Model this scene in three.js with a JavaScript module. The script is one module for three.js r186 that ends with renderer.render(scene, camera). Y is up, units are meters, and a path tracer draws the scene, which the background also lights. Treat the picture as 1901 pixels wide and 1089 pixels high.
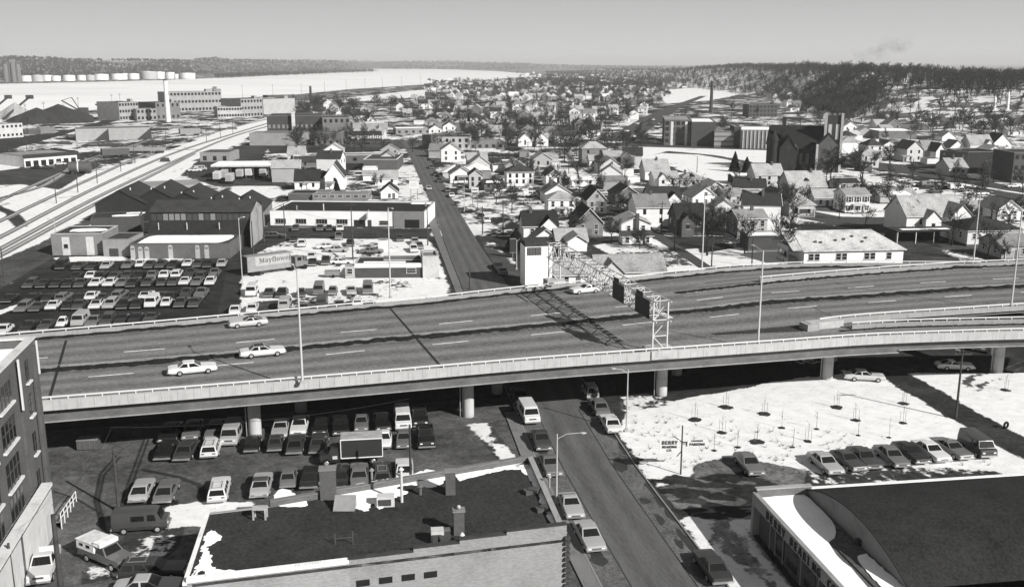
import * as THREE from 'three';
import { mergeGeometries } from 'three/addons/utils/BufferGeometryUtils.js';

// ---------- camera: a fixed viewpoint 42 m above the street, looking 13 degrees down ----------
const scene = new THREE.Scene();
const camera = new THREE.PerspectiveCamera(32.8, 1901 / 1089, 0.5, 60000);
camera.position.set(0, 42, 0);
camera.rotation.set(-13.0116 * Math.PI / 180, 0, 0);

// ---------- sky: a clear winter sky as black and white film shows it, paler at the horizon ----------
{
  const w = 512, h = 256, d = new Float32Array(w * h * 4);
  for (let y = 0; y < h; y++) {
    const el = Math.max(0, (y + 0.5) / h - 0.5) * Math.PI;
    const v = 0.14 + 0.38 * Math.exp(-el / 0.14);
    for (let x = 0; x < w; x++) { const o = (y * w + x) * 4; d[o] = d[o + 1] = d[o + 2] = v; d[o + 3] = 1; }
  }
  const t = new THREE.DataTexture(d, w, h, THREE.RGBAFormat, THREE.FloatType);
  t.mapping = THREE.EquirectangularReflectionMapping; t.magFilter = THREE.LinearFilter; t.needsUpdate = true;
  scene.background = t; scene.environment = t;
}
// ---------- sun: low and behind the right shoulder, as the lamp post shadows on the deck tell ----------
const sun = new THREE.DirectionalLight(new THREE.Color().setRGB(1, 0.985, 0.96), 4.8);
{
  const el = 31 * Math.PI / 180;
  sun.position.set(Math.cos(el) * 0.75 * 500, Math.sin(el) * 500, Math.cos(el) * 0.661 * 500 - 200);
  sun.target.position.set(0, 0, -200); scene.add(sun, sun.target);
  sun.castShadow = true; sun.shadow.mapSize.set(4096, 4096); sun.shadow.radius = 1;
  Object.assign(sun.shadow.camera, { left: -300, right: 300, top: 300, bottom: -300, near: 1, far: 1500 });
}
scene.fog = new THREE.FogExp2(new THREE.Color().setRGB(0.8, 0.8, 0.8), 0.0001);
const renderer = new THREE.WebGLRenderer({ antialias: true });
renderer.toneMapping = THREE.LinearToneMapping;
renderer.toneMappingExposure = 1.32;
renderer.shadowMap.enabled = true;
renderer.outputColorSpace = THREE.SRGBColorSpace;

// ---------- helpers ----------
let seed = 7;
const rnd = () => { seed = (seed + 0x6d2b79f5) | 0; let t = Math.imul(seed ^ (seed >>> 15), 1 | seed); t = (t + Math.imul(t ^ (t >>> 7), 61 | t)) ^ t; return ((t ^ (t >>> 14)) >>> 0) / 4294967296; };
const rr = (a, b) => a + (b - a) * rnd(), pick = (a) => a[Math.floor(rnd() * a.length)];
const V = (x, y, z) => new THREE.Vector3(x, y, z);
const clamp = (v, a, b) => Math.min(b, Math.max(a, v));
const enc = (v) => Math.round(255 * (v <= 0.0031308 ? 12.92 * v : 1.055 * Math.pow(v, 1 / 2.4) - 0.055));
// tiling value noise
const NT = new Float32Array(65536); for (let i = 0; i < 65536; i++) NT[i] = rnd();
function vn(x, y, per = 256) {
  const xi = Math.floor(x), yi = Math.floor(y), fx = x - xi, fy = y - yi, m = (a) => ((a % per) + per) % per;
  const u = fx * fx * (3 - 2 * fx), v = fy * fy * (3 - 2 * fy), x0 = m(xi), x1 = m(xi + 1), y0 = m(yi) * 256, y1 = m(yi + 1) * 256;
  return (NT[y0 + x0] * (1 - u) + NT[y0 + x1] * u) * (1 - v) + (NT[y1 + x0] * (1 - u) + NT[y1 + x1] * u) * v;
}
function dataTex(n, f, m = n) {
  const d = new Uint8Array(n * m * 4);
  for (let y = 0; y < m; y++) for (let x = 0; x < n; x++) { const v = enc(clamp(f(x / n, y / m, x, y), 0, 1)), o = (y * n + x) * 4; d[o] = d[o + 1] = d[o + 2] = v; d[o + 3] = 255; }
  const t = new THREE.DataTexture(d, n, m, THREE.RGBAFormat); t.colorSpace = THREE.SRGBColorSpace;
  t.wrapS = t.wrapT = THREE.RepeatWrapping; t.magFilter = THREE.LinearFilter; t.generateMipmaps = true; t.needsUpdate = true; return t;
}
const fb = (u, v, k) => (vn(u * k, v * k, k) * 0.5 + vn(u * k * 2, v * k * 2, k * 2) * 0.3 + vn(u * k * 4, v * k * 4, k * 4) * 0.2);
// each texture repeats every `size` metres
const TEX = {};
function tex(name) {
  if (TEX[name]) return TEX[name];
  let size = 6, t;
  if (name === 'rough') t = dataTex(256, (u, v) => 0.55 + 0.55 * fb(u, v, 8) * (0.7 + 0.6 * vn(u * 64, v * 64, 64)));
  else if (name === 'asphalt') { size = 14; t = dataTex(512, (u, v) => 0.45 + 0.4 * fb(u, v, 6) + 0.5 * (vn(u * 90, v * 90, 90) - 0.35) + 0.25 * (vn(u * 256, v * 256, 256) - 0.5)); }
  else if (name === 'brick') { size = 8; t = dataTex(512, (u, v, x, y) => { const row = Math.floor(v * 106), col = Math.floor(u * 34 + (row % 2) * 0.5), c = NT[(row * 131 + col * 17) & 65535]; return 0.68 + 0.2 * c + 0.25 * (fb(u, v, 5) - 0.4); }); }
  else if (name === 'shingle') { size = 6; t = dataTex(512, (u, v) => { const row = Math.floor(v * 40), col = Math.floor(u * 24 + NT[row] * 3), c = NT[(row * 57 + col * 31) & 65535]; return 0.55 + 0.34 * c + 0.45 * (fb(u, v, 4) - 0.4) + (v * 40 % 1 < .18 ? -.12 : 0); }); }
  else if (name === 'siding') { size = 5; t = dataTex(256, (u, v) => { const b = (v * 28) % 1; return 0.82 + 0.1 * fb(u, v, 4) + (b < 0.16 ? -0.14 : 0.04) + 0.06 * vn(u * 60, v * 60, 60); }); }
  else if (name === 'concrete') { size = 5; t = dataTex(512, (u, v) => { const st = vn(u * 90, v * 2, 256); return 0.72 + 0.25 * fb(u, v, 6) - (st > 0.72 ? (st - 0.72) * 0.9 : 0) + 0.1 * (vn(u * 180, v * 180, 180) - 0.5); }); }
  else if (name === 'tar') { size = 22; t = dataTex(512, (u, v) => { const s = NT[(Math.floor(u * 512) * 7 + Math.floor(v * 512) * 131) & 65535]; return 0.5 + 0.35 * fb(u, v, 7) + 0.45 * (vn(u * 128, v * 128, 128) - 0.4) + 0.12 * (vn(u * 60, v * 60, 60) - 0.5) + (s > 0.9965 ? 0.6 : 0); }); }
  else if (name === 'snow') { size = 12; t = dataTex(512, (u, v) => 0.82 + 0.18 * fb(u, v, 6) + 0.1 * (vn(u * 100, v * 100, 100) - 0.5)); }
  else if (name === 'metal') { size = 3; t = dataTex(128, (u, v) => 0.75 + 0.3 * fb(u, v, 6)); }
  t.userData = { size }; TEX[name] = t; return t;
}
const MC = new Map();
function mat(v, texName, rough = 0.95, extra) {
  const k = v + texName + rough + (extra ? JSON.stringify(extra) : '');
  if (!MC.has(k)) {
    const m = new THREE.MeshPhysicalMaterial({ color: new THREE.Color().setRGB(v, v, v), roughness: rough, specularIntensity: rough > 0.82 ? 0.2 : 1, side: THREE.DoubleSide, ...(extra || {}) });
    if (texName) { m.map = tex(texName); m.userData.size = m.map.userData.size; m.color.setRGB(v * 1.25, v * 1.25, v * 1.25); }
    MC.set(k, m);
  }
  return MC.get(k);
}
// uv in metres from position, by the way each face points
function boxUV(g, size = 1) {
  const p = g.attributes.position, n = g.attributes.normal, uv = new Float32Array(p.count * 2);
  for (let i = 0; i < p.count; i++) {
    const ax = Math.abs(n.getX(i)), ay = Math.abs(n.getY(i)), az = Math.abs(n.getZ(i));
    const [a, b] = ay > ax && ay > az ? [p.getX(i), p.getZ(i)] : ax > az ? [p.getZ(i), p.getY(i)] : [p.getX(i), p.getY(i)];
    uv[2 * i] = a / size; uv[2 * i + 1] = b / size;
  }
  g.setAttribute('uv', new THREE.BufferAttribute(uv, 2)); return g;
}
const flat = (g) => { const n = g.index ? g.toNonIndexed() : g; for (const k of Object.keys(n.attributes)) if (!['position', 'normal', 'uv'].includes(k)) n.deleteAttribute(k); return n; };
const merge = (list) => { const l = list.map(flat); if (l.length === 1) return l[0]; return mergeGeometries(l.map((g) => { if (!g.attributes.uv) g.setAttribute('uv', new THREE.BufferAttribute(new Float32Array(g.attributes.position.count * 2), 2)); return g; })); };
const box = (w, h, d, x = 0, y = 0, z = 0, ry = 0) => { const g = new THREE.BoxGeometry(w, h, d); if (ry) g.rotateY(ry); return g.translate(x, y, z); };   // y: middle
const bbox = (w, h, d, x = 0, y = 0, z = 0, ry = 0) => box(w, h, d, x, y + h / 2, z, ry);                                                                  // y: foot
const cyl = (r0, r1, h, x = 0, y = 0, z = 0, n = 10) => new THREE.CylinderGeometry(r1, r0, h, n).translate(x, y + h / 2, z);
function bar(a, b, r, n = 6) { const d = V().subVectors(b, a), g = new THREE.CylinderGeometry(r, r, d.length(), n); g.applyQuaternion(new THREE.Quaternion().setFromUnitVectors(V(0, 1, 0), d.clone().normalize())); return g.translate((a.x + b.x) / 2, (a.y + b.y) / 2, (a.z + b.z) / 2); }
// flat faces given by their corners
function faces(list) {
  const p = []; for (const f of list) for (let i = 1; i < f.length - 1; i++) p.push(...f[0], ...f[i], ...f[i + 1]);
  const g = new THREE.BufferGeometry(); g.setAttribute('position', new THREE.BufferAttribute(new Float32Array(p), 3)); g.computeVertexNormals();
  g.setAttribute('uv', new THREE.BufferAttribute(new Float32Array(p.length / 3 * 2), 2)); return g;
}
// a solid slab from a flat polygon of corners, thickened downward
function slab(pts, t) { const lo = pts.map(([x, y, z]) => [x, y - t, z]), f = [pts, lo.slice().reverse()]; pts.forEach((a, i) => { const j = (i + 1) % pts.length; f.push([pts[i], lo[i], lo[j], pts[j]]); }); return faces(f); }
function obj(name, geos, m, parent, keepUV) {
  const g = Array.isArray(geos) ? merge(geos) : flat(geos); if (!keepUV) boxUV(g, m.userData.size || 1);
  const o = new THREE.Mesh(g, m); o.name = name; o.castShadow = o.receiveShadow = true; if (parent) parent.add(o); return o;
}
const used = new Map();
const numbered = (n) => { const k = used.get(n) || 0; used.set(n, k + 1); return k ? n + '_' + String(k).padStart(3, '0') : n; };
function tag(o, label, category, group, kind) { o.name = numbered(o.name); o.userData = { label, category }; if (group) o.userData.group = group; if (kind) o.userData.kind = kind; scene.add(o); return o; }
function thing(name, label, category, x = 0, y = 0, z = 0, turn = 0, group) { const o = new THREE.Group(); o.name = name; o.position.set(x, y, z); o.rotation.y = turn; return tag(o, label, category, group); }
function struct(name, geos, m, keepUV) { const o = obj(name, geos, m, null, keepUV); o.name = numbered(name); o.userData.kind = 'structure'; scene.add(o); return o; }
const ordinal = (i) => ['first', 'second', 'third', 'fourth', 'fifth', 'sixth', 'seventh', 'eighth', 'ninth', 'tenth', 'eleventh', 'twelfth', 'thirteenth', 'fourteenth', 'fifteenth', 'sixteenth', 'seventeenth', 'eighteenth'][i];
// plan polylines ([x, z] points)
function resample(pts, n) {
  const L = [0]; for (let i = 1; i < pts.length; i++) L.push(L[i - 1] + Math.hypot(pts[i][0] - pts[i - 1][0], pts[i][1] - pts[i - 1][1]));
  const out = []; let k = 0;
  for (let i = 0; i < n; i++) { const s = L[L.length - 1] * i / (n - 1); while (k < pts.length - 2 && L[k + 1] < s) k++; const t = (s - L[k]) / (L[k + 1] - L[k] || 1); out.push([pts[k][0] + (pts[k + 1][0] - pts[k][0]) * t, pts[k][1] + (pts[k + 1][1] - pts[k][1]) * t]); }
  return out;
}
const smooth = (pts, n = 60) => new THREE.CatmullRomCurve3(pts.map(([x, z]) => V(x, 0, z)), false, 'centripetal').getSpacedPoints(n - 1).map((p) => [p.x, p.z]);
function offset(pts, d) {   // to the side that lies on the right hand when walking along
  return pts.map((p, i) => { const a = pts[Math.max(0, i - 1)], b = pts[Math.min(pts.length - 1, i + 1)], dx = b[0] - a[0], dz = b[1] - a[1], l = Math.hypot(dx, dz) || 1; return [p[0] - dz / l * d, p[1] + dx / l * d]; });
}
const lengthOf = (pts) => pts.reduce((s, p, i) => i ? s + Math.hypot(p[0] - pts[i - 1][0], p[1] - pts[i - 1][1]) : 0, 0);
function along(pts, s) { for (let i = 1; i < pts.length; i++) { const l = Math.hypot(pts[i][0] - pts[i - 1][0], pts[i][1] - pts[i - 1][1]); if (s <= l || i === pts.length - 1) { const t = s / l; return { x: pts[i - 1][0] + (pts[i][0] - pts[i - 1][0]) * t, z: pts[i - 1][1] + (pts[i][1] - pts[i - 1][1]) * t, a: Math.atan2(-(pts[i][1] - pts[i - 1][1]), pts[i][0] - pts[i - 1][0]) }; } s -= l; } }
// a sheet between two polylines at height y; uv: metres along, 0..1 across
function ribbon(A, B, y, n = 80, yB = y) {
  const a = resample(A, n), b = resample(B, n), P = [], U = []; let s = 0;
  for (let i = 0; i < n - 1; i++) {
    const l = Math.hypot(a[i + 1][0] - a[i][0], a[i + 1][1] - a[i][1]), q = [[a[i], y, s, 0], [b[i], yB, s, 1], [b[i + 1], yB, s + l, 1], [a[i + 1], y, s + l, 0]];
    for (const k of [0, 1, 2, 0, 2, 3]) { P.push(q[k][0][0], q[k][1], q[k][0][1]); U.push(q[k][2], q[k][3]); }
    s += l;
  }
  const g = new THREE.BufferGeometry(); g.setAttribute('position', new THREE.BufferAttribute(new Float32Array(P), 3)); g.setAttribute('uv', new THREE.BufferAttribute(new Float32Array(U), 2)); g.computeVertexNormals(); return g;
}
// a solid wall strip along a polyline: from y0 to y1, thickness t to the right-hand side
function strip(A, y0, y1, t, n = 80) {
  const a = resample(A, n), b = offset(a, t), f = [];
  for (let i = 0; i < n - 1; i++) {
    const p = a[i], q = a[i + 1], r = b[i], s = b[i + 1];
    f.push([[p[0], y1, p[1]], [r[0], y1, r[1]], [s[0], y1, s[1]], [q[0], y1, q[1]]], [[p[0], y0, p[1]], [p[0], y1, p[1]], [q[0], y1, q[1]], [q[0], y0, q[1]]], [[r[0], y0, r[1]], [s[0], y0, s[1]], [s[0], y1, s[1]], [r[0], y1, r[1]]], [[p[0], y0, p[1]], [q[0], y0, q[1]], [s[0], y0, s[1]], [r[0], y0, r[1]]]);
  }
  const e = n - 1; f.push([[a[0][0], y0, a[0][1]], [b[0][0], y0, b[0][1]], [b[0][0], y1, b[0][1]], [a[0][0], y1, a[0][1]]], [[a[e][0], y0, a[e][1]], [a[e][0], y1, a[e][1]], [b[e][0], y1, b[e][1]], [b[e][0], y0, b[e][1]]]);
  return faces(f);
}
function sheet(pts, y) { const s = new THREE.Shape(pts.map(([x, z]) => new THREE.Vector2(x, -z))); return new THREE.ShapeGeometry(s).rotateX(-Math.PI / 2).translate(0, y, 0); }

// ---------- ground: snow, wet asphalt and worn grass over three sheets of growing size ----------
const OPS = [];
const lay = (pts, v) => OPS.push({ pts, v });                                   // bare surface of albedo v, no snow
const snow = (pts, cov, v) => OPS.push({ pts, cov, v });                        // snow cover 0..1 over a surface
const track = (pts, w, v) => OPS.push({ pts, line: w, v });                     // a strip swept or driven bare
const snowTrack = (pts, w, cov) => OPS.push({ pts, line: w, cov });
// near side of the freeway
lay([[-59.89, -74.5], [-99.86, -130.69], [-67.95, -126.03], [-48.94, -133.14], [0.71, -133.14], [6.63, -74.5], [1.8, -59.48], [-49.21, -59.48]], 0.125);
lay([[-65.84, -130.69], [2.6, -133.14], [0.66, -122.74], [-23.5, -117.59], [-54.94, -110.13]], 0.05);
lay([[-52.63, -105.09], [-44.21, -110.13], [-40.49, -94.83], [-44.56, -90.97]], 0.13);
lay([[-38.84, -101.96], [0.66, -121.67], [2.03, -101.96], [-14.34, -98.99], [-25.74, -94.16], [-32.7, -90.35], [-39.55, -90.35]], 0.115);
snow([[12.59, -110.13], [14.49, -93.9], [18.83, -95.63], [20.33, -100.75], [23.49, -101.96], [26.45, -99.57], [30.8, -98.7], [32.68, -101.2], [53.64, -97.57], [63.28, -94.83], [86.48, -133.14], [51.69, -132.64], [39.49, -131.9], [32.24, -126.48], [23.68, -122.74], [14.27, -116.6]], 1, 0.1);
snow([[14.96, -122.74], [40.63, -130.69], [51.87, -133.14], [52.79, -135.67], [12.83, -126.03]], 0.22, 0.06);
snow([[13.44, -124.91], [20.79, -122.1], [19.53, -118.38], [13.94, -116.6]], 0.5, 0.05);
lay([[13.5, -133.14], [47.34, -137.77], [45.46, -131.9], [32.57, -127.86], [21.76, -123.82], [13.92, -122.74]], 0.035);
track([[52.03, -135.67], [54.11, -123.82], [55.65, -114.69], [57, -106.72], [58.53, -96.18]], 4.6, 0.05);
snowTrack([[51.87, -133.14], [53.41, -122.1], [54.82, -112.82]], 0.5, 0.42);
track([[74.09, -138.3], [67.67, -133.14], [62.81, -130.69], [59.52, -124.91]], 0.35, 0.12); track([[72.78, -135.67], [67.02, -130.21], [62.32, -127.17], [58.19, -119.6]], 0.35, 0.12);
track([[45.07, -130.69], [49.13, -125.58], [51.87, -127.17]], 0.2, 0.3);
snow([[19.64, -100.16], [24.15, -102.26], [31.37, -98.7], [29.51, -94.16], [18.41, -93.25]], 0.2, 0.2);
snow([[31.51, -100.16], [54.21, -98.7], [52.47, -95.23], [35.62, -94.43], [30.29, -94.96]], 0.68, 0.07);
for (let i = 0; i < 26; i++) track([[[31.37, -98.7][0] + i * 1.0 + rr(-.3, .3), [31.04, -97.57][1] + rr(-.8, .8)], [[31.37, -98.7][0] + i * 1.0 + 1.5, [31.04, -97.57][1] + rr(2, 4)]], rr(.2, .5), 0.05);
lay([[14.43, -93.9], [18.83, -95.63], [29.63, -94.56], [52.4, -94.96], [54.4, -93.64], [53, -90.97], [23.83, -90.97], [17.36, -87.39], [15.26, -90.35]], 0.17);
snow([[36.08, -95.77], [53.7, -97.57], [52.4, -94.96], [37.86, -94.56]], 0.4, 0.06);
snow([[17.21, -87.97], [23.54, -89.75], [24.2, -77.09], [24.26, -65.87], [17.89, -65.87], [16.83, -74.5]], 0.92, 0.3);
track([[22.3, -84.48], [22.56, -81.54], [23.48, -74.5], [23.77, -69.53]], 0.7, 0.04);
for (let i = 0; i < 7; i++) track([[18.78, -86.81], [19.5, -82.99], [20.55, -77.09], [21.04, -71.9]].map(([x, z]) => [x + rr(-2, 2.4), z + rr(-.5, .5)]), rr(.1, .3), rr(.25, .4));
for (let i = 0; i < 34; i++) { const t = rnd(), [a, b] = [[12.06, -105.09], [16.83, -74.5]], x = a[0] + (b[0] - a[0]) * t + rr(-.9, .9), z = a[1] + (b[1] - a[1]) * t; lay(Array.from({ length: 8 }, (_, k) => [x + Math.cos(k * .785) * rr(.2, 1.0), z + Math.sin(k * .785) * rr(.3, 1.5)]), .035); }
snow([[16.2, -87.16], [17.46, -87.97], [18.15, -79.94], [18.52, -70.3], [17.51, -69.53], [16.61, -78.02]], 0.85, 0.1);
for (let i = 0; i < 60; i++) { const x = rr([15, -92.22][0], [27.89, -92.22][0]), z = rr([17.87, -87.39][1], [19.75, -97.57][1]); lay(Array.from({ length: 7 }, (_, k) => [x + Math.cos(k * .9) * rr(.4, 2.2), z + Math.sin(k * .9) * rr(.3, 1.2)]), rr(.025, .05)); }
snow([[-33.75, -90.35], [-25.48, -90.97], [-24.93, -88.79], [-28.5, -85.14], [-30.67, -85.69], [-32.61, -84.05], [-35.78, -84.59], [-35.95, -85.69], [-33.26, -87.39]], 0.9, 0.08);
snow([[-35.41, -84.92], [-30.42, -85.69], [-29.69, -81.14], [-30.38, -78.97], [-33.47, -78.49], [-35.43, -79.94]], 0.42, 0.06);
for (let i = 0; i < 14; i++) track([[[-35.89, -85.14][0] + rr(-.5, .5), [-35.68, -84.59][1] + i * .42], [[-30.74, -85.14][0] + rr(-.6, .3), [-30.74, -85.14][1] + i * .42]], rr(.1, .3), .05);
snow([[-36.59, -77.09], [-32.25, -78.97], [-31.85, -76.63], [-35.65, -74.85]], 0.4, 0.06);
snow([[-5.3, -112.28], [-2.95, -113.38], [0.56, -101.96], [-1.49, -101.05]], 0.72, 0.07);
lay([[-3.06, -117.98], [-0.03, -119.19], [2.32, -101.96], [0.67, -101.65]], 0.13);
snow([[-0.37, -119.19], [0.77, -116.6], [1.51, -107.56], [3.21, -101.96], [2.2, -101.65]], 0.5, 0.1);
snow([[5.09, -87.39], [6.18, -84.59], [7.96, -74.5], [6.19, -74.5]], 0.42, 0.07);
track([[-37.77, -84.59], [-41.12, -90.97], [-43.25, -97.57], [-43.55, -102.72]], 0.28, 0.035); track([[-37.34, -84.27], [-40.75, -90.97], [-42.74, -97.29], [-42.96, -102.26]], 0.28, 0.035);
track([[-36.53, -84.59], [-38.62, -93.51], [-41.72, -107.56]], 0.25, 0.035); track([[-36.87, -84.59], [-39.06, -93.51], [-42.21, -107.56]], 0.25, 0.035);
track([[-39.14, -98.7], [-34.83, -96.87], [-31.96, -94.83], [-30.44, -91.59]], 0.7, 0.04); track([[-46.12, -93.25], [-43.24, -91.59], [-39.12, -87.97]], 0.25, 0.03);
lay([[-39.05, -89.75], [-32.98, -91.22], [-32.7, -90.35], [-37.39, -86.81]], 0.03);
// between the freeway and the shops
lay([[-103.07, -146.79], [-133.76, -193.39], [-98.02, -186.11], [-95.59, -217.02], [-60.96, -217.02], [-59.44, -215.77], [-47.44, -163.34], [-59.58, -141.03]], 0.036);
lay([[-62.4, -215.77], [-58.84, -215.77], [-46.52, -163.34], [-49.13, -159.75]], 0.05);
snow([[-92.09, -163.34], [-87.44, -176.74], [-85.19, -175.06], [-87.74, -165.56], [-88.4, -159.75]], 0.95, 0.05);
snow([[-101.56, -217.02], [-86.64, -220.21], [-84.63, -213.32], [-98.19, -212.11]], 0.95, 0.05); snow([[-85.44, -217.02], [-62.5, -218.29], [-61.14, -213.32], [-83.59, -212.11]], 0.5, 0.06);
snow([[-53.54, -193.39], [-58.68, -222.16], [-55.73, -236.09], [-52.12, -243.7], [-42.76, -251.79], [-21.42, -243.7], [-16.55, -222.16], [-13.05, -195.95], [-11.14, -175.06], [-15.22, -159.75], [-45.56, -159.75]], 0.8, 0.07);
lay([[-67, -259.53], [-21.06, -256.04], [-19.84, -240.6], [-57.1, -242.14], [-61.46, -243.7]], 0.06); lay([[-46.45, -159.75], [-45.32, -169.4], [-24.6, -176.74], [-23.58, -169], [-35.97, -165.19]], 0.06);
snow([[-46.76, -175.06], [-26.42, -182.88], [-22.84, -178.45], [-33.65, -172.59], [-46.8, -167.84]], 0.35, 0.08);
for (let i = 0; i < 9; i++) track([[-48.19, -193.39], [-45.13, -209.73], [-37.92, -222.16]].map(([x, z]) => [x + rr(-9, 9), z + rr(-7, 7)]), rr(.2, .5), rr(.05, .2));
lay([[-54.68, -198.56], [-53.38, -201.25], [-58.07, -222.16], [-60.51, -222.16]], 0.06);
// the rail yard and the road beside it
snow([[-111.95, -175.06], [-222.4, -357.33], [-170.15, -365.75], [-162.91, -425.66], [-185.92, -655.73], [-196.16, -817.05], [-163.43, -784.95], [-157.88, -655.73], [-137.92, -437.56], [-126.77, -378.2], [-119.56, -277.48], [-114.17, -243.7], [-109.85, -209.73]], 0.96, 0.09);
lay([[-100.6, -156.32], [-115.87, -181.53], [-112.25, -214.54], [-113.91, -243.7], [-118.97, -281.57], [-114.53, -269.64], [-101.92, -217.02], [-98.02, -186.11]], 0.1);
lay([[-212.85, -341.58], [-246.74, -397.5], [-204.65, -407.89], [-197.18, -458], [-175.52, -425.66], [-154.18, -338.59], [-174.44, -354.07]], 0.075);
snow([[-281.27, -498.67], [-236.19, -477.49], [-202.38, -410.03], [-212.6, -374.56]], 0.7, 0.09);
track([[-129.53, -260.42], [-144.28, -284.72], [-159.07, -301.51]], 3.5, 0.06);
lay([[-295.97, -525.26], [-284.13, -639.89], [-317.64, -817.05], [-297.85, -769.81], [-274.18, -624.78], [-248.72, -492.44], [-247.45, -437.56]], 0.05);
track([[-232.05, -468.94], [-209.69, -483.36], [-156.4, -501.85]], 3, 0.04); track([[-239.31, -518.35], [-223.11, -554.77], [-188.19, -539.62]], 1.5, 0.2);
lay([[-135.4, -425.66], [-141.25, -477.49], [-142.85, -554.77], [-128.61, -532.34], [-110.83, -437.56], [-83.15, -365.75], [-77.8, -341.58], [-104.08, -349.28], [-121.53, -374.56]], 0.07);
snow([[-98.41, -349.28], [-80.45, -349.28], [-68.62, -279.51], [-64.13, -243.7], [-64.16, -228.92], [-75.47, -260.42]], 0.78, 0.08);
lay([[-133.93, -554.77], [-70.47, -570.78], [-51.97, -508.33], [-68.06, -486.35], [-115.59, -477.49]], 0.06);
// yards east of the street
snow([[-8.07, -243.7], [-3.95, -236.09], [3.69, -193.39], [6.14, -186.11], [0.96, -181.53], [-2.19, -193.39]], 0.5, 0.07);
lay([[-7.08, -232.45], [-1.89, -222.16], [2.62, -193.39], [1, -189.44], [-2.87, -204]], 0.09);
snow([[28.03, -222.16], [43.92, -228.92], [40.46, -204], [25.17, -198.56]], 0.9, 0.1); snow([[19.07, -232.45], [34.63, -243.7], [41.55, -209.73], [25.83, -204]], 0.6, 0.1);
snow([[68.37, -532.34], [131.65, -511.63], [94.82, -365.75], [71.75, -349.28], [66.89, -414.38], [54.69, -463.41]], 0.96, 0.1);
lay([[60.23, -458], [72.15, -480.41], [88.62, -471.76], [96.21, -447.55], [101.92, -425.66], [104.7, -437.56], [95.67, -468.94], [76.56, -492.44]], 0.1);
snow([[223.56, -1595.18], [370.42, -1893.76], [340.54, -1478.46], [230.84, -1176.51], [163.52, -1081.62]], 0.96, 0.1);
snow([[42.68, -222.16], [68.27, -239.83], [60.04, -209.73], [39.86, -206.83]], 0.8, 0.1);
snow([[-1.99, -349.28], [11.01, -341.58], [10.06, -311.27], [-11.92, -311.27], [-9.26, -338.59]], 0.3, 0.08); snow([[-10.23, -311.27], [8.6, -320.33], [9.06, -279.51], [-9.22, -279.51]], 0.5, 0.12);
snow([[91.41, -284.72], [111.22, -287.93], [107.31, -277.48], [86.74, -274.49]], 0.95, 0.1); snow([[110.66, -313.81], [132.96, -327.12], [121.5, -290.11], [103.38, -287.93]], 0.95, 0.1);
snow([[165.69, -383.8], [212.3, -414.38], [179.71, -349.28], [173.94, -374.56]], 0.9, 0.1); snow([[162.49, -364.03], [170.01, -329.92], [174.67, -306.31], [168.18, -294.57], [158.15, -354.07]], 1, 0.1);
snow([[131.45, -374.56], [144.97, -383.8], [152.72, -295.7], [129.4, -279.51], [127.56, -341.58]], 0.55, 0.07);
lay([[104.03, -243.7], [121.13, -251.79], [116.07, -222.16], [106.98, -204], [95.86, -209.73]], 0.1); snow([[98.14, -232.45], [103.74, -222.16], [103.87, -214.54], [94.57, -212.11]], 0.45, 0.09);
lay([[78.04, -264.96], [101.19, -264.96], [97.54, -210.91], [87.09, -210.91], [92.4, -260.42]], 0.07);
snow([[62.09, -397.5], [78.27, -381.92], [76.09, -370.99], [59.71, -381.92]], 0.9, 0.1);
for (const p of [[[-230.59, -1111.51], [53.11, -2913.48], [45.07, -2470.57], [-171.4, -1289.49]], [[-215.86, -1230.43], [-122.41, -1534.62], [-113.42, -1332.08], [-183.35, -1111.51]], [[-62.2, -2328.84], [68.83, -2630.59], [54.71, -2088.99], [-50.63, -1893.76]]]) snow(p, 0.9, 0.1);
const zoneFields = [];
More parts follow.
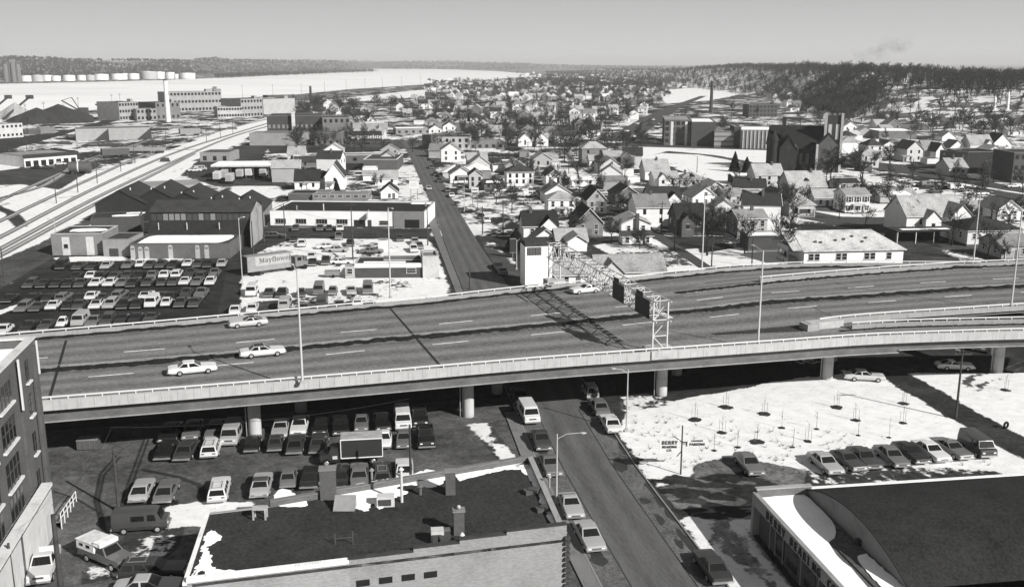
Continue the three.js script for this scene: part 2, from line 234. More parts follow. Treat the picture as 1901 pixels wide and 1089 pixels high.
function zone(x0, x1, z0, z1, cov0, v0, y) {
  const N = 2048, c = document.createElement('canvas'), s = document.createElement('canvas'); c.width = c.height = s.width = s.height = N;
  const C = c.getContext('2d'), S = s.getContext('2d'), X = (p) => (p[0] - x0) / (x1 - x0) * N, Y = (p) => (z0 - p[1]) / (z0 - z1) * N, k = N / (x1 - x0), kz = N / (z0 - z1);
  const g = (v) => { const e = Math.round(255 * v); return `rgb(${e},${e},${e})`; }, ge = (v) => { const e = enc(v); return `rgb(${e},${e},${e})`; };
  C.fillStyle = ge(v0); C.fillRect(0, 0, N, N); S.fillStyle = g(cov0); S.fillRect(0, 0, N, N);
  for (const o of OPS) for (const T of [C, S]) {
    const col = T === C ? (o.v === undefined ? null : ge(o.v)) : g(o.cov ?? 0); if (!col) continue;
    T.beginPath(); o.pts.forEach((p, i) => i ? T.lineTo(X(p), Y(p)) : T.moveTo(X(p), Y(p)));
    if (o.line) { T.strokeStyle = col; T.lineWidth = Math.max(1, o.line * k); T.lineCap = 'round'; T.lineJoin = 'round'; T.stroke(); } else { T.closePath(); T.fillStyle = col; T.fill(); }
  }
  const cd = C.getImageData(0, 0, N, N).data, sd = S.getImageData(0, 0, N, N).data, m = 1 / k, mz = 1 / kz, out = new Uint8Array(N * N * 4);
  // coverage softened over about 1.2 m so that noise can eat ragged melt edges into it
  const R = Math.max(1, Math.round(0.6 * k)), A = new Float32Array(N * N), B = new Float32Array(N * N);
  for (let y2 = 0; y2 < N; y2++) { let a = 0; for (let x = -R; x <= R; x++) a += sd[(y2 * N + clamp(x, 0, N - 1)) * 4]; for (let x = 0; x < N; x++) { A[y2 * N + x] = a / (2 * R + 1); a += sd[(y2 * N + Math.min(N - 1, x + R + 1)) * 4] - sd[(y2 * N + Math.max(0, x - R)) * 4]; } }
  for (let x = 0; x < N; x++) { let a = 0; for (let y2 = -R; y2 <= R; y2++) a += A[clamp(y2, 0, N - 1) * N + x]; for (let y2 = 0; y2 < N; y2++) { B[y2 * N + x] = a / (2 * R + 1); a += A[Math.min(N - 1, y2 + R + 1) * N + x] - A[Math.max(0, y2 - R) * N + x]; } }
  for (let y2 = 0; y2 < N; y2++) for (let x = 0; x < N; x++) {
    const i = y2 * N + x, wx = x0 + x * m, wz = y2 * mz, cov = B[i] / 255;
    const n = vn(wx * 0.09 + 40, wz * 0.07) * 0.4 + vn(wx * 0.4, wz * 0.3 + 9) * 0.28 + vn(wx * 1.7, wz * 1.4) * 0.2 + vn(wx * 5, wz * 5) * 0.12;
    const t = cov > 0.985 ? 1 : cov < 0.02 ? 0 : clamp((cov - (n * 1.6 - 0.3)) / 0.1 + 0.5, 0, 1);
    const fine = vn(wx * 9, wz * 9 + 3), mid = vn(wx * 1.1 + 5, wz * 1.3), bare = (cd[i * 4] / 255);
    const bs = bare * (0.74 + 0.2 * mid + 0.34 * (fine - 0.5) + 0.28 * (vn(wx * 0.22, wz * 0.35 + 70) - 0.35) + 0.2 * (vn(wx * 2.7, wz * 2.9 + 31) - 0.5)), speck = (fine > 0.88 && mid > 0.5 ? 0.16 : 0) + 0.1 * Math.max(0, vn(wx * 3.1, wz * 4 + 17) - 0.62);
    const v = t * (0.955 - 0.05 * mid - speck - 0.05 * (1 - cov)) + (1 - t) * bs, o = (y2 * N + x) * 4, e = clamp(Math.round(v * 255), 0, 255);
    out[o] = out[o + 1] = out[o + 2] = e; out[o + 3] = 255;
  }
  const t = new THREE.DataTexture(out, N, N, THREE.RGBAFormat); t.colorSpace = THREE.SRGBColorSpace; t.magFilter = THREE.LinearFilter; t.needsUpdate = true;
  const mm = new THREE.MeshPhysicalMaterial({ map: t, roughness: 0.96, specularIntensity: 0.15, side: THREE.DoubleSide }); mm.color.setRGB(.92, .92, .92);
  const geo = new THREE.PlaneGeometry(x1 - x0, z0 - z1).rotateX(-Math.PI / 2).translate((x0 + x1) / 2, y, (z0 + z1) / 2);
  return struct('ground', geo, mm, true);
}
zone(-132, 132, -45, -245, 0.07, 0.05, 0);
zone(-460, 460, -244.9, -863.9, 0.47, 0.042, 0);
zone(-2250, 2250, -863.8, -4263.8, 0.37, 0.045, 0);
{ // the sheets beside and beyond, down to the horizon
  const m = new THREE.MeshStandardMaterial({ roughness: 1, side: THREE.DoubleSide }); m.color.setRGB(0.14, 0.14, 0.14);
  struct('ground', new THREE.PlaneGeometry(60000, 40000, 4, 4).rotateX(-Math.PI / 2).translate(0, -0.6, -19000), m);
}
// ---------- the frozen river ----------
{
  const near = [[-388.79, -437.56], [-371.76, -554.77], [-369.13, -727.67], [-376.84, -851.86], [-381.99, -976.43], [-384.12, -1111.51], [-341.32, -1211.92], [-315.09, -1289.49], [-290.23, -1401.49], [-264.36, -1660.68], [-195.52, -1939.08], [-120.34, -2263.88], [-43.83, -2718.6], [59.49, -3264.26]];
  const far = [[-1482.24, -1695.48], [-1283.45, -1939.08], [-1050.59, -2088.99], [-958.53, -2263.88], [-876.28, -2548.08], [-831, -3021.74], [-824.78, -3628.03], [-795.21, -4298.14], [-747.46, -5237.03], [-755.91, -5836.66], [-891.22, -6486.25], [-1174.09, -7170.04], [-1100.91, -8014.71], [-789.6, -7860.4], [-355.1, -6699.23], [-87.65, -5446.9], [74.36, -4082.75]];
  const it = dataTex(512, (u, v) => .8 + .2 * fb(u, v, 5) - (vn(u * 14, v * 120, 256) > .8 ? .07 : 0)), m = new THREE.MeshPhysicalMaterial({ map: it, roughness: .85, specularIntensity: .3, side: THREE.DoubleSide }); m.color.setRGB(.88, .88, .88); m.userData.size = 700;
  struct('river', sheet([...near, ...far.slice().reverse()], 0.6), m);
}
// ---------- streets ----------
const road = (v, w = 1) => {   // asphalt whose wheel paths run along the ribbon
  const N = 256, t = dataTex(N, (u, q) => { const lane = Math.cos((q * 4 * w + 0.0) * Math.PI * 2); const s = 0.62 + 0.14 * lane * vn(u * 3, q * 6, 256) + 0.22 * fb(u, q, 8) + 0.2 * (vn(u * 30, q * 128, 256) - 0.5) + 0.18 * (vn(u * 128, q * 128, 128) - 0.5); return s; });
  const m = new THREE.MeshPhysicalMaterial({ map: t, roughness: 0.92, specularIntensity: 0.25, side: THREE.DoubleSide }); m.color.setRGB(v * 1.4, v * 1.4, v * 1.4); return m;
};
const scaleU = (g, s) => { const u = g.attributes.uv; for (let i = 0; i < u.count; i++) u.setX(i, u.getX(i) / s); return g; };
const roadMat = road(0.1), roadMat2 = road(0.065);
const streetL = [[8.06, -71.09], [7.43, -74.5], [4.56, -90.35], [3.01, -99.28], [0.63, -116.6], [-1.12, -127.86], [-6.45, -164.07], [-15.06, -227.54], [-24.67, -301.51], [-47.47, -463.41], [-61.09, -554.77]], streetR = [...offset([[8.06, -71.09], [7.43, -74.5], [4.56, -90.35], [3.01, -99.28], [0.63, -116.6]], 10.1), ...[[9.89, -127.86], [2.97, -164.07], [-6.93, -227.54], [-17.29, -301.51], [-38.75, -463.41], [-53.07, -554.77]]];
struct('street', scaleU(ribbon(streetL, streetR, 0.03, 120), 40), roadMat, true);
for (const [i, p] of [streetL, streetR].entries()) {
  const k = p.slice(0, 7), o = struct('kerb', strip(i ? k : offset(k, -0.16), 0.0, 0.14, 0.16, 60), mat(0.22, 'concrete'));
}
struct('pavement', ribbon(offset([[7.79, -72.72], [4.56, -90.35], [3.01, -99.28], [0.63, -116.6]], -1.6), offset([[7.79, -72.72], [4.56, -90.35], [3.01, -99.28], [0.63, -116.6]], -0.17), 0.12, 30), mat(0.17, 'concrete'));
struct('pavement', ribbon([[-8.15, -165.19], [-17.66, -232.45], [-24.45, -279.51]], offset([[-6.45, -164.07], [-15.06, -227.54], [-24.67, -301.51]], -0.2), 0.1, 30), mat(0.15, 'concrete'));
for (const [i, c] of [streetL.slice(0, 5), streetR.slice(0, 5)].entries()) { // paler parking lanes beside the driven lanes
  const sgn = i ? -1 : 1; struct('parking_lane', ribbon(offset(c, sgn * 0.05), offset(c, sgn * 2.3), 0.036, 40), mat(0.13, 'asphalt'));
  struct('lane_seam', ribbon(offset(c, sgn * 2.3), offset(c, sgn * 2.42), 0.04, 40), mat(0.04, 'rough'));
}
struct('street', scaleU(ribbon([[51.4, -562.67], [104.44, -804.71], [160.77, -1019.84], [246.98, -1332.08]], [[66.58, -550.9], [114.61, -766.12], [167.9, -1000.78], [255.46, -1332.08]], 0.04, 40), 40), roadMat2, true);
struct('street', scaleU(ribbon([[-143.84, -570.78], [-76.04, -566.7], [-26.9, -554.77], [14.32, -539.62], [66.84, -543.33], [132.92, -516.66]], [[-131.7, -521.78], [-68.78, -511.63], [-24.54, -505.07], [13.68, -514.97], [63.83, -518.35], [127.59, -495.54]], 0.025, 60), 40), roadMat2, true);
struct('street', scaleU(ribbon([[149.92, -442.5], [163.55, -427.99], [168.73, -391.52], [176.61, -343.09], [180.21, -301.51]], [[134.45, -423.36], [149.36, -401.6], [158.62, -367.48], [170.01, -329.92], [173.61, -290.11]], 0.03, 40), 40), roadMat2, true);
struct('street', scaleU(ribbon([[158.15, -354.07], [168.27, -326.43], [174.89, -292.32]], [[152.74, -362.34], [160.05, -310.02], [166.3, -277.48]], 0.035, 40), 40), roadMat2, true);
struct('street', scaleU(ribbon([[81.54, -338.59], [82.23, -312.53], [86.77, -290.11], [92.19, -277.48], [106.57, -275.48]], [[75.99, -311.27], [78.58, -289.01], [80.47, -273.51], [87.29, -262.22], [101.61, -262.22]], 0.03, 40), 40), roadMat2, true);
struct('lane', scaleU(ribbon([[36.22, -271.56], [36.74, -256.04], [42.25, -207.4]], [[33.76, -269.64], [33.89, -253.47], [39.42, -205.69]], 0.03, 30), 40), roadMat2, true);
for (let i = 0; i < 26; i++) { // wet patches and grit along the kerbs
  const right = i < 18, c = right ? streetR : streetL, a = along(c, rr(2, right ? 48 : 44)), n = 12, off = right ? rr(-1.6, .2) : rr(0, 1.2), w = rr(.3, .9), l = rr(.6, 2.4), ca = Math.cos(a.a), sa = Math.sin(a.a);
  const pts = Array.from({ length: n }, (_, k) => { const t = k / n * 6.283, r = rr(.65, 1.2), u = Math.cos(t) * l * r, v = Math.sin(t) * w * r + off; return [a.x + ca * u + sa * v, a.z - sa * u + ca * v]; });
  const o = struct('wet_patch', sheet(pts, 0.045 + i * .0005), mat(0.03, 'rough', .7));
}
// ---------- railway tracks in the snow ----------
{
  const rm = mat(0.05, null, 0.7), bm = mat(0.2, 'rough');
  const T = [[[-155.02, -281.57], [-160.68, -311.27], [-178.11, -397.5], [-202.3, -554.77], [-206.35, -702.03], [-204.42, -851.86]], [[-134.86, -243.7], [-139.84, -269.64], [-154.74, -357.33], [-177.47, -508.33], [-186.98, -672.37], [-189.36, -825.49]], [[-123.4, -222.16], [-126.85, -243.7], [-143.17, -338.59], [-161.78, -477.49], [-171.23, -639.89], [-176.74, -769.81]], [[-115.85, -207.98], [-118.76, -227.54], [-133.39, -319.01], [-149.43, -447.55], [-163.77, -587.73], [-167.18, -727.67]], [[-164.38, -299.16], [-163.35, -338.59], [-171.11, -374.56], [-188.56, -437.56], [-197.12, -532.34]], [[-112.27, -201.25], [-114.77, -219.56], [-121, -260.42], [-128.4, -308.77], [-140.91, -401.6], [-151.52, -477.49]]];
  for (const t of T) {
    const c = smooth(t, 60); const o = new THREE.Group(); o.name = numbered('railway_track'); o.userData.kind = 'structure'; scene.add(o);
    obj('ballast', ribbon(offset(c, -1.15), offset(c, 1.15), 0.02 + used.get('railway_track') * .004, 60), mat(0.36, 'rough'), o);
    for (const d of [-0.75, 0.75]) obj('rail', strip(offset(c, d - 0.06), 0.02, 0.2, 0.14, 60), rm, o);
  }
}

// ---------- the elevated freeway ----------
const HD = 7.4;                                                     // deck surface above the ground
const cFront = smooth([[-57.83, -94.5], [-48.37, -97.19], [-37.1, -100.21], [-27.49, -102.85], [-15.1, -106.39], [3.12, -111.73], [22.96, -116.67], [33.49, -119.23], [44.46, -121.9], [55.42, -123.54], [66.46, -124.69], [78.04, -125.47]], 140);   // outer foot of the near parapet
const cBack = smooth([[-72.27, -120.19], [-61.8, -124.22], [-50.97, -128.22], [-35.32, -134.56], [-23.12, -139.55], [-12.82, -143.7], [0.38, -150.29], [12.89, -155.66], [26.82, -162.06], [37.03, -166.69], [48.86, -169.91], [60.43, -170.86], [70.51, -170.62], [81.69, -170.39]], 120);
const cMed = smooth([[-65.09, -107.46], [-54.67, -110.3], [-45.3, -113.06], [-31.17, -117.8], [-20.4, -122.17], [-13.08, -124.48], [-3.62, -128.09], [5.54, -131.32], [18.31, -136.54], [27.1, -139.23], [37.63, -143.87], [52.73, -148.09], [68.78, -152.55], [81.73, -155.27], [96.81, -157.68]], 120);
const cMainBack = smooth([[25.03, -150.66], [41.05, -157.68], [58.11, -164.01], [76.02, -169.45], [90.25, -172.29], [106.49, -174.24]], 60);
const cMainFront = smooth([[34.42, -125.53], [39.66, -129.05], [44.77, -131.46], [51.39, -133.51], [61.73, -136.08], [73.54, -138.91], [87.56, -141.84]], 60);
const cRampBack = smooth([[39.03, -126.86], [43.73, -128.22], [50.02, -129.75], [59.5, -130.89], [69.96, -131.75], [81.91, -132.19]], 60);
const deckT = (() => {   // asphalt: u along, v across; darker wheel lanes and pale gritty shoulders
  return dataTex(512, (u, v) => {
    const lanes = 0.15 * Math.cos(v * Math.PI * 2 * 4) * (0.5 + 0.6 * vn(u * 4, v * 3, 256)), gr = 0.34 * (vn(u * 128, v * 128, 128) - 0.5) + 0.2 * (vn(u * 256, v * 256, 256) - 0.5);
    return 0.6 + lanes + 0.16 * (fb(u, v, 10) - 0.4) + gr + 0.1 * (vn(u * 6, v * 90, 256) - 0.5);
  });
})();
const deckMat = new THREE.MeshPhysicalMaterial({ map: deckT, roughness: 0.93, specularIntensity: 0.25, side: THREE.DoubleSide }); deckMat.color.setRGB(0.27, 0.27, 0.27);
const gritMat = mat(0.3, 'asphalt'), concMat = mat(0.4, 'concrete'), concD = mat(0.3, 'concrete'), steelD = mat(0.11, 'rough', 0.7), railMat = mat(0.62, null, 0.6);
{
  const deck = new THREE.Group(); deck.name = 'freeway_deck'; tag(deck, 'elevated freeway deck on round piers crossing above the street', 'freeway');
  const fi = offset(cFront, -0.35);
  // near lanes: one sheet up to the nose of the ramp, then ramp and through lanes apart with an open gap between
  const nx = cMainFront[14][0], iF = cFront.findIndex((q) => q[0] > nx + 2), iM = cMed.findIndex((q) => q[0] > nx - 4);
  const A1 = offset(cFront, -0.3).slice(0, iF + 1), B1 = cMed.slice(0, iM + 1), A2 = offset(cFront, -0.3).slice(iF), B2 = [cMainFront[14], ...cRampBack.filter((q) => q[0] > nx + 3)], A3 = cMainFront.slice(14), B3 = cMed.slice(iM);
  for (const [a, b, n] of [[A1, B1, 110], [A2, B2, 50], [A3, B3, 50]]) { obj('asphalt', scaleU(ribbon(a, b, HD, n), 30), deckMat, deck, true); obj('slab', ribbon(a, b, HD - 0.32, n), concD, deck); }
  obj('asphalt', scaleU(ribbon(cMed, offset(cBack, -0.1), HD + 0.004, 140), 30), deckMat, deck, true);
  obj('asphalt', scaleU(ribbon(resample(cBack, 200).slice(150), cMainBack, HD + 0.012, 60), 30), deckMat, deck, true);
  const med = resample(cMed, 200), bk = resample(cBack, 200);
  obj('asphalt', scaleU(ribbon(med.slice(118), cMainBack, HD + 0.008, 60), 30), deckMat, deck, true);
  // slab edge, steel girder with its flange, and the soffit
  obj('slab', [ribbon(cMed, cBack, HD - 0.318, 140), strip(offset(cFront, -0.02), HD - 0.32, HD - 0.05, -0.3, 140)], concD, deck);
  const gl = cFront.slice(0, 112), gr2 = cFront.slice(111);
  obj('girder', [strip(offset(gl, -0.9), 5.62, HD - 0.3, -0.14, 110)], steelD, deck);
  obj('girder', [strip(offset(gr2, -0.9), 5.95, HD - 0.3, -0.14, 40)], steelD, deck);
  obj('flange', [strip(offset(gl, -0.68), 5.56, 5.64, -0.5, 110), strip(offset(gr2, -0.68), 5.9, 5.98, -0.5, 40)], mat(0.3, 'rough', .7), deck);
  for (const d of [-4, -8, -12, -16, -20, -24]) obj('girder', strip(offset(cFront.slice(0, d < -6 ? 100 : 140), d), 5.7, HD - 0.3, -0.14, 110), steelD, deck);
  for (const d of [2]) obj('girder', strip(offset(cBack, d), 5.7, HD - 0.3, -0.14, 110), steelD, deck);
  // expansion joints across the deck
  const jm = mat(0.03, null, .9);
  for (const [a, b] of [[[-57.13, -122.93], [-48.89, -99.89]], [[-17.91, -140.85], [-8.2, -111.35]], [[0.37, -149.55], [2.36, -144.21]]]) { const n = [a, b]; obj('expansion_joint', ribbon(offset(n, -0.16), offset(n, 0.16), HD + 0.02, 4), jm, deck); }
  // gritty paler shoulders
  obj('shoulder', ribbon(offset(cMed, -0.15), offset(cMed, -1.5), HD + 0.016, 140), gritMat, deck);
  obj('shoulder', ribbon(offset(cMed, 0.15), offset(cMed, 1.1), HD + 0.016, 140), mat(0.21, 'asphalt'), deck);
  obj('shoulder', ribbon(offset(cFront, -0.4), offset(cFront, -2.9), HD + 0.012, 140), mat(0.21, 'asphalt'), deck);
  obj('shoulder', ribbon(offset(cMainBack, 0.2), offset(cMainBack, 1.7), HD + 0.016, 60), gritMat, deck);
  obj('shoulder', ribbon(offset(cBack.slice(0, 80), 0.1), offset(cBack.slice(0, 80), 1.2), HD + 0.016, 80), mat(0.2, 'asphalt'), deck);
  // lane dashes and edge lines
  const white = mat(0.8, 'rough');
  const dash = (c, d, s0, n, step, len) => { const p = offset(c, d), L = lengthOf(p); for (let i = 0; i < n; i++) { const s = s0 + i * step; if (s + len > L) break; const a = along(p, s), b = along(p, s + len); const q = [[a.x, a.z], [b.x, b.z]]; obj('lane_dash', ribbon(offset(q, -0.12), offset(q, 0.12), HD + 0.022, 3), white, deck); } };
  dash(cMed, 4.3, 3.2, 18, 13.4, 4.8); dash(cMed, -5.2, 6, 18, 13.4, 4.8);
  const edge = (c, d, a, b, y = 0) => obj('edge_line', ribbon(offset(c, d - .06).slice(a, b), offset(c, d + .06).slice(a, b), HD + 0.022 + y, 80), mat(0.36, 'rough'), deck);
  edge(cFront, -3.3, 40, 110); edge(cMainBack, 1.9, 2, 60); edge(cMed, -1.6, 2, 118);
  // piers: a round column, a cap across the girders
  const piers = [[-29.55, -108.06], [-5.36, -115.25], [19.42, -123.17], [43.07, -129.97], [67.82, -133.14]];
  for (const [x, z] of piers) for (const k of [0, 1, 2]) {
    if (k && x < -60) continue;
    const a = k * 9.5, px = x + a * 0.36, pz = z - a * 0.93, p = thing('bridge_pier', k ? 'round concrete pier deep in the shade below the freeway' : '', 'pier', px, 0, pz, 0, k ? 'inner freeway piers in shade' : 'front row of freeway piers');
    if (!k) p.userData.label = ['round pier in the near car park, second from the brick building', 'round pier at the street edge of the near car park', 'round pier beside the snowy lot, below the sign gantry', 'round pier beside the parked pale sedan on the snowy lot', 'round pier nearest the tyre-tracked snow at the far right'][piers.indexOf(piers.find((q) => q[0] === x))];
    obj('column', cyl(0.72, 0.72, 5.0, 0, 0, 0, 24), mat(0.42, 'concrete'), p);
    obj('cap', new THREE.BoxGeometry(1.8, 0.75, 8.4).translate(0, 5.2, -4.4).rotateY(0.37), concD, p);
    if (!k) { obj('drain_pipe', cyl(0.08, 0.08, 5, -0.95, 0, 0.1, 8), mat(0.3, null, .6), p); obj('joint_band', cyl(0.728, 0.728, 0.06, 0, 2.4, 0, 24), mat(0.3, 'concrete'), p); }
  }
  // parapets: concrete panels with a rail on short posts
  const parapet = (name, label, c, side, n, s0, s1, hp = 0.8, pm = concMat) => {
    const o = new THREE.Group(); o.name = name; tag(o, label, 'parapet');
    const L = lengthOf(c); s1 = Math.min(s1, L); const step = (s1 - s0) / n;
    for (let i = 0; i < n; i++) {
      const q = []; for (let k = 0; k <= 3; k++) { const a = along(c, s0 + step * i + 0.012 + (step - 0.024) * k / 3); q.push([a.x, a.z]); }
      obj('parapet_panel', strip(q, HD - (hp > .7 ? 0.3 : 0.0), HD + hp, side * 0.32, 4), pm, o);
      const a = along(c, s0 + step * (i + 0.5)), m = offset([[a.x - Math.cos(a.a), a.z + Math.sin(a.a)], [a.x + Math.cos(a.a), a.z - Math.sin(a.a)]], side * 0.16);
      obj('rail_post', bbox(0.1, 0.34, 0.16, (m[0][0] + m[1][0]) / 2, HD + hp, (m[0][1] + m[1][1]) / 2, a.a), railMat, o);
    }
    const q = []; for (let k = 0; k <= n * 2; k++) { const a = along(c, s0 + (s1 - s0) * k / (n * 2)); q.push([a.x, a.z]); }
    obj('hand_rail', strip(offset(q, side * 0.08), HD + hp + 0.26, HD + hp + 0.4, side * 0.18, n * 2), railMat, o);
    return o;
  };
  const Lf = lengthOf(cFront), parM = mat(.28, 'concrete');
  parapet('parapet', 'pale concrete parapet with a rail along the near edge of the freeway', cFront, -1, 84, 0, Lf - 1);
  parapet('parapet', 'concrete parapet along the far edge of the freeway above the shops', cBack, 1, 60, 0, 1e9, 0.62, parM);
  parapet('parapet', 'concrete parapet between the freeway and the exit lane behind it', cMainBack, -1, 16, 16.5, 1e9, 0.62, parM);
  parapet('parapet', 'near parapet of the through lanes beyond the crash block', cMainFront, -1, 20, 8.5, 1e9, 0.7, parM);
  parapet('parapet', 'far parapet of the near ramp, just behind the crash block', cRampBack, 1, 20, 6.5, 1e9, 0.6, parM);
  
  // dirty slush along the gutters, mixed with painted shadow on the median
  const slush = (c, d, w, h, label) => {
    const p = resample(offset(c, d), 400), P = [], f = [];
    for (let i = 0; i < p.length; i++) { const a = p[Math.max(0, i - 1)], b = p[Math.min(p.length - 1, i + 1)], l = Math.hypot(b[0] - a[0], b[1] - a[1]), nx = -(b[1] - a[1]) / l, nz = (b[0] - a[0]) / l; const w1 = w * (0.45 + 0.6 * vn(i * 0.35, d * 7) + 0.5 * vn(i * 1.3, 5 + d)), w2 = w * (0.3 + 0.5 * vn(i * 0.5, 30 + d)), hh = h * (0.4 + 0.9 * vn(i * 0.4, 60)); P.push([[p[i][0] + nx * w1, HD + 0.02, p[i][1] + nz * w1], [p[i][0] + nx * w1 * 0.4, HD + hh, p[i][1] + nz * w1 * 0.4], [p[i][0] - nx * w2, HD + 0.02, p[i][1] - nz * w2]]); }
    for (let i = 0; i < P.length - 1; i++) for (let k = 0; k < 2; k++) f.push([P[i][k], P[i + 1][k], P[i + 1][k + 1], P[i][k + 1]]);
    const o = obj('slush_shade_ridge', faces(f), mat(0.014, 'rough', 0.9)); tag(o, label, 'slush', null, 'stuff');
  };
  slush(cMed, 0.15, 1.15, 0.4, 'black ridge of dirty slush and painted shadow along the freeway middle');  // black width also stands in for a median barrier shadow
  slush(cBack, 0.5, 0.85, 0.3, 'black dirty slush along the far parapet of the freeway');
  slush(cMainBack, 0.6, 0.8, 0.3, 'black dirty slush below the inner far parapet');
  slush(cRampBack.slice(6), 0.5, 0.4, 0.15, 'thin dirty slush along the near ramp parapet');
  { // scalloped dark streaks slanting from the median ridge onto the near lanes
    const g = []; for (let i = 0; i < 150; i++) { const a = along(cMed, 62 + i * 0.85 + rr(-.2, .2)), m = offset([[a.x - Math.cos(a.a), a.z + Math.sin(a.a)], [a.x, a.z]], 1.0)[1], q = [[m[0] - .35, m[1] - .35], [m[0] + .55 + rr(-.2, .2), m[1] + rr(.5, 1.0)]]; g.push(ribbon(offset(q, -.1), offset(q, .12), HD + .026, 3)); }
    tag(obj('dark_streaks', g, mat(0.05, 'rough')), 'scalloped dark streaks beside the freeway median ridge', 'meltwater', null, 'stuff');
  }
  // the crash block at the nose of the near ramp, and its litter of dark slush
  const [bx, bz] = [41.47, -129.05], cb = thing('crash_block', 'blunt concrete crash block where the near ramp leaves the freeway', 'barrier', bx, HD, bz, 0.33);
  obj('block', bbox(5.2, 0.95, 1.5, 0.6, 0, -.3), concMat, cb); obj('end_face', bbox(1.8, 0.9, 1.9, -1.9, 0, 0), mat(0.3, 'concrete'), cb);
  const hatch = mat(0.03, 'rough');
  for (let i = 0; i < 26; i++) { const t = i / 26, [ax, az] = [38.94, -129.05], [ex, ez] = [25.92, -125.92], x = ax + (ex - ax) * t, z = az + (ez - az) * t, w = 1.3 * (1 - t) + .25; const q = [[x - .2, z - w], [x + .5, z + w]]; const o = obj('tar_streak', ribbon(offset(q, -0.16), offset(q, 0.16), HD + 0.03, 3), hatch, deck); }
}
// tall lamp posts
function lampPost(x, y, z, h, turn, label, name = 'lamp_post', arm = 2.2) {
  const o = thing(name, label, 'lamp post', x, y, z, turn, 'tall freeway lamp posts');
  obj('pole', cyl(0.14, 0.08, h, 0, 0, 0, 10), mat(0.5, null, 0.55), o); obj('base', bbox(0.42, 0.3, 0.42), mat(0.35, null, .7), o);
  obj('arm', bar(V(0, h - 0.1, 0), V(0, h + 0.25, -arm), 0.05), mat(0.5, null, 0.55), o);
  const head = obj('lamp_head', new THREE.SphereGeometry(0.2, 10, 6).scale(1, 0.5, 2.4).translate(0, h + 0.22, -arm - 0.3), mat(0.42, null, 0.5), o);
  obj('lens', new THREE.SphereGeometry(0.15, 8, 5).scale(1, 0.4, 1.8).translate(0, h + 0.14, -arm - 0.3), mat(0.7, null, 0.2), head);
  return o;
}
lampPost(...[[-22.77, -103.27]].map(([x, z]) => [x, 8.2, z])[0], 12.4, 0.4, 'tall lamp post on the near parapet beside the white sedans');
lampPost(...[[30.59, -119.23]].map(([x, z]) => [x, 8.2, z])[0], 11.6, 0.3, 'tall lamp post on the near parapet right of the sign gantry');
lampPost(...[[71.53, -138.59]].map(([x, z]) => [x, 8.2, z])[0], 13.6, 0.3, 'tall lamp post on the parapet of the through lanes at far right');
lampPost(...[[-18.08, -144.21]].map(([x, z]) => [x, 8, z])[0], 13.5, 3.5, 'tall lamp post on the far parapet before the low flat shop');
lampPost(...[[32.26, -165.79]].map(([x, z]) => [x, 8, z])[0], 12.6, 3.5, 'tall lamp post on the far parapet by the dark steep-roofed house');
lampPost(...[[81.11, -171.81]].map(([x, z]) => [x, 8, z])[0], 12.4, 3.4, 'tall lamp post on the far parapet before the white carport house');
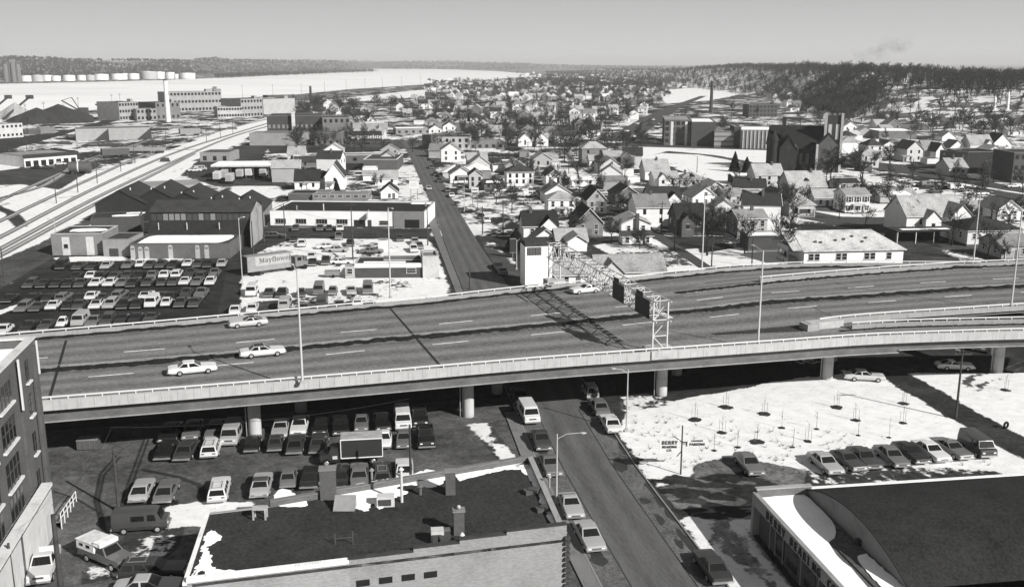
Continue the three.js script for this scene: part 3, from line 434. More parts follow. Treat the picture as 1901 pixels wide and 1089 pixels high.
// the sign gantry: a box truss on two braced towers
{
  const [ax, az] = [17.99, -116.87], [bx, bz] = [6.8, -156.46];
  const A = V(ax, 0, az), B = V(bx, 0, bz), L = A.distanceTo(B), o = thing('sign_gantry', 'steel truss sign gantry spanning the whole freeway on braced towers', 'gantry', ax, HD, az, Math.atan2(-(bz - az), bx - ax));
  const gm = mat(0.55, null, 0.55), W = 1.9, y0 = 4.3, y1 = 6.7, n = 17, r = 0.065;
  for (const z of [-W / 2, W / 2]) for (const y of [y0, y1]) obj('chord', bar(V(-1, y, z), V(L + 1, y, z), 0.085), gm, o);
  for (let i = 0; i <= n; i++) {
    const x = L * i / n, x2 = L * (i + 1) / n, g = [];
    for (const z of [-W / 2, W / 2]) g.push(bar(V(x, y0, z), V(x, y1, z), r, 5)); for (const y of [y0, y1]) g.push(bar(V(x, y, -W / 2), V(x, y, W / 2), r, 5));
    if (i < n) { for (const z of [-W / 2, W / 2]) g.push(i % 2 ? bar(V(x, y0, z), V(x2, y1, z), r, 5) : bar(V(x, y1, z), V(x2, y0, z), r, 5)); for (const y of [y0, y1]) g.push(bar(V(x, y, i % 2 ? W / 2 : -W / 2), V(x2, y, i % 2 ? -W / 2 : W / 2), r, 5)); }
    obj('truss_bay', g, gm, o);
  }
  for (const [x, nm] of [[0, 'near'], [L, 'far']]) {
    const g = []; for (const z of [-W / 2, W / 2]) obj('tower_leg', bar(V(x, x ? -0.5 : 0.2, z), V(x, y1 + 0.1, z), 0.13, 8), gm, o);
    const lv = [0.3, 2.3, 4.3]; for (let i = 0; i < 2; i++) g.push(bar(V(x, lv[i + 1], -W / 2), V(x, lv[i + 1], W / 2), 0.07), bar(V(x, lv[i], i % 2 ? -W / 2 : W / 2), V(x, lv[i + 1], i % 2 ? W / 2 : -W / 2), 0.07));
    g.push(bar(V(x, y0, -W / 2), V(x, y1, W / 2), .07)); obj('tower_bracing', g, gm, o);
  }
  obj('plinth', bbox(3, 1.05, 3.3, 0, -0.2, 0), concMat, o); obj('plinth', bbox(2.4, 1.0, 3, L, -0.2, 0), concMat, o);
  for (let i = 0; i < 26; i++) obj('walkway_plank', box(1.1, 0.05, 0.75, 0.8 + i * (L - 1.6) / 25, y0 + 0.1, W / 2 + 0.5), mat(0.5, 'metal', .6), o);
  // the signs face away from the camera: dark backs
  for (const [x, w, h] of [[2.8, 4.4, 2.25], [10.7, 3.9, 2.25]]) {
    const s = obj('sign_panel', box(w, h, 0.09, x, 5.5, -W / 2 - 0.28), mat(0.022, 'metal', .7), o);
    obj('sign_rim', [box(w, 0.08, .1, x, 5.5 + h / 2, -W / 2 - .29), box(w, .08, .1, x, 5.5 - h / 2, -W / 2 - .29)], mat(0.12, null, .7), s);
    obj('sign_panel', box(w * .45, 0.55, 0.09, x + w * .2, 5.5 + h / 2 + .3, -W / 2 - 0.28), mat(0.022, 'metal', .7), o);
  }
}

// ---------- vehicles ----------
const glass = mat(0.012, null, 0.08), chrome = mat(0.6, null, 0.25, { metalness: 0.7 }), rubber = mat(0.015, null, 0.9), hub = mat(0.5, null, 0.35, { metalness: 0.5 }), lampW = mat(0.75, null, 0.2), lampR = mat(0.12, null, 0.3);
const paints = new Map();
const paint = (v) => { if (!paints.has(v)) { const m = new THREE.MeshPhysicalMaterial({ roughness: 0.42, clearcoat: 0.4, clearcoatRoughness: 0.15, side: THREE.DoubleSide }); m.color.setRGB(v, v, v); paints.set(v, m); } return paints.get(v); };
// a shell through cross-sections [x, half width, foot, shoulder height, top height, how far the top leans in]
function shell(st) {
  const ring = ([x, w, y0, ys, yt, k]) => [[x, y0, -w * 0.88], [x, y0 + (ys - y0) * 0.45, -w], [x, ys, -w * 0.985], [x, yt, -w * k], [x, yt + 0.025, 0], [x, yt, w * k], [x, ys, w * 0.985], [x, y0 + (ys - y0) * 0.45, w], [x, y0, w * 0.88]];
  const R = st.map(ring), f = [R[0].slice(), R[R.length - 1].slice().reverse()];
  for (let i = 0; i < R.length - 1; i++) for (let j = 0; j < 9; j++) { const k = (j + 1) % 9; f.push([R[i][j], R[i][k], R[i + 1][k], R[i + 1][j]]); }
  const g = faces(f); return g;
}
const KIND = {
  sedan: { L: 5.3, W: 1.95, H: 1.42, st: [[2.65, .86, .36, .5, .66, .9], [2.6, .93, .3, .6, .8, .92], [2.1, .97, .26, .66, .87, .93], [.95, .975, .26, .7, .93, .93], [-1.55, .975, .26, .72, .96, .93], [-2.3, .95, .28, .68, .92, .93], [-2.62, .9, .34, .6, .86, .92], [-2.65, .86, .38, .5, .7, .9]], cab: [-1.62, 1.0, -.98, .22], wx: [1.68, -1.42] },
  coupe: { L: 5.0, W: 1.9, H: 1.32, st: [[2.5, .84, .36, .5, .66, .9], [2.44, .92, .28, .58, .78, .92], [1.9, .95, .24, .64, .85, .93], [.7, .95, .24, .68, .9, .93], [-1.5, .95, .24, .72, .95, .93], [-2.2, .93, .28, .66, .88, .93], [-2.46, .88, .34, .56, .8, .92], [-2.5, .84, .38, .5, .68, .9]], cab: [-1.95, .72, -.85, -.1], wx: [1.55, -1.3] },
  wagon: { L: 5.3, W: 1.96, H: 1.5, st: [[2.65, .86, .36, .5, .66, .9], [2.6, .93, .3, .6, .8, .92], [2.1, .97, .26, .66, .87, .93], [.95, .975, .26, .7, .93, .93], [-2.2, .975, .28, .72, .96, .93], [-2.6, .94, .32, .7, .94, .93], [-2.65, .9, .36, .6, .9, .92]], cab: [-2.55, 1.0, -2.25, .22], wx: [1.68, -1.5], rack: 1 },
  small: { L: 4.3, W: 1.68, H: 1.38, st: [[2.15, .74, .36, .5, .64, .9], [2.1, .8, .3, .58, .76, .92], [1.6, .83, .26, .64, .84, .93], [.7, .84, .26, .68, .9, .93], [-1.3, .84, .26, .68, .92, .93], [-1.9, .82, .28, .66, .88, .93], [-2.12, .78, .34, .58, .8, .92], [-2.15, .74, .38, .5, .68, .9]], cab: [-1.35, .85, -.85, .15], wx: [1.35, -1.2] },
  beetle: { L: 4.0, W: 1.56, H: 1.5, st: [[2.0, .5, .4, .45, .55, .8], [1.85, .66, .32, .55, .72, .8], [1.4, .74, .28, .68, .86, .78], [.85, .77, .28, .72, .95, .82], [-.6, .78, .28, .74, 1.0, .84], [-1.3, .76, .28, .7, .98, .7], [-1.8, .66, .32, .56, .76, .7], [-2.0, .5, .4, .45, .55, .8]], cab: [-1.35, .8, -.65, .25], wx: [1.25, -1.2], dome: 1 },
  van: { L: 4.9, W: 2.0, H: 2.05, st: [[2.45, .9, .42, .6, .95, .95], [2.4, .97, .36, .75, 1.12, .95], [1.95, 1, .34, 1.0, 1.2, .93], [1.55, 1, .34, 1.1, 1.92, .8], [1.2, 1, .34, 1.15, 2.02, .82], [-2.3, 1, .36, 1.15, 2.02, .82], [-2.45, .97, .4, 1.1, 1.92, .82]], wx: [1.55, -1.4], van: 1 },
  pickup: { L: 5.3, W: 1.98, H: 1.78, st: [[2.65, .88, .45, .65, .95, .93], [2.58, .95, .4, .75, 1.04, .94], [1.2, .98, .38, .8, 1.1, .94], [.9, .98, .38, .85, 1.12, .94], [-.55, .98, .38, .85, 1.12, .95]], cab: [-.5, 1.0, -.3, .45], wx: [1.75, -1.55], bed: 1 },
  jeep: { L: 3.9, W: 1.7, H: 1.85, st: [[1.95, .72, .5, .7, .95, .96], [1.9, .76, .45, .75, 1.02, .96], [.6, .82, .42, .8, 1.08, .96], [-1.85, .82, .42, .8, 1.1, .97], [-1.95, .8, .45, .75, 1.05, .97]], cab: [-1.88, .6, -1.82, .5], wx: [1.25, -1.2], spare: 1 },
};
function quadWin(a, b, c, d, s, out) {   // a pane on a four-cornered face, shrunk to s and set proud
  const m = a.clone().add(b).add(c).add(d).multiplyScalar(.25), n = V().crossVectors(V().subVectors(b, a), V().subVectors(d, a)).normalize().multiplyScalar(out), P = [a, b, c, d].map((p) => p.clone().sub(m).multiplyScalar(s).add(m).add(n).toArray());
  return P;
}
const carCache = new Map();
function buildCar(kind, v, roofV, far) {
  const K = KIND[kind], o = new THREE.Group(), pm = paint(v), W = K.W / 2;
  const bodyG = [shell(K.st)];
  const add = (n, g, m, p = o) => obj(n, g, m, p);
  let roofFace = null;
  if (K.cab) {
    const [b0, b1, t0, t1] = K.cab, yb = K.st[3][4] - .02, wb = W * .9, wt = W * (K.dome ? .6 : .74), H = K.H;
    const C = { rl: V(b0, yb, -wb), rr: V(b0, yb, wb), fl: V(b1, yb, -wb), fr: V(b1, yb, wb), Rl: V(t0, H - .03, -wt), Rr: V(t0, H - .03, wt), Fl: V(t1, H - .05, -wt), Fr: V(t1, H - .05, wt) }, A = (k) => C[k].toArray();
    bodyG.push(faces([[A('rl'), A('rr'), A('Rr'), A('Rl')], [A('fr'), A('fl'), A('Fl'), A('Fr')], [A('rr'), A('fr'), A('Fr'), A('Rr')], [A('fl'), A('rl'), A('Rl'), A('Fl')]]));
    const rt = .03, tl = K.dome ? .14 : .05, m0 = t0 + .1, m1 = t1 - .12, in2 = wt * .86;
    roofFace = faces([[[m0, H - .05 + tl, -in2], [m0, H - .05 + tl, in2], [m1, H - .05 + tl, in2], [m1, H - .05 + tl, -in2]], [A('Rl'), A('Rr'), [m0, H - .05 + tl, in2], [m0, H - .05 + tl, -in2]], [A('Fr'), A('Fl'), [m1, H - .05 + tl, -in2], [m1, H - .05 + tl, in2]], [A('Rr'), A('Fr'), [m1, H - .05 + tl, in2], [m0, H - .05 + tl, in2]], [A('Fl'), A('Rl'), [m0, H - .05 + tl, -in2], [m1, H - .05 + tl, -in2]]]);
    add('windshield', faces([quadWin(C.fr, C.fl, C.Fl, C.Fr, .86, .015)]), glass); add('rear_window', faces([quadWin(C.rl, C.rr, C.Rr, C.Rl, .84, .015)]), glass);
    const mid = (a, b, t) => a.clone().lerp(b, t);
    const segs = kind === 'wagon' ? [[0, .34], [.34, .66], [.66, 1]] : kind === 'pickup' ? [[0, 1]] : [[0, .46], [.46, 1]];
    for (const s of segs) {
      add('side_window', faces([quadWin(mid(C.rr, C.fr, s[0]), mid(C.rr, C.fr, s[1]), mid(C.Rr, C.Fr, s[1]), mid(C.Rr, C.Fr, s[0]), .82, .015)]), glass);
      add('side_window', faces([quadWin(mid(C.fl, C.rl, 1 - s[1]), mid(C.fl, C.rl, 1 - s[0]), mid(C.Fl, C.Rl, 1 - s[0]), mid(C.Fl, C.Rl, 1 - s[1]), .82, .015)]), glass);
    }
  }
  if (K.van) {
    const w = 1.0;
    add('windshield', faces([[[1.93, 1.25, .86], [1.93, 1.25, -.86], [1.6, 1.86, -.72], [1.6, 1.86, .72]].map(([x, y, z]) => [x + .03, y + .02, z])]), glass);
    for (const s of [-1, 1]) { add('side_window', faces([[[1.5, 1.22, s * 1.0], [.75, 1.22, s * 1.0], [.75, 1.78, s * .905], [1.35, 1.78, s * .905]].map(([x, y, z]) => [x, y, z + s * .012])]), glass); add('side_window', faces([[[.45, 1.25, s], [-.7, 1.25, s], [-.7, 1.72, s * .92], [.45, 1.72, s * .92]].map(([x, y, z]) => [x, y, z + s * .012])]), glass); }
    add('rear_window', faces([[[-2.47, 1.3, -.7], [-2.47, 1.3, .7], [-2.46, 1.75, .65], [-2.46, 1.75, -.65]]]), glass);
  }
  if (K.bed) {
    bodyG.push(bbox(2.15, .06, 1.7, -1.6, .62, 0), bbox(2.15, .62, .1, -1.6, .52, .92), bbox(2.15, .62, .1, -1.6, .52, -.92), bbox(.08, .62, 1.94, -2.66, .52, 0), bbox(2.1, .3, 1.5, -1.6, .4, 0));
  }
  add('body', bodyG, pm);
  if (roofFace) add('roof', roofFace, roofV === undefined ? pm : mat(roofV, null, .8));
  if (K.rack && !far) add('roof_rack', [box(1.6, .04, .05, -1.2, K.H + .07, .45), box(1.6, .04, .05, -1.2, K.H + .07, -.45), box(.05, .04, .9, -.5, K.H + .06, 0), box(.05, .04, .9, -1.9, K.H + .06, 0)], chrome);
  const r = kind === 'pickup' || kind === 'jeep' ? .37 : .33;
  for (const x of K.wx) for (const s of [-1, 1]) {
    const w = add('wheel', new THREE.CylinderGeometry(r, r, .22, far ? 10 : 16).rotateX(Math.PI / 2).translate(x, r, s * (W - .11)), rubber);
    if (!far) add('hubcap', new THREE.CylinderGeometry(r * .56, r * .62, .03, 12).rotateX(Math.PI / 2).translate(x, r, s * (W + .012)), hub, w);
  }
  const e0 = K.st[0][0], e1 = K.bed ? -2.7 : K.st[K.st.length - 1][0];
  add('bumper', bbox(.13, .16, K.W * .95, e0 + .05, .4, 0), chrome); add('bumper', bbox(.13, .16, K.W * .95, e1 - .05, .42, 0), chrome);
  if (!far) {
    const yt = K.st[0][4];
    add('grille', box(.04, .14, K.W * .42, e0 + .01, yt - .1, 0), mat(.05, null, .4));
    for (const s of [-1, 1]) { add('headlight', box(.05, .13, .3, e0 + .015, yt - .1, s * K.W * .31), lampW); add('tail_light', box(.05, .13, .32, e1 - .01, (K.bed ? .85 : K.st[K.st.length - 1][4]) - .12, s * K.W * .3), lampR); }
  }
  if (K.spare) add('spare_wheel', new THREE.CylinderGeometry(.36, .36, .2, 14).rotateZ(Math.PI / 2).translate(-2.08, .95, .2), rubber);
  return o;
}
const SH = [[.62, 'white'], [.4, 'pale grey'], [.15, 'mid grey'], [.05, 'dark grey'], [.012, 'black']];
function car(kind, v, x, z, turn, label, group, y = 0, opt = {}) {
  const key = kind + v + (opt.roof ?? '') + (opt.far ? 'f' : '');
  if (!carCache.has(key)) carCache.set(key, buildCar(kind, v, opt.roof, opt.far));
  const o = carCache.get(key).clone(); o.name = { sedan: 'sedan', coupe: 'coupe', wagon: 'station_wagon', small: 'small_car', beetle: 'rounded_small_car', van: 'van', pickup: 'pickup_truck', jeep: 'off_road_car' }[kind];
  o.position.set(x, y, z); o.rotation.y = turn; if (opt.s) o.scale.setScalar(opt.s);
  return tag(o, label, kind === 'van' ? 'van' : kind === 'pickup' ? 'pickup' : 'car', group);
}
const AWAY = Math.atan2(0.989, -0.146), TOWARD = AWAY - Math.PI;
const tone = (v) => SH.reduce((a, b) => Math.abs(b[0] - v) < Math.abs(a[0] - v) ? b : a)[1];
const W_ = .62, P_ = .36, M_ = .13, D_ = .045, B_ = .012;
const KN = { sedan: 'sedan', coupe: 'low coupe', wagon: 'station wagon', small: 'small sedan', beetle: 'small rounded car', van: 'van', pickup: 'pickup', jeep: 'boxy off-road car' };
// the four cars on the freeway
const HDc = HD + 0.015, fwT = Math.atan2(0.4, 0.917);
for (const [kind, v, p, turn, label, roof] of [
  ['sedan', .7, [-36.65, -109.27], fwT - 0.06, 'white four-door sedan in the near lanes, close to the brick corner building'],
  ['sedan', .62, [-30.31, -116.18], fwT - .06, 'white sedan with a dark roof hugging the black median ridge', .04],
  ['coupe', .5, [-35.62, -130.18], fwT - .06 + Math.PI, 'pale coupe with a dark vinyl roof in the far lanes', .06],
  ['coupe', .66, [11.38, -150.29], fwT + Math.PI, 'white coupe passing below the sign gantry']]) car(kind, v, p[0], p[1], turn, label, 'cars driving on the freeway', HDc, { roof });
// rows: [px, kind, tone] resolved to plan positions
function row(list, group, label, turn, far) {
  list.forEach(([p, kind, v, t], i) => { const e = (t || 0); car(kind, v, p[0] + rr(-.12, .12), p[1] + rr(-.35, .35), (e ? e : turn) + rr(-.055, .055), label(i, kind, tone(v)), group, 0, { far, roof: v > .3 && rnd() < .18 ? .05 : undefined }); });
}

row([[[-94.65, -205.12], 'van', B_], [[-90.8, -205.12], 'sedan', D_], [[-88.06, -205.12], 'coupe', B_], [[-85.45, -205.46], 'sedan', P_], [[-80.98, -206.43], 'sedan', M_], [[-78.93, -207.06], 'small', W_], [[-76.4, -206.77], 'sedan', D_], [[-74.22, -207.06], 'sedan', D_], [[-71.53, -206.77], 'sedan', B_], [[-68.93, -208.09], 'coupe', W_], [[-66.79, -207.75], 'sedan', D_], [[-64.47, -207.06], 'sedan', B_], [[-61.85, -207.57], 'sedan', P_]], 'cars in the crowded car park beyond the freeway', (i, k, t) => `${t} ${KN[k]}, ${ordinal(i)} from left in the factory-side line of the crowded car park`, TOWARD, true);
row([[[-87.24, -195.64], 'sedan', B_], [[-84.55, -196.2], 'sedan', W_], [[-82.33, -196.2], 'wagon', B_], [[-79.65, -195.89], 'coupe', D_], [[-77.3, -196.2], 'sedan', D_], [[-74.87, -195.89], 'sedan', B_], [[-72.45, -196.2], 'sedan', M_], [[-70.05, -196.67], 'sedan', W_], [[-67.81, -197.4], 'wagon', W_], [[-64.94, -196.67], 'pickup', D_], [[-62.53, -195.89], 'wagon', D_], [[-60.08, -196.67], 'pickup', M_]], 'cars in the crowded car park beyond the freeway', (i, k, t) => `${t} ${KN[k]}, ${ordinal(i)} from left in the back line of the upper double row`, AWAY, true);
row([[[-92.91, -187.71], 'wagon', D_], [[-90.39, -187.71], 'coupe', B_], [[-88, -188], 'coupe', B_], [[-85.63, -188], 'sedan', B_], [[-83.33, -188.52], 'sedan', D_], [[-80.78, -188.81], 'sedan', W_], [[-78.09, -188.81], 'sedan', W_], [[-75.83, -189.1], 'coupe', M_], [[-73.48, -188.81], 'sedan', B_], [[-70.76, -189.1], 'sedan', D_], [[-68.17, -189.39], 'small', D_], [[-66.01, -189.63], 'coupe', D_], [[-63.86, -189.93], 'coupe', W_], [[-61.47, -189.93], 'coupe', M_], [[-59.02, -190.22], 'sedan', W_]], 'cars in the crowded car park beyond the freeway', (i, k, t) => `${t} ${KN[k]}, ${ordinal(i)} from left in the front line of the upper double row`, TOWARD, true);
row([[[-90.99, -175.39], 'sedan', B_], [[-86.83, -175.98], 'sedan', B_], [[-84.16, -176.23], 'coupe', B_], [[-81.68, -176.95], 'wagon', M_], [[-78.88, -176.61], 'coupe', B_], [[-77, -177.46], 'sedan', W_], [[-74.27, -176.61], 'small', D_], [[-72.16, -178.41], 'wagon', M_], [[-69.05, -177.21], 'small', D_], [[-67.15, -178.19], 'sedan', W_], [[-64.35, -177.81], 'coupe', D_], [[-62.32, -177.21], 'sedan', B_], [[-59.9, -178.41], 'pickup', D_], [[-57.29, -178.67], 'pickup', M_]], 'cars in the crowded car park beyond the freeway', (i, k, t) => `${t} ${KN[k]}, ${ordinal(i)} from left in the back line of the lower double row`, AWAY, true);
row([[[-85.21, -169.08], 'wagon', M_], [[-83.02, -169.28], 'coupe', D_], [[-80.61, -170.18], 'coupe', W_], [[-77.86, -170.18], 'small', B_], [[-76.13, -170.42], 'sedan', D_], [[-73.42, -170.74], 'sedan', W_], [[-71.12, -171.1], 'wagon', P_], [[-68.42, -171.1], 'wagon', B_], [[-66.33, -171.34], 'sedan', B_], [[-63.82, -171.54], 'van', W_], [[-61.47, -172.22], 'small', W_], [[-58.97, -172.46], 'sedan', D_], [[-56.37, -172.46], 'sedan', D_]], 'cars in the crowded car park beyond the freeway', (i, k, t) => `${t} ${KN[k]}, ${ordinal(i)} from left in the front line of the lower double row`, TOWARD, true);
row([[[-81.13, -153.83], 'sedan', W_], [[-78.19, -156.18], 'sedan', B_], [[-75.76, -157.13], 'coupe', D_], [[-73.64, -158.12], 'beetle', W_], [[-71.34, -159.09], 'van', P_], [[-69.01, -159.58], 'sedan', M_], [[-67.06, -160.11], 'wagon', D_], [[-64.96, -160.6], 'coupe', B_], [[-62.71, -161.1], 'sedan', B_], [[-60.32, -161.6], 'coupe', D_]], 'cars in the crowded car park beyond the freeway', (i, k, t) => `${t} ${KN[k]}, ${ordinal(i)} from left in the line against the far parapet`, TOWARD, true);
row([[[-39.28, -108.52], 'sedan', B_], [[-37.03, -108.99], 'sedan', M_], [[-34.5, -109.47], 'sedan', M_], [[-31.94, -107.36], 'van', P_], [[-27.11, -109.85], 'coupe', P_], [[-24.97, -110.33], 'sedan', W_], [[-22.48, -110.78], 'small', B_], [[-20.22, -110.78], 'sedan', B_], [[-17.79, -111.25], 'small', M_], [[-15.4, -111.62], 'coupe', B_], [[-13.11, -112.2], 'van', W_], [[-11.02, -113.41], 'pickup', B_]], 'cars parked in the car park beneath the freeway edge', (i, k, t) => `${t} ${KN[k]}, ${ordinal(i)} from left in the line nearest the freeway shade`, AWAY + Math.PI, false);
row([[[-38.16, -102.93], 'coupe', B_], [[-35.94, -103.13], 'sedan', D_], [[-33.27, -103.78], 'wagon', W_], [[-29.13, -104.66], 'small', B_], [[-26.56, -105.01], 'small', D_], [[-24.3, -104.8], 'coupe', D_], [[-21.62, -105.35], 'sedan', D_]], 'cars parked in the car park beneath the freeway edge', (i, k, t) => `${t} ${KN[k]}, ${ordinal(i)} from left in the second line below the freeway`, AWAY, false);
row([[[-14.4, -105.64], 'beetle', W_], [[-12.32, -106.29], 'small', M_], [[-9.75, -106.81], 'pickup', B_]], 'cars parked in the car park beneath the freeway edge', (i, k, t) => `${t} ${KN[k]} parked ${['behind the box truck', 'right of the box truck', 'at the street end, right of the box truck'][i]}`, AWAY + Math.PI, false);
row([[[-37.02, -92.1], 'coupe', P_], [[-34.5, -92.26], 'coupe', M_], [[-29.39, -92.41], 'wagon', W_], [[-25.28, -93.57], 'sedan', P_], [[-23.01, -95.32], 'small', M_], [[-20.79, -95.5], 'coupe', B_], [[-17.82, -96.03], 'sedan', B_], [[-15.72, -96.22], 'sedan', M_], [[-13.47, -96.4], 'wagon', D_], [[-11.38, -97.5], 'coupe', W_]], 'cars parked in the car park beneath the freeway edge', (i, k, t) => `${t} ${KN[k]}, ${ordinal(i)} from left in the line behind the flat black roof`, AWAY, false);
row([[[1.05, -121.25], 'sedan', D_], [[1.9, -114.05], 'van', W_], [[3.39, -105.79], 'sedan', D_], [[4.18, -98.5], 'coupe', M_], [[5.66, -89.17], 'coupe', P_], [[6.92, -82.21], 'sedan', P_]], 'cars parked at the kerb beside the flat black roof', (i, k, t) => `${t} ${KN[k]}, ${ordinal(i)} from the freeway along the flat-roof kerb`, TOWARD, false);
row([[[10.08, -122.46], 'jeep', P_], [[10.81, -116.92], 'sedan', M_], [[11.63, -110.89], 'sedan', W_]], 'cars parked at the kerb beside the snowy lot', (i, k, t) => `${t} ${KN[k]}, ${ordinal(i)} from the freeway along the snowy lot kerb`, AWAY, false);
row([[[33.34, -99.6], 'sedan', P_], [[36.15, -100.2], 'coupe', D_], [[38.11, -101.02], 'sedan', D_], [[41.16, -101.44], 'sedan', M_], [[43.57, -102.06], 'sedan', B_], [[46.1, -102.69], 'sedan', W_], [[48.64, -102.91], 'coupe', M_], [[51.59, -103.99], 'van', D_]], 'cars parked side by side below the snowy lot', (i, k, t) => `${t} ${KN[k]}, ${ordinal(i)} from left in the row below the snowy lot`, TOWARD, false);
row([[[25.17, -98.99], 'sedan', M_]], 'lone cars near the snowy lot', (i, k, t) => `mid grey sedan parked alone in front of the snowy lot, off the row`, TOWARD, false);
car('sedan', .5, ...[47.91, -129.49], -0.15, 'pale sedan standing broadside beside a pier in the snowy lot', 'lone cars near the snowy lot');
car('coupe', .66, ...[62.35, -134.4], -0.1, 'white coupe standing broadside in the shade edge by the far right pier', 'lone cars near the snowy lot');
car('sedan', .03, ...[16.95, -76.91], AWAY, 'black sedan at the kerb beside the lettered showroom front', 'lone cars near the snowy lot');
car('van', .05, ...[-34.26, -84.92], 0.16, 'dark van standing broadside on the snow patch by the flat roof', 'vehicles in the yard beside the brick corner building');
car('pickup', .55, ...[-39.62, -76.91], TOWARD + .12, 'white pickup parked against the whitewashed wall', 'vehicles in the yard beside the brick corner building');
car('wagon', .03, ...[-30.17, -76.36], 0.1, 'black station wagon nose to nose with the camper pickup', 'vehicles in the yard beside the brick corner building');
car('sedan', .4, ...[-29.62, -73.56], 0.1, 'pale car cut by the bottom edge beside the black wagon', 'vehicles in the yard beside the brick corner building');
{ // pickup with a camper top
  const o = car('pickup', .12, ...[-34.94, -78.68], -0.55, 'grey pickup carrying a white camper top', 'vehicles in the yard beside the brick corner building');
  const c = obj('camper_top', [bbox(2.35, .75, 1.95, -1.6, 1.1, 0), bbox(.9, .35, 1.85, -.05, 1.78, 0)], mat(.7, 'metal', .6), o);
  obj('camper_roof', bbox(2.9, .05, 2.0, -1.45, 1.86, 0), mat(.6, 'rough'), c); for (const x of [-2.1, -1.2]) obj('camper_window', box(.45, .25, .03, x, 1.55, .99), glass, c);
}
{ // box truck in the near car park
  const o = thing('box_truck', 'dark box truck with a pale roof standing broadside under the freeway', 'truck', ...((p) => [p[0], 0, p[1]])([-17.19, -100.75]), 0.14);
  obj('cargo_box', bbox(4.4, 2.1, 2.2, 1.0, .95, 0), mat(.02, 'metal', .6), o); obj('box_roof', bbox(4.42, .05, 2.22, 1.0, 3.06, 0), mat(.32, 'rough'), o);
  obj('box_rim', [bbox(4.46, .1, .05, 1, .93, 1.12), bbox(.08, 2.1, .06, -1.2, .95, 1.12), bbox(.08, 2.1, .06, 3.2, .95, 1.12), bbox(4.46, .1, .05, 1, 2.98, 1.12)], mat(.45, null, .5), o);
  obj('chassis', bbox(6.2, .25, 1.0, .1, .6, 0), mat(.03, null, .8), o);
  const cab = obj('cab', shell([[-3.5, .8, .5, .8, 1.15, .9], [-3.4, .9, .45, .9, 1.25, .9], [-2.6, .95, .45, 1, 1.35, .92], [-2.3, .97, .45, 1.1, 2.0, .84], [-1.3, .97, .45, 1.1, 2.05, .86]]), paint(.03), o);
  obj('door_lettering', box(.5, .35, .02, -1.85, 1.05, .985), mat(.5, null, .8), cab); obj('windshield', faces([[[-2.62, 1.38, .8], [-2.62, 1.38, -.8], [-2.36, 1.95, -.72], [-2.36, 1.95, .72]]]), glass, cab);
  for (const x of [-2.75, 2.2]) for (const s of [-1, 1]) { const w = obj('wheel', new THREE.CylinderGeometry(.45, .45, .28, 16).rotateX(Math.PI / 2).translate(x, .45, s * .9), rubber, o); obj('hubcap', new THREE.CylinderGeometry(.2, .24, .03, 12).rotateX(Math.PI / 2).translate(x, .45, s * 1.05), hub, w); }
}
{ // skip by the shade line
  const [x, z] = [-47.36, -104.77], o = thing('dumpster', 'ribbed steel dumpster at the edge of the freeway shade', 'dumpster', x, 0, z, 0.1);
  obj('bin', bbox(2.2, 1.05, 1.4, 0, .12, 0), mat(.07, 'metal', .7), o); obj('lid', bbox(2.25, .06, 1.45, 0, 1.18, 0), mat(.2, 'metal', .7), o); for (const d of [-.8, -.3, .3, .8]) obj('rib', bbox(.07, .9, .06, d, .18, .73), mat(.12, null, .7), o);
}

// ---------- building helpers ----------
const frameM = mat(.5, null, .8), sillM = mat(.45, 'concrete'), paneM = mat(.02, null, .12), snowM = mat(.85, 'snow');
// one window on a wall: o: group, face f/l/r/b of a block w wide and d deep, u along, v sill height
function win(o, P, face, u, v, w, h, opt = {}) {
  const { W, D } = P; let g = (ww, hh, t, du, dv, out) => { const b = box(ww, hh, t, u + du, v + h / 2 + dv, out); if (face === 'f') return b; if (face === 'b') return b.rotateY(Math.PI).translate(0, 0, -D); if (face === 'r') return b.rotateY(Math.PI / 2).translate(W / 2, 0, -D / 2); return b.rotateY(-Math.PI / 2).translate(-W / 2, 0, -D / 2); };
  const p = obj('window', g(w, h, .06, 0, 0, .0), opt.pane || paneM, o);
  if (!opt.plain) { const t = opt.t || .09; obj('frame', [g(w + 2 * t, t, .12, 0, h / 2 + t / 2, .02), g(t, h, .12, -w / 2 - t / 2, 0, .02), g(t, h, .12, w / 2 + t / 2, 0, .02), ...(opt.bars ? Array.from({ length: opt.bars }, (_, i) => g(t * .6, h, .09, -w / 2 + w * (i + 1) / (opt.bars + 1), 0, .02)) : [g(w, t * .7, .09, 0, 0, .02)])], opt.frame || frameM, p); obj('sill', g(w + .3, .12, .24, 0, -h / 2 - .06, .06), opt.sill || sillM, p); }
  return p;
}
function winGrid(o, P, face, cols, rows, u0, u1, v0, v1, w, h, opt) { for (let r = 0; r < rows; r++) for (let c = 0; c < cols; c++) win(o, P, face, cols > 1 ? u0 + (u1 - u0) * c / (cols - 1) : (u0 + u1) / 2, rows > 1 ? v0 + (v1 - v0) * r / (rows - 1) : v0, w, h, opt); }
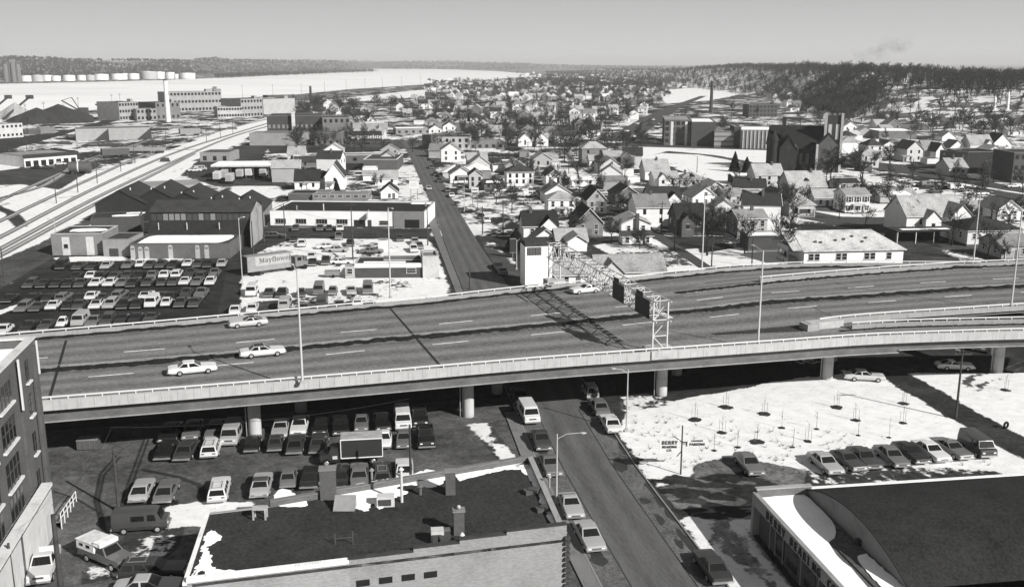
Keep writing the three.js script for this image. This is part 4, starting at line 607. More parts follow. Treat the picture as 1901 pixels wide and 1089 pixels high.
// walls with thickness round a flat roof; the group stands at the middle of its front foot
function block(name, label, cat, B, depth, o = {}) {
  const [x, z, w, yaw, h] = B, g = thing(name, label, cat, x, 0, z, o.yaw ?? yaw, o.group), P = { W: w, D: depth }, wm = mat(o.wall ?? .2, o.tex ?? 'brick'), pr = o.par ?? .4, t = .3;
  obj('wall', [box(w, h, t, 0, h / 2, -t / 2), box(w, h, t, 0, h / 2, -depth + t / 2), box(t, h, depth - 2 * t, -w / 2 + t / 2, h / 2, -depth / 2), box(t, h, depth - 2 * t, w / 2 - t / 2, h / 2, -depth / 2)], wm, g);
  obj('roof', box(w - 2 * t, .2, depth - 2 * t, 0, h - pr, -depth / 2), o.roof === 'snow' ? snowM : mat(o.roof ?? .04, 'tar'), g);
  obj('coping', [box(w + .1, .1, t + .1, 0, h + .05, -t / 2), box(w + .1, .1, t + .1, 0, h + .05, -depth + t / 2), box(t + .1, .1, depth - 2 * t - .1, -w / 2 + t / 2, h + .05, -depth / 2), box(t + .1, .1, depth - 2 * t - .1, w / 2 - t / 2, h + .05, -depth / 2)], mat(o.cop ?? .3, 'concrete'), g);
  if (o.win) { const [c, r, ww = 1.2, wh = 1.5] = o.win, m = w / c; winGrid(g, P, 'f', c, r, -w / 2 + m / 2, w / 2 - m / 2, o.v0 ?? 1.0, h - (o.par ?? .4) - wh - .45, ww, wh, o.wopt); }
  for (const [k, f] of [['swin', 'r'], ['lwin', 'l']]) if (o[k]) { const [c, r, ww = 1.2, wh = 1.5] = o[k], m = depth / c; winGrid(g, P, f, c, r, -depth / 2 + m / 2, depth / 2 - m / 2, o.v0 ?? 1.0, h - (o.par ?? .4) - wh - .45, ww, wh, o.wopt); }
  if (o.vents) for (let i = 0; i < o.vents; i++) { const vx = rr(-w / 2 + 1, w / 2 - 1), vz = rr(-depth + 1, -1); obj('vent_pipe', cyl(.18, .18, rr(.6, 1.3), vx, h - pr, vz, 8), mat(.2, null, .7), g); }
  g.P = P; g.h = h; return g;
}
// thin drifts of old snow with a ragged rim
function drift(pts, y, parent, t = .05) {
  const c = smooth([...pts, pts[0]], Math.max(24, pts.length * 8)).slice(0, -1).map(([x, z]) => [x + rr(-.14, .14), z + rr(-.14, .14)]);
  const s = new THREE.Shape(c.map(([x, z]) => new THREE.Vector2(x, -z)));
  return obj('snow_patch', new THREE.ExtrudeGeometry(s, { depth: t, bevelEnabled: false }).rotateX(-Math.PI / 2).translate(0, y, 0), snowM, parent);
}
const at0 = (list, x, z) => list.map(([a, b]) => [a - x, b - z]);
// ---------- the four-storey brick building at the left edge, with its whitewashed annex ----------
{
  const o = thing('brick_office_building', 'four-storey brick building with pale sills cut by the left edge', 'building', -44.22, 0, -88.55, Math.atan2(.981, -.194), null);
  const wm = mat(.1, 'brick'), h = 17.3, L = 24, D = 16;   // local -x: along the wall toward the camera, +z: outward
  obj('wall', [box(L, h, .4, -L / 2, h / 2, -.2), box(.4, h, D - .4, -.2, h / 2, -.4 - (D - .4) / 2), box(L, h, .4, -L / 2, h / 2, -D - .2)], wm, o);
  for (const [u, w] of [[.4, .8], [5.5, 1.1]]) obj('pilaster', box(w, h - .6, .22, -u, (h - .6) / 2, .11), wm, o);
  obj('roof', box(L - .4, .2, D - .4, -L / 2 - .2, h - .9, -D / 2 - .2), snowM, o);
  obj('coping', [box(L + .1, .18, .75, -L / 2 + .05, h + .09, -.15), box(.7, .18, D, -.2, h + .09, -D / 2 - .55)], mat(.55, 'concrete'), o);
  for (const [u, v] of [[2.9, 14.05], [2.95, 10.9], [3.0, 7.25], [3.0, 3.6]]) { const p = obj('window', box(1.0, 2.0, .06, -u, v + 1, .0), paneM, o); obj('sill', box(1.35, .16, .32, -u, v - .08, .1), mat(.6, 'concrete'), p); obj('frame', [box(.07, 2, .1, -u, v + 1, .02), box(1, .07, .1, -u, v + 1, .02)], mat(.05, null, .8), p); }
  for (const [v, hh] of [[14.0, 1.9], [10.65, 2.2], [7.1, 2.35], [4.3, 2.1]]) for (const u of [9.8, 15.6]) { const w = 3.7, p = obj('window', box(w, hh, .06, -u, v + hh / 2, .0), paneM, o); obj('sill', box(w + .3, .18, .34, -u, v - .09, .1), mat(.6, 'concrete'), p); obj('frame', [-1, 0, 1].map((k) => box(.08, hh, .1, -u + k * 1, v + hh / 2, .02)).concat([box(w, .08, .1, -u, v + hh * .6, .021)]), mat(.06, null, .8), p); }
  obj('downpipe', box(.16, 4.6, .16, -6.3, h - 2.5, .34), mat(.6, null, .6), o); obj('downpipe', box(.14, 3.2, .14, -.1, h - 1.8, .3), mat(.6, null, .6), o); obj('downpipe', cyl(.07, .07, 14, -1.6, 0, .12, 8), mat(.06, null, .7), o);
  const a = thing('whitewashed_annex', 'low whitewashed annex with a dark coping line at the brick building', 'building', -42.1, 0, -84.6, Math.atan2(.981, -.194), null);
  obj('wall', [box(20, 4.2, .3, -10, 2.1, -.15), box(.3, 4.2, 1.4, -.15, 2.1, -1.0)], mat(.52, 'concrete'), a);
  obj('coping', [box(20, .3, .9, -10, 4.66, -.3), box(.6, .3, 1.0, -.15, 4.66, -1.9)], mat(.6, 'concrete'), a); obj('dark_band', box(20.05, .3, .34, -10, 4.36, -.14), mat(.02, null, .8), a);
  obj('roof', box(19.6, .15, 1.4, -10.1, 4.2, -1.0), mat(.5, 'tar'), a); obj('recessed_door', box(1.2, 2.6, .05, -2.2, 1.3, .0), mat(.45, 'concrete'), a);
  const [rx, rz] = [-42.31, -87.97], f = thing('loading_rail', 'white pipe railing on the concrete ramp beside the annex', 'railing', rx, 0, rz, Math.atan2(.981, -.194));
  for (const y of [.55, 1.05]) obj('rail', bar(V(-3, y + .5, 0), V(3, y, 0), .05), mat(.7, null, .6), f); for (let i = 0; i < 6; i++) obj('post', bar(V(-3 + i * 1.2, 0, 0), V(-3 + i * 1.2, 1.6 - i * .1, 0), .045), mat(.7, null, .6), f); obj('ramp', faces([[[-3, .6, -1.6], [-3, .6, -.1], [3, .02, -.1], [3, .02, -1.6]], [[-3, .6, -.1], [-3, 0, -.1], [3, 0, -.1], [3, .02, -.1]]]), mat(.2, 'concrete'), f);
}
// ---------- the flat black roof building at the street corner ----------
{
  const h = 5.2, Q = [[-23.59, -65.58], [-25.4, -77.38], [-20.7, -78.74], [-10.19, -83.44], [1.87, -88.8], [4.34, -72.71]], F = [[-12.58, -66.99], [-12.73, -67.87]], bx = -10, bz = -78;
  const o = thing('flat_roof_shop', 'brick shop with a wide black flat roof ringed by melting snow', 'building', bx, 0, bz);
  const q = at0(Q, bx, bz), roof = mat(.042, 'tar', .9), wm = mat(.32, 'brick');
  obj('roof', slab(q.slice().reverse().map(([x, z]) => [x, h, z]), .25), roof, o);
  const [A, B1, B2, B3, C, E] = q;
  obj('side_wall', strip([C, E], 0, h + .45, .35, 12), mat(.2, 'brick'), o); obj('side_coping', strip(offset([C, E], -.05), h + .46, h + .55, .5, 12), mat(.3, 'concrete'), o);
  obj('back_wall', strip([A, B1].map((p) => p), 0, h - .02, .35, 6), wm, o);
  obj('back_wall', strip([B1, B2], 0, h + .05, .3, 6), wm, o); obj('back_parapet', strip([B2, B3, C], 0, h + .5, .35, 16), mat(.12, 'brick'), o); obj('back_coping', strip(offset([B2, B3, C], -.04), h + .51, h + .6, .45, 16), mat(.16, 'concrete'), o);
  obj('roof_edge', strip([A, B1], h - .1, h + .16, -.3, 6), mat(.75, 'concrete'), o);
  // front: a plain pale edge on the left, then a stepped brick parapet
  const lerp = (t) => [A[0] + (E[0] - A[0]) * t, A[1] + (E[1] - A[1]) * t];
  const steps = [[0, .405, .12], [.405, .575, .42], [.575, .7, .7], [.7, .83, .95], [.83, 1, 1.2]];
  for (const [a, b, p] of steps) { const s = [lerp(a), lerp(b)]; obj('front_wall', strip(s, 0, h + p, -.35, 6), a ? mat(.27, 'brick') : mat(.3, 'brick'), o); obj('front_coping', strip(offset(s, .05), h + p + .01, h + p + (a ? .1 : .3), -.5, 6), a ? mat(.05, 'rough') : mat(.8, 'concrete'), o); }
  const yawF = Math.atan2(-(E[1] - A[1]), E[0] - A[0]);
  for (let i = 0; i < 12; i++) obj('quoin_block', box(.45, .22, .45, E[0] + .02, .3 + i * .46, E[1] + .02, yawF), mat(.06, 'brick'), o);
  for (const t of [.44, .5, .56, .62]) { const [x, z] = lerp(t); obj('window', box(1.0, .5, .06, x, 3.6, z + .03, yawF), paneM, o); }
  // roof furniture, each on the roof
  const R = (px) => [px[0] - bx, px[1] - bz];
  const chim = (p, w, d, hh, cap) => { const [x, z] = R(p), c = obj('chimney', bbox(w, hh, d, x, h, z, .12), mat(.1, 'brick'), o); obj('chimney_cap', bbox(w + .15, .12, d + .15, x, h + hh, z, .12), mat(.2, 'concrete'), c); if (cap) obj('flue_pot', new THREE.SphereGeometry(.18, 8, 6).translate(x, h + hh + .3, z), mat(.4, null, .6), c); };
  chim([-15.94, -80.36], 1.35, .9, 2.7); chim([-5.41, -81.25], .85, .7, 2.1); chim([-4.26, -73.64], .85, .7, 2.0, 1);
  const pipe = (p, r, hh, v = .35) => { const [x, z] = R(p), c = obj('vent_pipe', cyl(r, r, hh, x, h, z, 10), mat(v, null, .6), o); obj('vent_cap', cyl(r * 2.2, r * .6, .22, x, h + hh, z, 10), mat(v, null, .6), c); };
  pipe([-9.48, -79.49], .12, 3.0, .5); pipe([-8.04, -81.03], .16, .8, .1); pipe([-3.92, -71.98], .1, .7, .6); pipe([-12.73, -84.27], .12, .9, .2); pipe([3.33, -82.51], .08, 1.0, .3);
  const unit = (p, w, hh, d, v, nm) => { const [x, z] = R(p), c = obj(nm, bbox(w, hh, d, x, h, z, .12), mat(v, 'metal', .6), o); obj('grille', box(w * .7, hh * .6, .04, x, h + hh * .5, z + d / 2 + .08, .12), mat(.05, null, .7), c); };
  unit([-10.8, -78.95], 1.5, .9, .9, .5, 'air_conditioner'); unit([-5.88, -72.17], 1.0, 1.1, .9, .45, 'air_conditioner'); unit([-5.28, -71.98], .9, .8, .8, .05, 'duct_box'); unit([-5.15, -72.71], .5, .9, .5, .1, 'duct_box');
  { const [x, z] = R([-20.9, -76.37]); obj('roof_bench', [bbox(1.2, .1, .8, x, h + .9, z, .1), bbox(.12, .9, .12, x - .5, h, z + .3), bbox(.12, .9, .12, x + .5, h, z + .3), bbox(.12, .9, .12, x - .5, h, z - .3), bbox(.12, .9, .12, x + .5, h, z - .3)], mat(.35, 'rough'), o); }
  { const [x, z] = R([-14.18, -78.21]); obj('roof_hatch', faces([[[x - .9, h + .1, z + .7], [x + .9, h + .1, z + .7], [x + .9, h + 1, z - .6], [x - .9, h + 1, z - .6]], [[x - .9, h, z + .7], [x - .9, h + 1, z - .6], [x - .9, h, z - .6]], [[x + .9, h, z + .7], [x + .9, h, z - .6], [x + .9, h + 1, z - .6]]]), mat(.22, 'metal'), o); }
  { const [x, z] = R([-12.5, -71.8]); obj('aerial_frame', [bar(V(x, h, z), V(x, h + 1.1, z), .04), bar(V(x - 1.4, h, z), V(x - 1.4, h + .9, z), .04), bar(V(x - 1.4, h + .5, z), V(x, h + .6, z), .03)], mat(.08, null, .7), o); }
  for (const [p, w, d] of [[[1.63, -81.37], 1.2, .8], [[2.48, -77.8], 1.0, .7]]) { const [x, z] = R(p); obj('junk_heap', [bbox(w, .35, d, x, h, z, .4), bbox(w * .6, .25, d * 1.2, x + .3, h + .2, z, 1.1)], mat(.08, 'rough'), o); }
  // old snow
  const S = (l, t) => drift(at0(l, bx, bz), h + .01, o, t);
  S([[-14.89, -79.71], [-14.86, -82.39], [-12.19, -83.91], [-9.41, -85.24], [-7.53, -86.48], [-6.08, -84.27], [-7.21, -82.51], [-8.71, -83.09], [-10.33, -82.51], [-9.02, -81.37], [-10.31, -80.25], [-11.2, -78.11], [-12.03, -79.17], [-12.29, -77.8], [-13.25, -78.11]]);
  S([[-5.17, -85.49], [-2.53, -86.48], [1.5, -88.28], [1.74, -86.99], [-1.02, -86.36], [-3.94, -84.51], [-4.9, -84.03]]); S([[0.23, -87.5], [1.81, -88.28], [2.43, -84.88], [2.89, -80.81], [3.56, -76.57], [4.14, -72.99], [3.4, -72.71], [3.1, -76.07], [2.31, -80.25], [1.91, -83.09], [1.21, -85.49]]);
  S([[-19.99, -78.64], [-20.85, -81.37], [-20.32, -82.16], [-18.84, -80.81], [-17.5, -78.85]]); S([[-23.47, -65.97], [-23.8, -69.62], [-24.3, -71.8], [-24.51, -73.64], [-24.3, -74.12], [-23.25, -73.18], [-23.34, -71.98], [-23.78, -71.36], [-22.98, -69.62], [-22.25, -67.95], [-20.4, -67.39], [-20.83, -66.75], [-22.04, -66.43], [-23.17, -67.55]]);
}
// ---------- the showroom with the vaulted roof at the lower right ----------
{
  const bx = 21.9, bz = -84.2, o = thing('vaulted_showroom', 'low showroom with a lettered fascia, snowy roof and black barrel vault', 'building', bx, 0, bz, Math.atan2(-.989, .146));
  // local x: along the street wall toward the camera; local +z: toward the street; the building lies at -z
  const L = 30, h = 4, fas = mat(.3, 'concrete');
  obj('fascia', box(L, 1.1, .3, L / 2, h - .55, -.15), fas, o); obj('fascia_cap', box(L, .08, .4, L / 2, h + .04, -.15), mat(.25, 'metal'), o);
  obj('street_wall', box(L - .9, 2.9, .2, L / 2 + .2, 1.45, -.65), mat(.09, 'brick'), o); obj('corner_pier', box(.5, 2.9, .75, .25, 1.45, -.35), mat(.3, 'concrete'), o);
  for (const u of [3.2, 4.4, 6.0, 9.6, 12.8, 15.4, 18]) obj('mullion', box(.09, 2.9, .1, u, 1.45, -.5), mat(.2, null, .7), o);
  for (const u of [5.2, 7.8, 11.2, 14, 16.7]) { const p = obj('shop_window', box(2.0, 2.2, .05, u, 1.5, -.53), mat(.03, null, .1), o); }
  obj('back_wall', box(.35, h + .35, 5.2, .18, (h + .35) / 2, -2.9), mat(.14, 'brick'), o); obj('back_wall_cap', box(.55, .14, 5.3, .18, h + .42, -2.85), mat(.32, 'concrete'), o);
  obj('roof', box(L - .4, .25, 4.8, L / 2 + .2, h - .55, -2.75), mat(.12, 'tar'), o);
  // the vault: chord along x from 0 to 18, rise 1.95, running back along -z
  const n = 28, ch = 18, rise = 1.95, Rr = (ch * ch / 4 + rise * rise) / (2 * rise), arc = (i) => { const u = ch * i / n, k = u - ch / 2; return [u, h - .05 + rise - Rr + Math.sqrt(Rr * Rr - k * k)]; };
  const f = [], g = [], e = []; for (let i = 0; i < n; i++) { const [u0, y0] = arc(i), [u1, y1] = arc(i + 1); f.push([[u0, y0, -5.0], [u1, y1, -5.0], [u1, y1, -48], [u0, y0, -48]]); g.push([[u0, 0, -5.2], [u1, 0, -5.2], [u1, y1 - .06, -5.2], [u0, y0 - .06, -5.2]]); e.push(bar(V(u0, y0, -5.0), V(u1, y1, -5.0), .07, 5)); }
  obj('vault_roof', faces(f), mat(.03, 'asphalt', .9), o); obj('vault_gable', faces(g), mat(.22, 'concrete'), o); obj('vault_edge', e, mat(.015, null, .8), o);
  obj('gutter', box(.35, .12, 43, -.1, h + .02, -26.6), mat(.7, 'metal'), o); obj('rear_wall', box(.3, h - .1, 43, .2, (h - .1) / 2, -26.7), mat(.15, 'brick'), o);
  obj('vent_box', bbox(.4, .5, .4, 10.2, h - .4, -5.0), mat(.03, null, .7), o);
  // snow on the flat part, melted along the foot of the vault
  const D = (l) => { const c = smooth([...l, l[0]], 60).slice(0, -1).map(([x, z]) => [x + rr(-.06, .06), z + rr(-.06, .06)]); const s = new THREE.Shape(c.map(([x, z]) => new THREE.Vector2(x, -z))); return obj('snow_patch', new THREE.ExtrudeGeometry(s, { depth: .07, bevelEnabled: false }).rotateX(-Math.PI / 2).translate(0, h - .42, 0), snowM, o); };
  D([[.45, -.4], [.45, -4.9], [2, -4.9], [5, -4.95], [7.6, -4.4], [9, -3.4], [9.6, -2.7], [10.5, -2.6], [12.4, -2.4], [14, -2.6], [17, -2.4], [22, -2.5], [28, -2.4], [29.5, -1.5], [29.5, -.4], [15, -.38]]);
  D([[11.8, -4.95], [12.1, -4.0], [14, -3.6], [17, -3.5], [22, -3.6], [22, -4.9]]);
  const curb = obj('roof_joint', box(16, .12, .3, 19, h - .38, -3.1), mat(.1, 'tar'), o);
  // letters
  const { FontLoader } = await import('three/addons/loaders/FontLoader.js'), { TextGeometry } = await import('three/addons/geometries/TextGeometry.js');
  const font = await new FontLoader().loadAsync('fonts/droid/droid_sans_bold.typeface.json'); globalThis.fontB = font;
  let chrs = [['BERRY', 3.3, 4.3], ['BEARING', 8.3, 5.9], ['CO.', 15.2, 2.1]];
  for (const [word, u0, w] of chrs) for (let i = 0; i < word.length; i++) { const t = new TextGeometry(word[i], { font, size: .7, depth: .08, curveSegments: 3 }); obj('letter', t.translate(u0 + w * i / word.length, h - .92, .01), mat(.03, null, .8), o); }
}

// ---------- the shops and works between freeway and town ----------
function house(label, x, z, w, d, he, rise, ax, wall, roof, o = {}) {
  const far = z < -330, g = thing(o.name || 'house', label, 'house', x, 0, z, o.yaw ?? .1, o.group || 'houses in the town'), P = { W: w, D: d }, wm = mat(wall, wall > .45 ? 'siding' : wall < .25 ? 'brick' : 'siding'), rm = mat(roof, roof > .5 ? 'snow' : 'shingle'), ov = .35, t = .14;
  const hx = w / 2, A = (a, b, c) => [a, b, c], wf = [], rs = [], top = he + rise;
  const sh = { win: !far ? {} : { plain: 1 } };
  if (ax === 'x') {
    wf.push([A(-hx, 0, 0), A(hx, 0, 0), A(hx, he, 0), A(-hx, he, 0)], [A(hx, 0, -d), A(-hx, 0, -d), A(-hx, he, -d), A(hx, he, -d)], [A(hx, 0, 0), A(hx, 0, -d), A(hx, he, -d), A(hx, top - .05, -d / 2), A(hx, he, 0)], [A(-hx, 0, -d), A(-hx, 0, 0), A(-hx, he, 0), A(-hx, top - .05, -d / 2), A(-hx, he, -d)]);
    const k = rise / (d / 2), e = he - ov * k;
    rs.push(slab([A(-hx - ov, e + t, ov), A(hx + ov, e + t, ov), A(hx + ov, top + t, -d / 2), A(-hx - ov, top + t, -d / 2)], t), slab([A(hx + ov, e + t, -d - ov), A(-hx - ov, e + t, -d - ov), A(-hx - ov, top + t, -d / 2 - .002), A(hx + ov, top + t, -d / 2 - .002)], t));
  } else if (ax === 'z') {
    wf.push([A(-hx, 0, 0), A(hx, 0, 0), A(hx, he, 0), A(0, top - .05, 0), A(-hx, he, 0)], [A(hx, 0, -d), A(-hx, 0, -d), A(-hx, he, -d), A(0, top - .05, -d), A(hx, he, -d)], [A(hx, 0, 0), A(hx, 0, -d), A(hx, he, -d), A(hx, he, 0)], [A(-hx, 0, -d), A(-hx, 0, 0), A(-hx, he, 0), A(-hx, he, -d)]);
    const k = rise / hx, e = he - ov * k;
    rs.push(slab([A(hx + ov, e + t, ov), A(hx + ov, e + t, -d - ov), A(0, top + t, -d - ov), A(0, top + t, ov)], t), slab([A(-hx - ov, e + t, -d - ov), A(-hx - ov, e + t, ov), A(-.002, top + t, ov), A(-.002, top + t, -d - ov)], t));
    obj('eave_trim', [bar(V(-hx - ov, e, ov + .03), V(0, top, ov + .03), .09, 4), bar(V(hx + ov, e, ov + .03), V(0, top, ov + .03), .09, 4)], mat(.6, null, .8), g);
  } else {
    for (const q of [[A(-hx, 0, 0), A(hx, 0, 0), A(hx, he, 0), A(-hx, he, 0)], [A(hx, 0, -d), A(-hx, 0, -d), A(-hx, he, -d), A(hx, he, -d)], [A(hx, 0, 0), A(hx, 0, -d), A(hx, he, -d), A(hx, he, 0)], [A(-hx, 0, -d), A(-hx, 0, 0), A(-hx, he, 0), A(-hx, he, -d)]]) wf.push(q);
    const q = Math.max(.2, (w - d) / 2 + .6), a = A(-hx - ov, he, ov), b = A(hx + ov, he, ov), c = A(hx + ov, he, -d - ov), e = A(-hx - ov, he, -d - ov), r0 = A(-q, top, -d / 2), r1 = A(q, top, -d / 2);
    rs.push(faces([[a, b, r1, r0], [c, e, r0, r1], [b, c, r1], [e, a, r0], [a, e, c, b]]), faces([[a, b, A(hx + ov, he - .15, ov), A(-hx - ov, he - .15, ov)]]));
  }
  obj('wall', faces(wf), wm, g); const R = obj('roof', rs, rm, g);
  if (ax !== 'z' && wall > .3) obj('eave_trim', box(w + 2 * ov, .16, .06, 0, he - (ax === 'x' ? ov * rise / (d / 2) : .08) + .02, ov + .035), mat(.62, null, .8), g);
  if (!far) obj('foundation', [box(w + .08, .45, .06, 0, .22, .02), box(.06, .45, d, -hx - .02, .22, -d / 2), box(.06, .45, d, hx + .02, .22, -d / 2)], mat(.1, 'concrete'), g);
  if (o.chim) { const [cx, cz] = o.chim; obj('chimney', bbox(.7, 1.6, .7, cx, top - .7, cz), mat(.1, 'brick'), R); }
  if (o.chimF) obj('chimney', bbox(.9, top + .9, .6, .2, 0, .32), mat(.08, 'brick'), g);
  const opt = far ? { plain: 1 } : { frame: wall > .45 ? mat(.75, null, .8) : frameM }, wh = he > 4.4 ? 1.4 : 1.2, ww = .85;
  const lay2 = (face, [c, r], W) => { for (let j = 0; j < r; j++) for (let i = 0; i < c; i++) { const u = c > 1 ? -W / 2 + W * (i + .5) / c : (c === 1 && face === 'f' ? 0 : .1), v = r > 1 ? (j ? he - wh - .55 : .9) : Math.max(.8, he - wh - .7); const q = win(g, P, face, u, v, ww, wh, opt); if (o.shut && face === 'f') for (const s of [-1, 1]) obj('shutter', box(.4, wh, .05, u + s * (ww / 2 + .36), v + wh / 2, .08), mat(.03, null, .8), q); } };
  if (o.win) lay2('f', o.win, w); if (o.lwin) lay2('l', o.lwin, d); if (!o.lwin && o.win && !far && !o.gable) lay2('l', [2, o.win[1]], d);
  if (o.attic) win(g, P, 'f', 0, he + rise * .25, .9, .8, opt);
  if (o.win && !far) obj('door', bbox(.95, 2.05, .08, Math.min(hx - .8, w * (o.win[0] % 2 ? .25 : .02)), .15, 0.01), mat(.12, null, .7), g);
  for (const k of ['gable', 'gable2']) if (o[k]) {
    const [gx, gw, out] = o[k], gh = he - (k === 'gable2' ? .6 : 0), gr = Math.min(rise * .85, gw * .5), q = gw / 2, deep = d / 2;
    obj('gable_wing', faces([[A(gx - q, 0, out), A(gx + q, 0, out), A(gx + q, gh, out), A(gx, gh + gr - .05, out), A(gx - q, gh, out)], [A(gx + q, 0, out), A(gx + q, 0, .05), A(gx + q, gh, .05), A(gx + q, gh, out)], [A(gx - q, 0, .05), A(gx - q, 0, out), A(gx - q, gh, out), A(gx - q, gh, .05)]]), wm, g);
    const kk = gr / q, e = gh - .3 * kk;
    obj('gable_roof', [slab([A(gx + q + .3, e + .16, out + .3), A(gx + q + .3, e + .16, -deep), A(gx, gh + gr + .16, -deep), A(gx, gh + gr + .16, out + .3)], .13), slab([A(gx - q - .3, e + .16, -deep), A(gx - q - .3, e + .16, out + .3), A(gx - .002, gh + gr + .16, out + .3), A(gx - .002, gh + gr + .16, -deep)], .13)], rm, g);
    const pw = obj('window', box(.9, 1.2, .06, gx, gh * .62, out + .01), paneM, g); if (!far) obj('frame', [box(1.08, .1, .1, gx, gh * .62 + .65, out + .02), box(1.2, .1, .14, gx, gh * .62 - .65, out + .04)], frameM, pw);
  }
  if (o.dormer) { const y = he + rise * .3; obj('dormer', faces([[A(-.9, y - .6, -d * .16), A(.9, y - .6, -d * .16), A(.9, y + .5, -d * .16), A(0, y + 1.2, -d * .16), A(-.9, y + .5, -d * .16)], [A(.9, y + .5, -d * .16), A(0, y + 1.2, -d * .16), A(0, y + 1.2, -d / 2), A(.9, y + .5, -d / 2)], [A(-.9, y + .5, -d * .16), A(-.9, y + .5, -d / 2), A(0, y + 1.2, -d / 2), A(0, y + 1.2, -d * .16)]]), mat(.03, 'shingle'), g); }
  if (o.porch) { const [px, pw, pd] = o.porch; const pr = obj('porch_roof', slab([A(px - pw / 2, 2.55, pd), A(px + pw / 2, 2.55, pd), A(px + pw / 2, 2.95, 0), A(px - pw / 2, 2.95, 0)], .16), mat(roof > .2 ? .5 : .3, 'shingle'), g); for (const s of [-1, 1]) obj('porch_post', bbox(.14, 2.5, .14, px + s * (pw / 2 - .15), 0, pd - .15), mat(.6, null, .8), g); obj('porch_floor', bbox(pw, .25, pd, px, 0, pd / 2), mat(.2, 'concrete'), g); }
  if (o.stair) { obj('outside_stair', [bar(V(-hx - .3, 0, .5), V(0, he - .6, .5), .12, 4), bar(V(-hx - .3, 1, .5), V(0, he + .3, .5), .05, 4)], mat(.6, null, .8), g); }
  if (o.snow) { const k = rise / (d / 2); obj('snow_patch', slab([A(-hx * .8, he + .1 * k + t + .1, -.1), A(hx * .7, he + .1 * k + t + .1, -.1), A(hx * .5, he + d * .25 * k + t + .1, -d * .25), A(-hx * .7, he + d * .22 * k + t + .1, -d * .22)], .08), snowM, g); }
  return g;
}
{ // long white showroom with a brick end
  const B = [-43.21, -258.22, 40.86, -0.064, 4.33], o = block('car_showroom', 'long low white showroom with dark windows and a brick end', 'building', B, 19.91, { wall: .7, tex: 'siding', roof: .03, vents: 3, cop: .3 });
  const w = B[2], X = (px) => (px - 502) / 286 * w - w / 2, h = B[4];
  for (const [a, b] of [[512, 531], [550, 569], [588, 608], [626, 646]]) win(o, o.P, 'f', (X(a) + X(b)) / 2, 1.0, X(b) - X(a), 1.2, { bars: 3, frame: mat(.2, null, .8) });
  obj('garage_door', box(X(679) - X(658), 2.1, .08, (X(679) + X(658)) / 2, 1.05, .02), mat(.02, null, .5), o); obj('door', bbox(1, 2.1, .08, X(687), 0, .02), mat(.05, null, .6), o); win(o, o.P, 'f', X(713), .9, 2.2, 1.0, {});
  obj('brick_end', box(X(788) - X(731.5), h + .12, .5, (X(788) + X(731.5)) / 2, (h + .12) / 2, .02), mat(.2, 'brick'), o); obj('display_window', box(X(779) - X(752), 2.2, .1, (X(779) + X(752)) / 2, 1.25, .26), mat(.02, null, .08), o);
  obj('hanging_sign', box(.12, 1.6, 1.6, X(684), h - 1.0, 1.0), mat(.2, null, .7), o); obj('base_course', box(X(731) - X(502), .45, .1, (X(731) + X(502)) / 2, .22, .05), mat(.06, 'rough'), o);
  obj('chimney_pipe', cyl(.18, .18, 1.8, X(597), h - .3, -3, 8), mat(.5, null, .6), o); obj('roof_snow', box(6, .06, 2.2, X(765), h - .28, -o.P.D + 2), snowM, o);
  block('flat_shop', 'low dark flat-roofed shop behind the white showroom', 'building', [-63.98, -312.53, 13.07, -0, 2.04], 9, { wall: .1, roof: .03 });
  block('flat_shop', 'long grey shop with a row of small windows behind the showroom', 'building', [-53.93, -311.27, 17.41, -0, 1.87], 8, { wall: .2, roof: .22, win: [7, 1, 1.4, .8], v0: 1, par: .2 });
}
{ // low flat shop by the street corner
  const B = [-24.76, -195.69, 13.47, 0.038, 2.92], o = block('corner_shop', 'low dark-fronted shop with a white fascia near the freeway', 'building', B, 7, { wall: .07, roof: .05, tex: 'brick', cop: .4 }), w = B[2], h = B[4];
  obj('fascia', box(w, .8, .14, 0, h - .4, .08), mat(.75, 'siding'), o); win(o, o.P, 'f', w / 2 - 2.2, 1.0, 1.8, .9, {}); obj('roof_snow', box(w - 5, .08, 2.8, -1, h - .27, -2.2), snowM, o);
  obj('roof_sign', box(w * .55, .9, .12, w * .18, h + .45, -3.6), mat(.1, null, .8), o); obj('sign_rail', [box(w * .55, .12, .14, w * .18, h + .95, -3.6), box(w * .55, .12, .14, w * .18, h + .02, -3.6)], mat(.5, null, .8), o);
}
block('pale_brick_block', 'pale brick cube at the street end of the dark-fronted shop', 'building', [-16.28, -195.69, 3.25, 0.159, 4.46], 6, { wall: .45, roof: .2, tex: 'brick' });
block('small_shed', 'small flat shed standing in the snowy sales lot', 'shed', [-29.64, -224.82, 2.1, -0, 2.5], 2.4, { wall: .6, tex: 'siding', roof: .2, par: .1 });
block('small_shed', 'narrow glazed kiosk at the left end of the dark-fronted shop', 'shed', [-32.44, -194.92, 1.83, -0, 2.53], 2, { wall: .35, tex: 'siding', roof: .3, par: .1, win: [1, 1, 1, 1] });
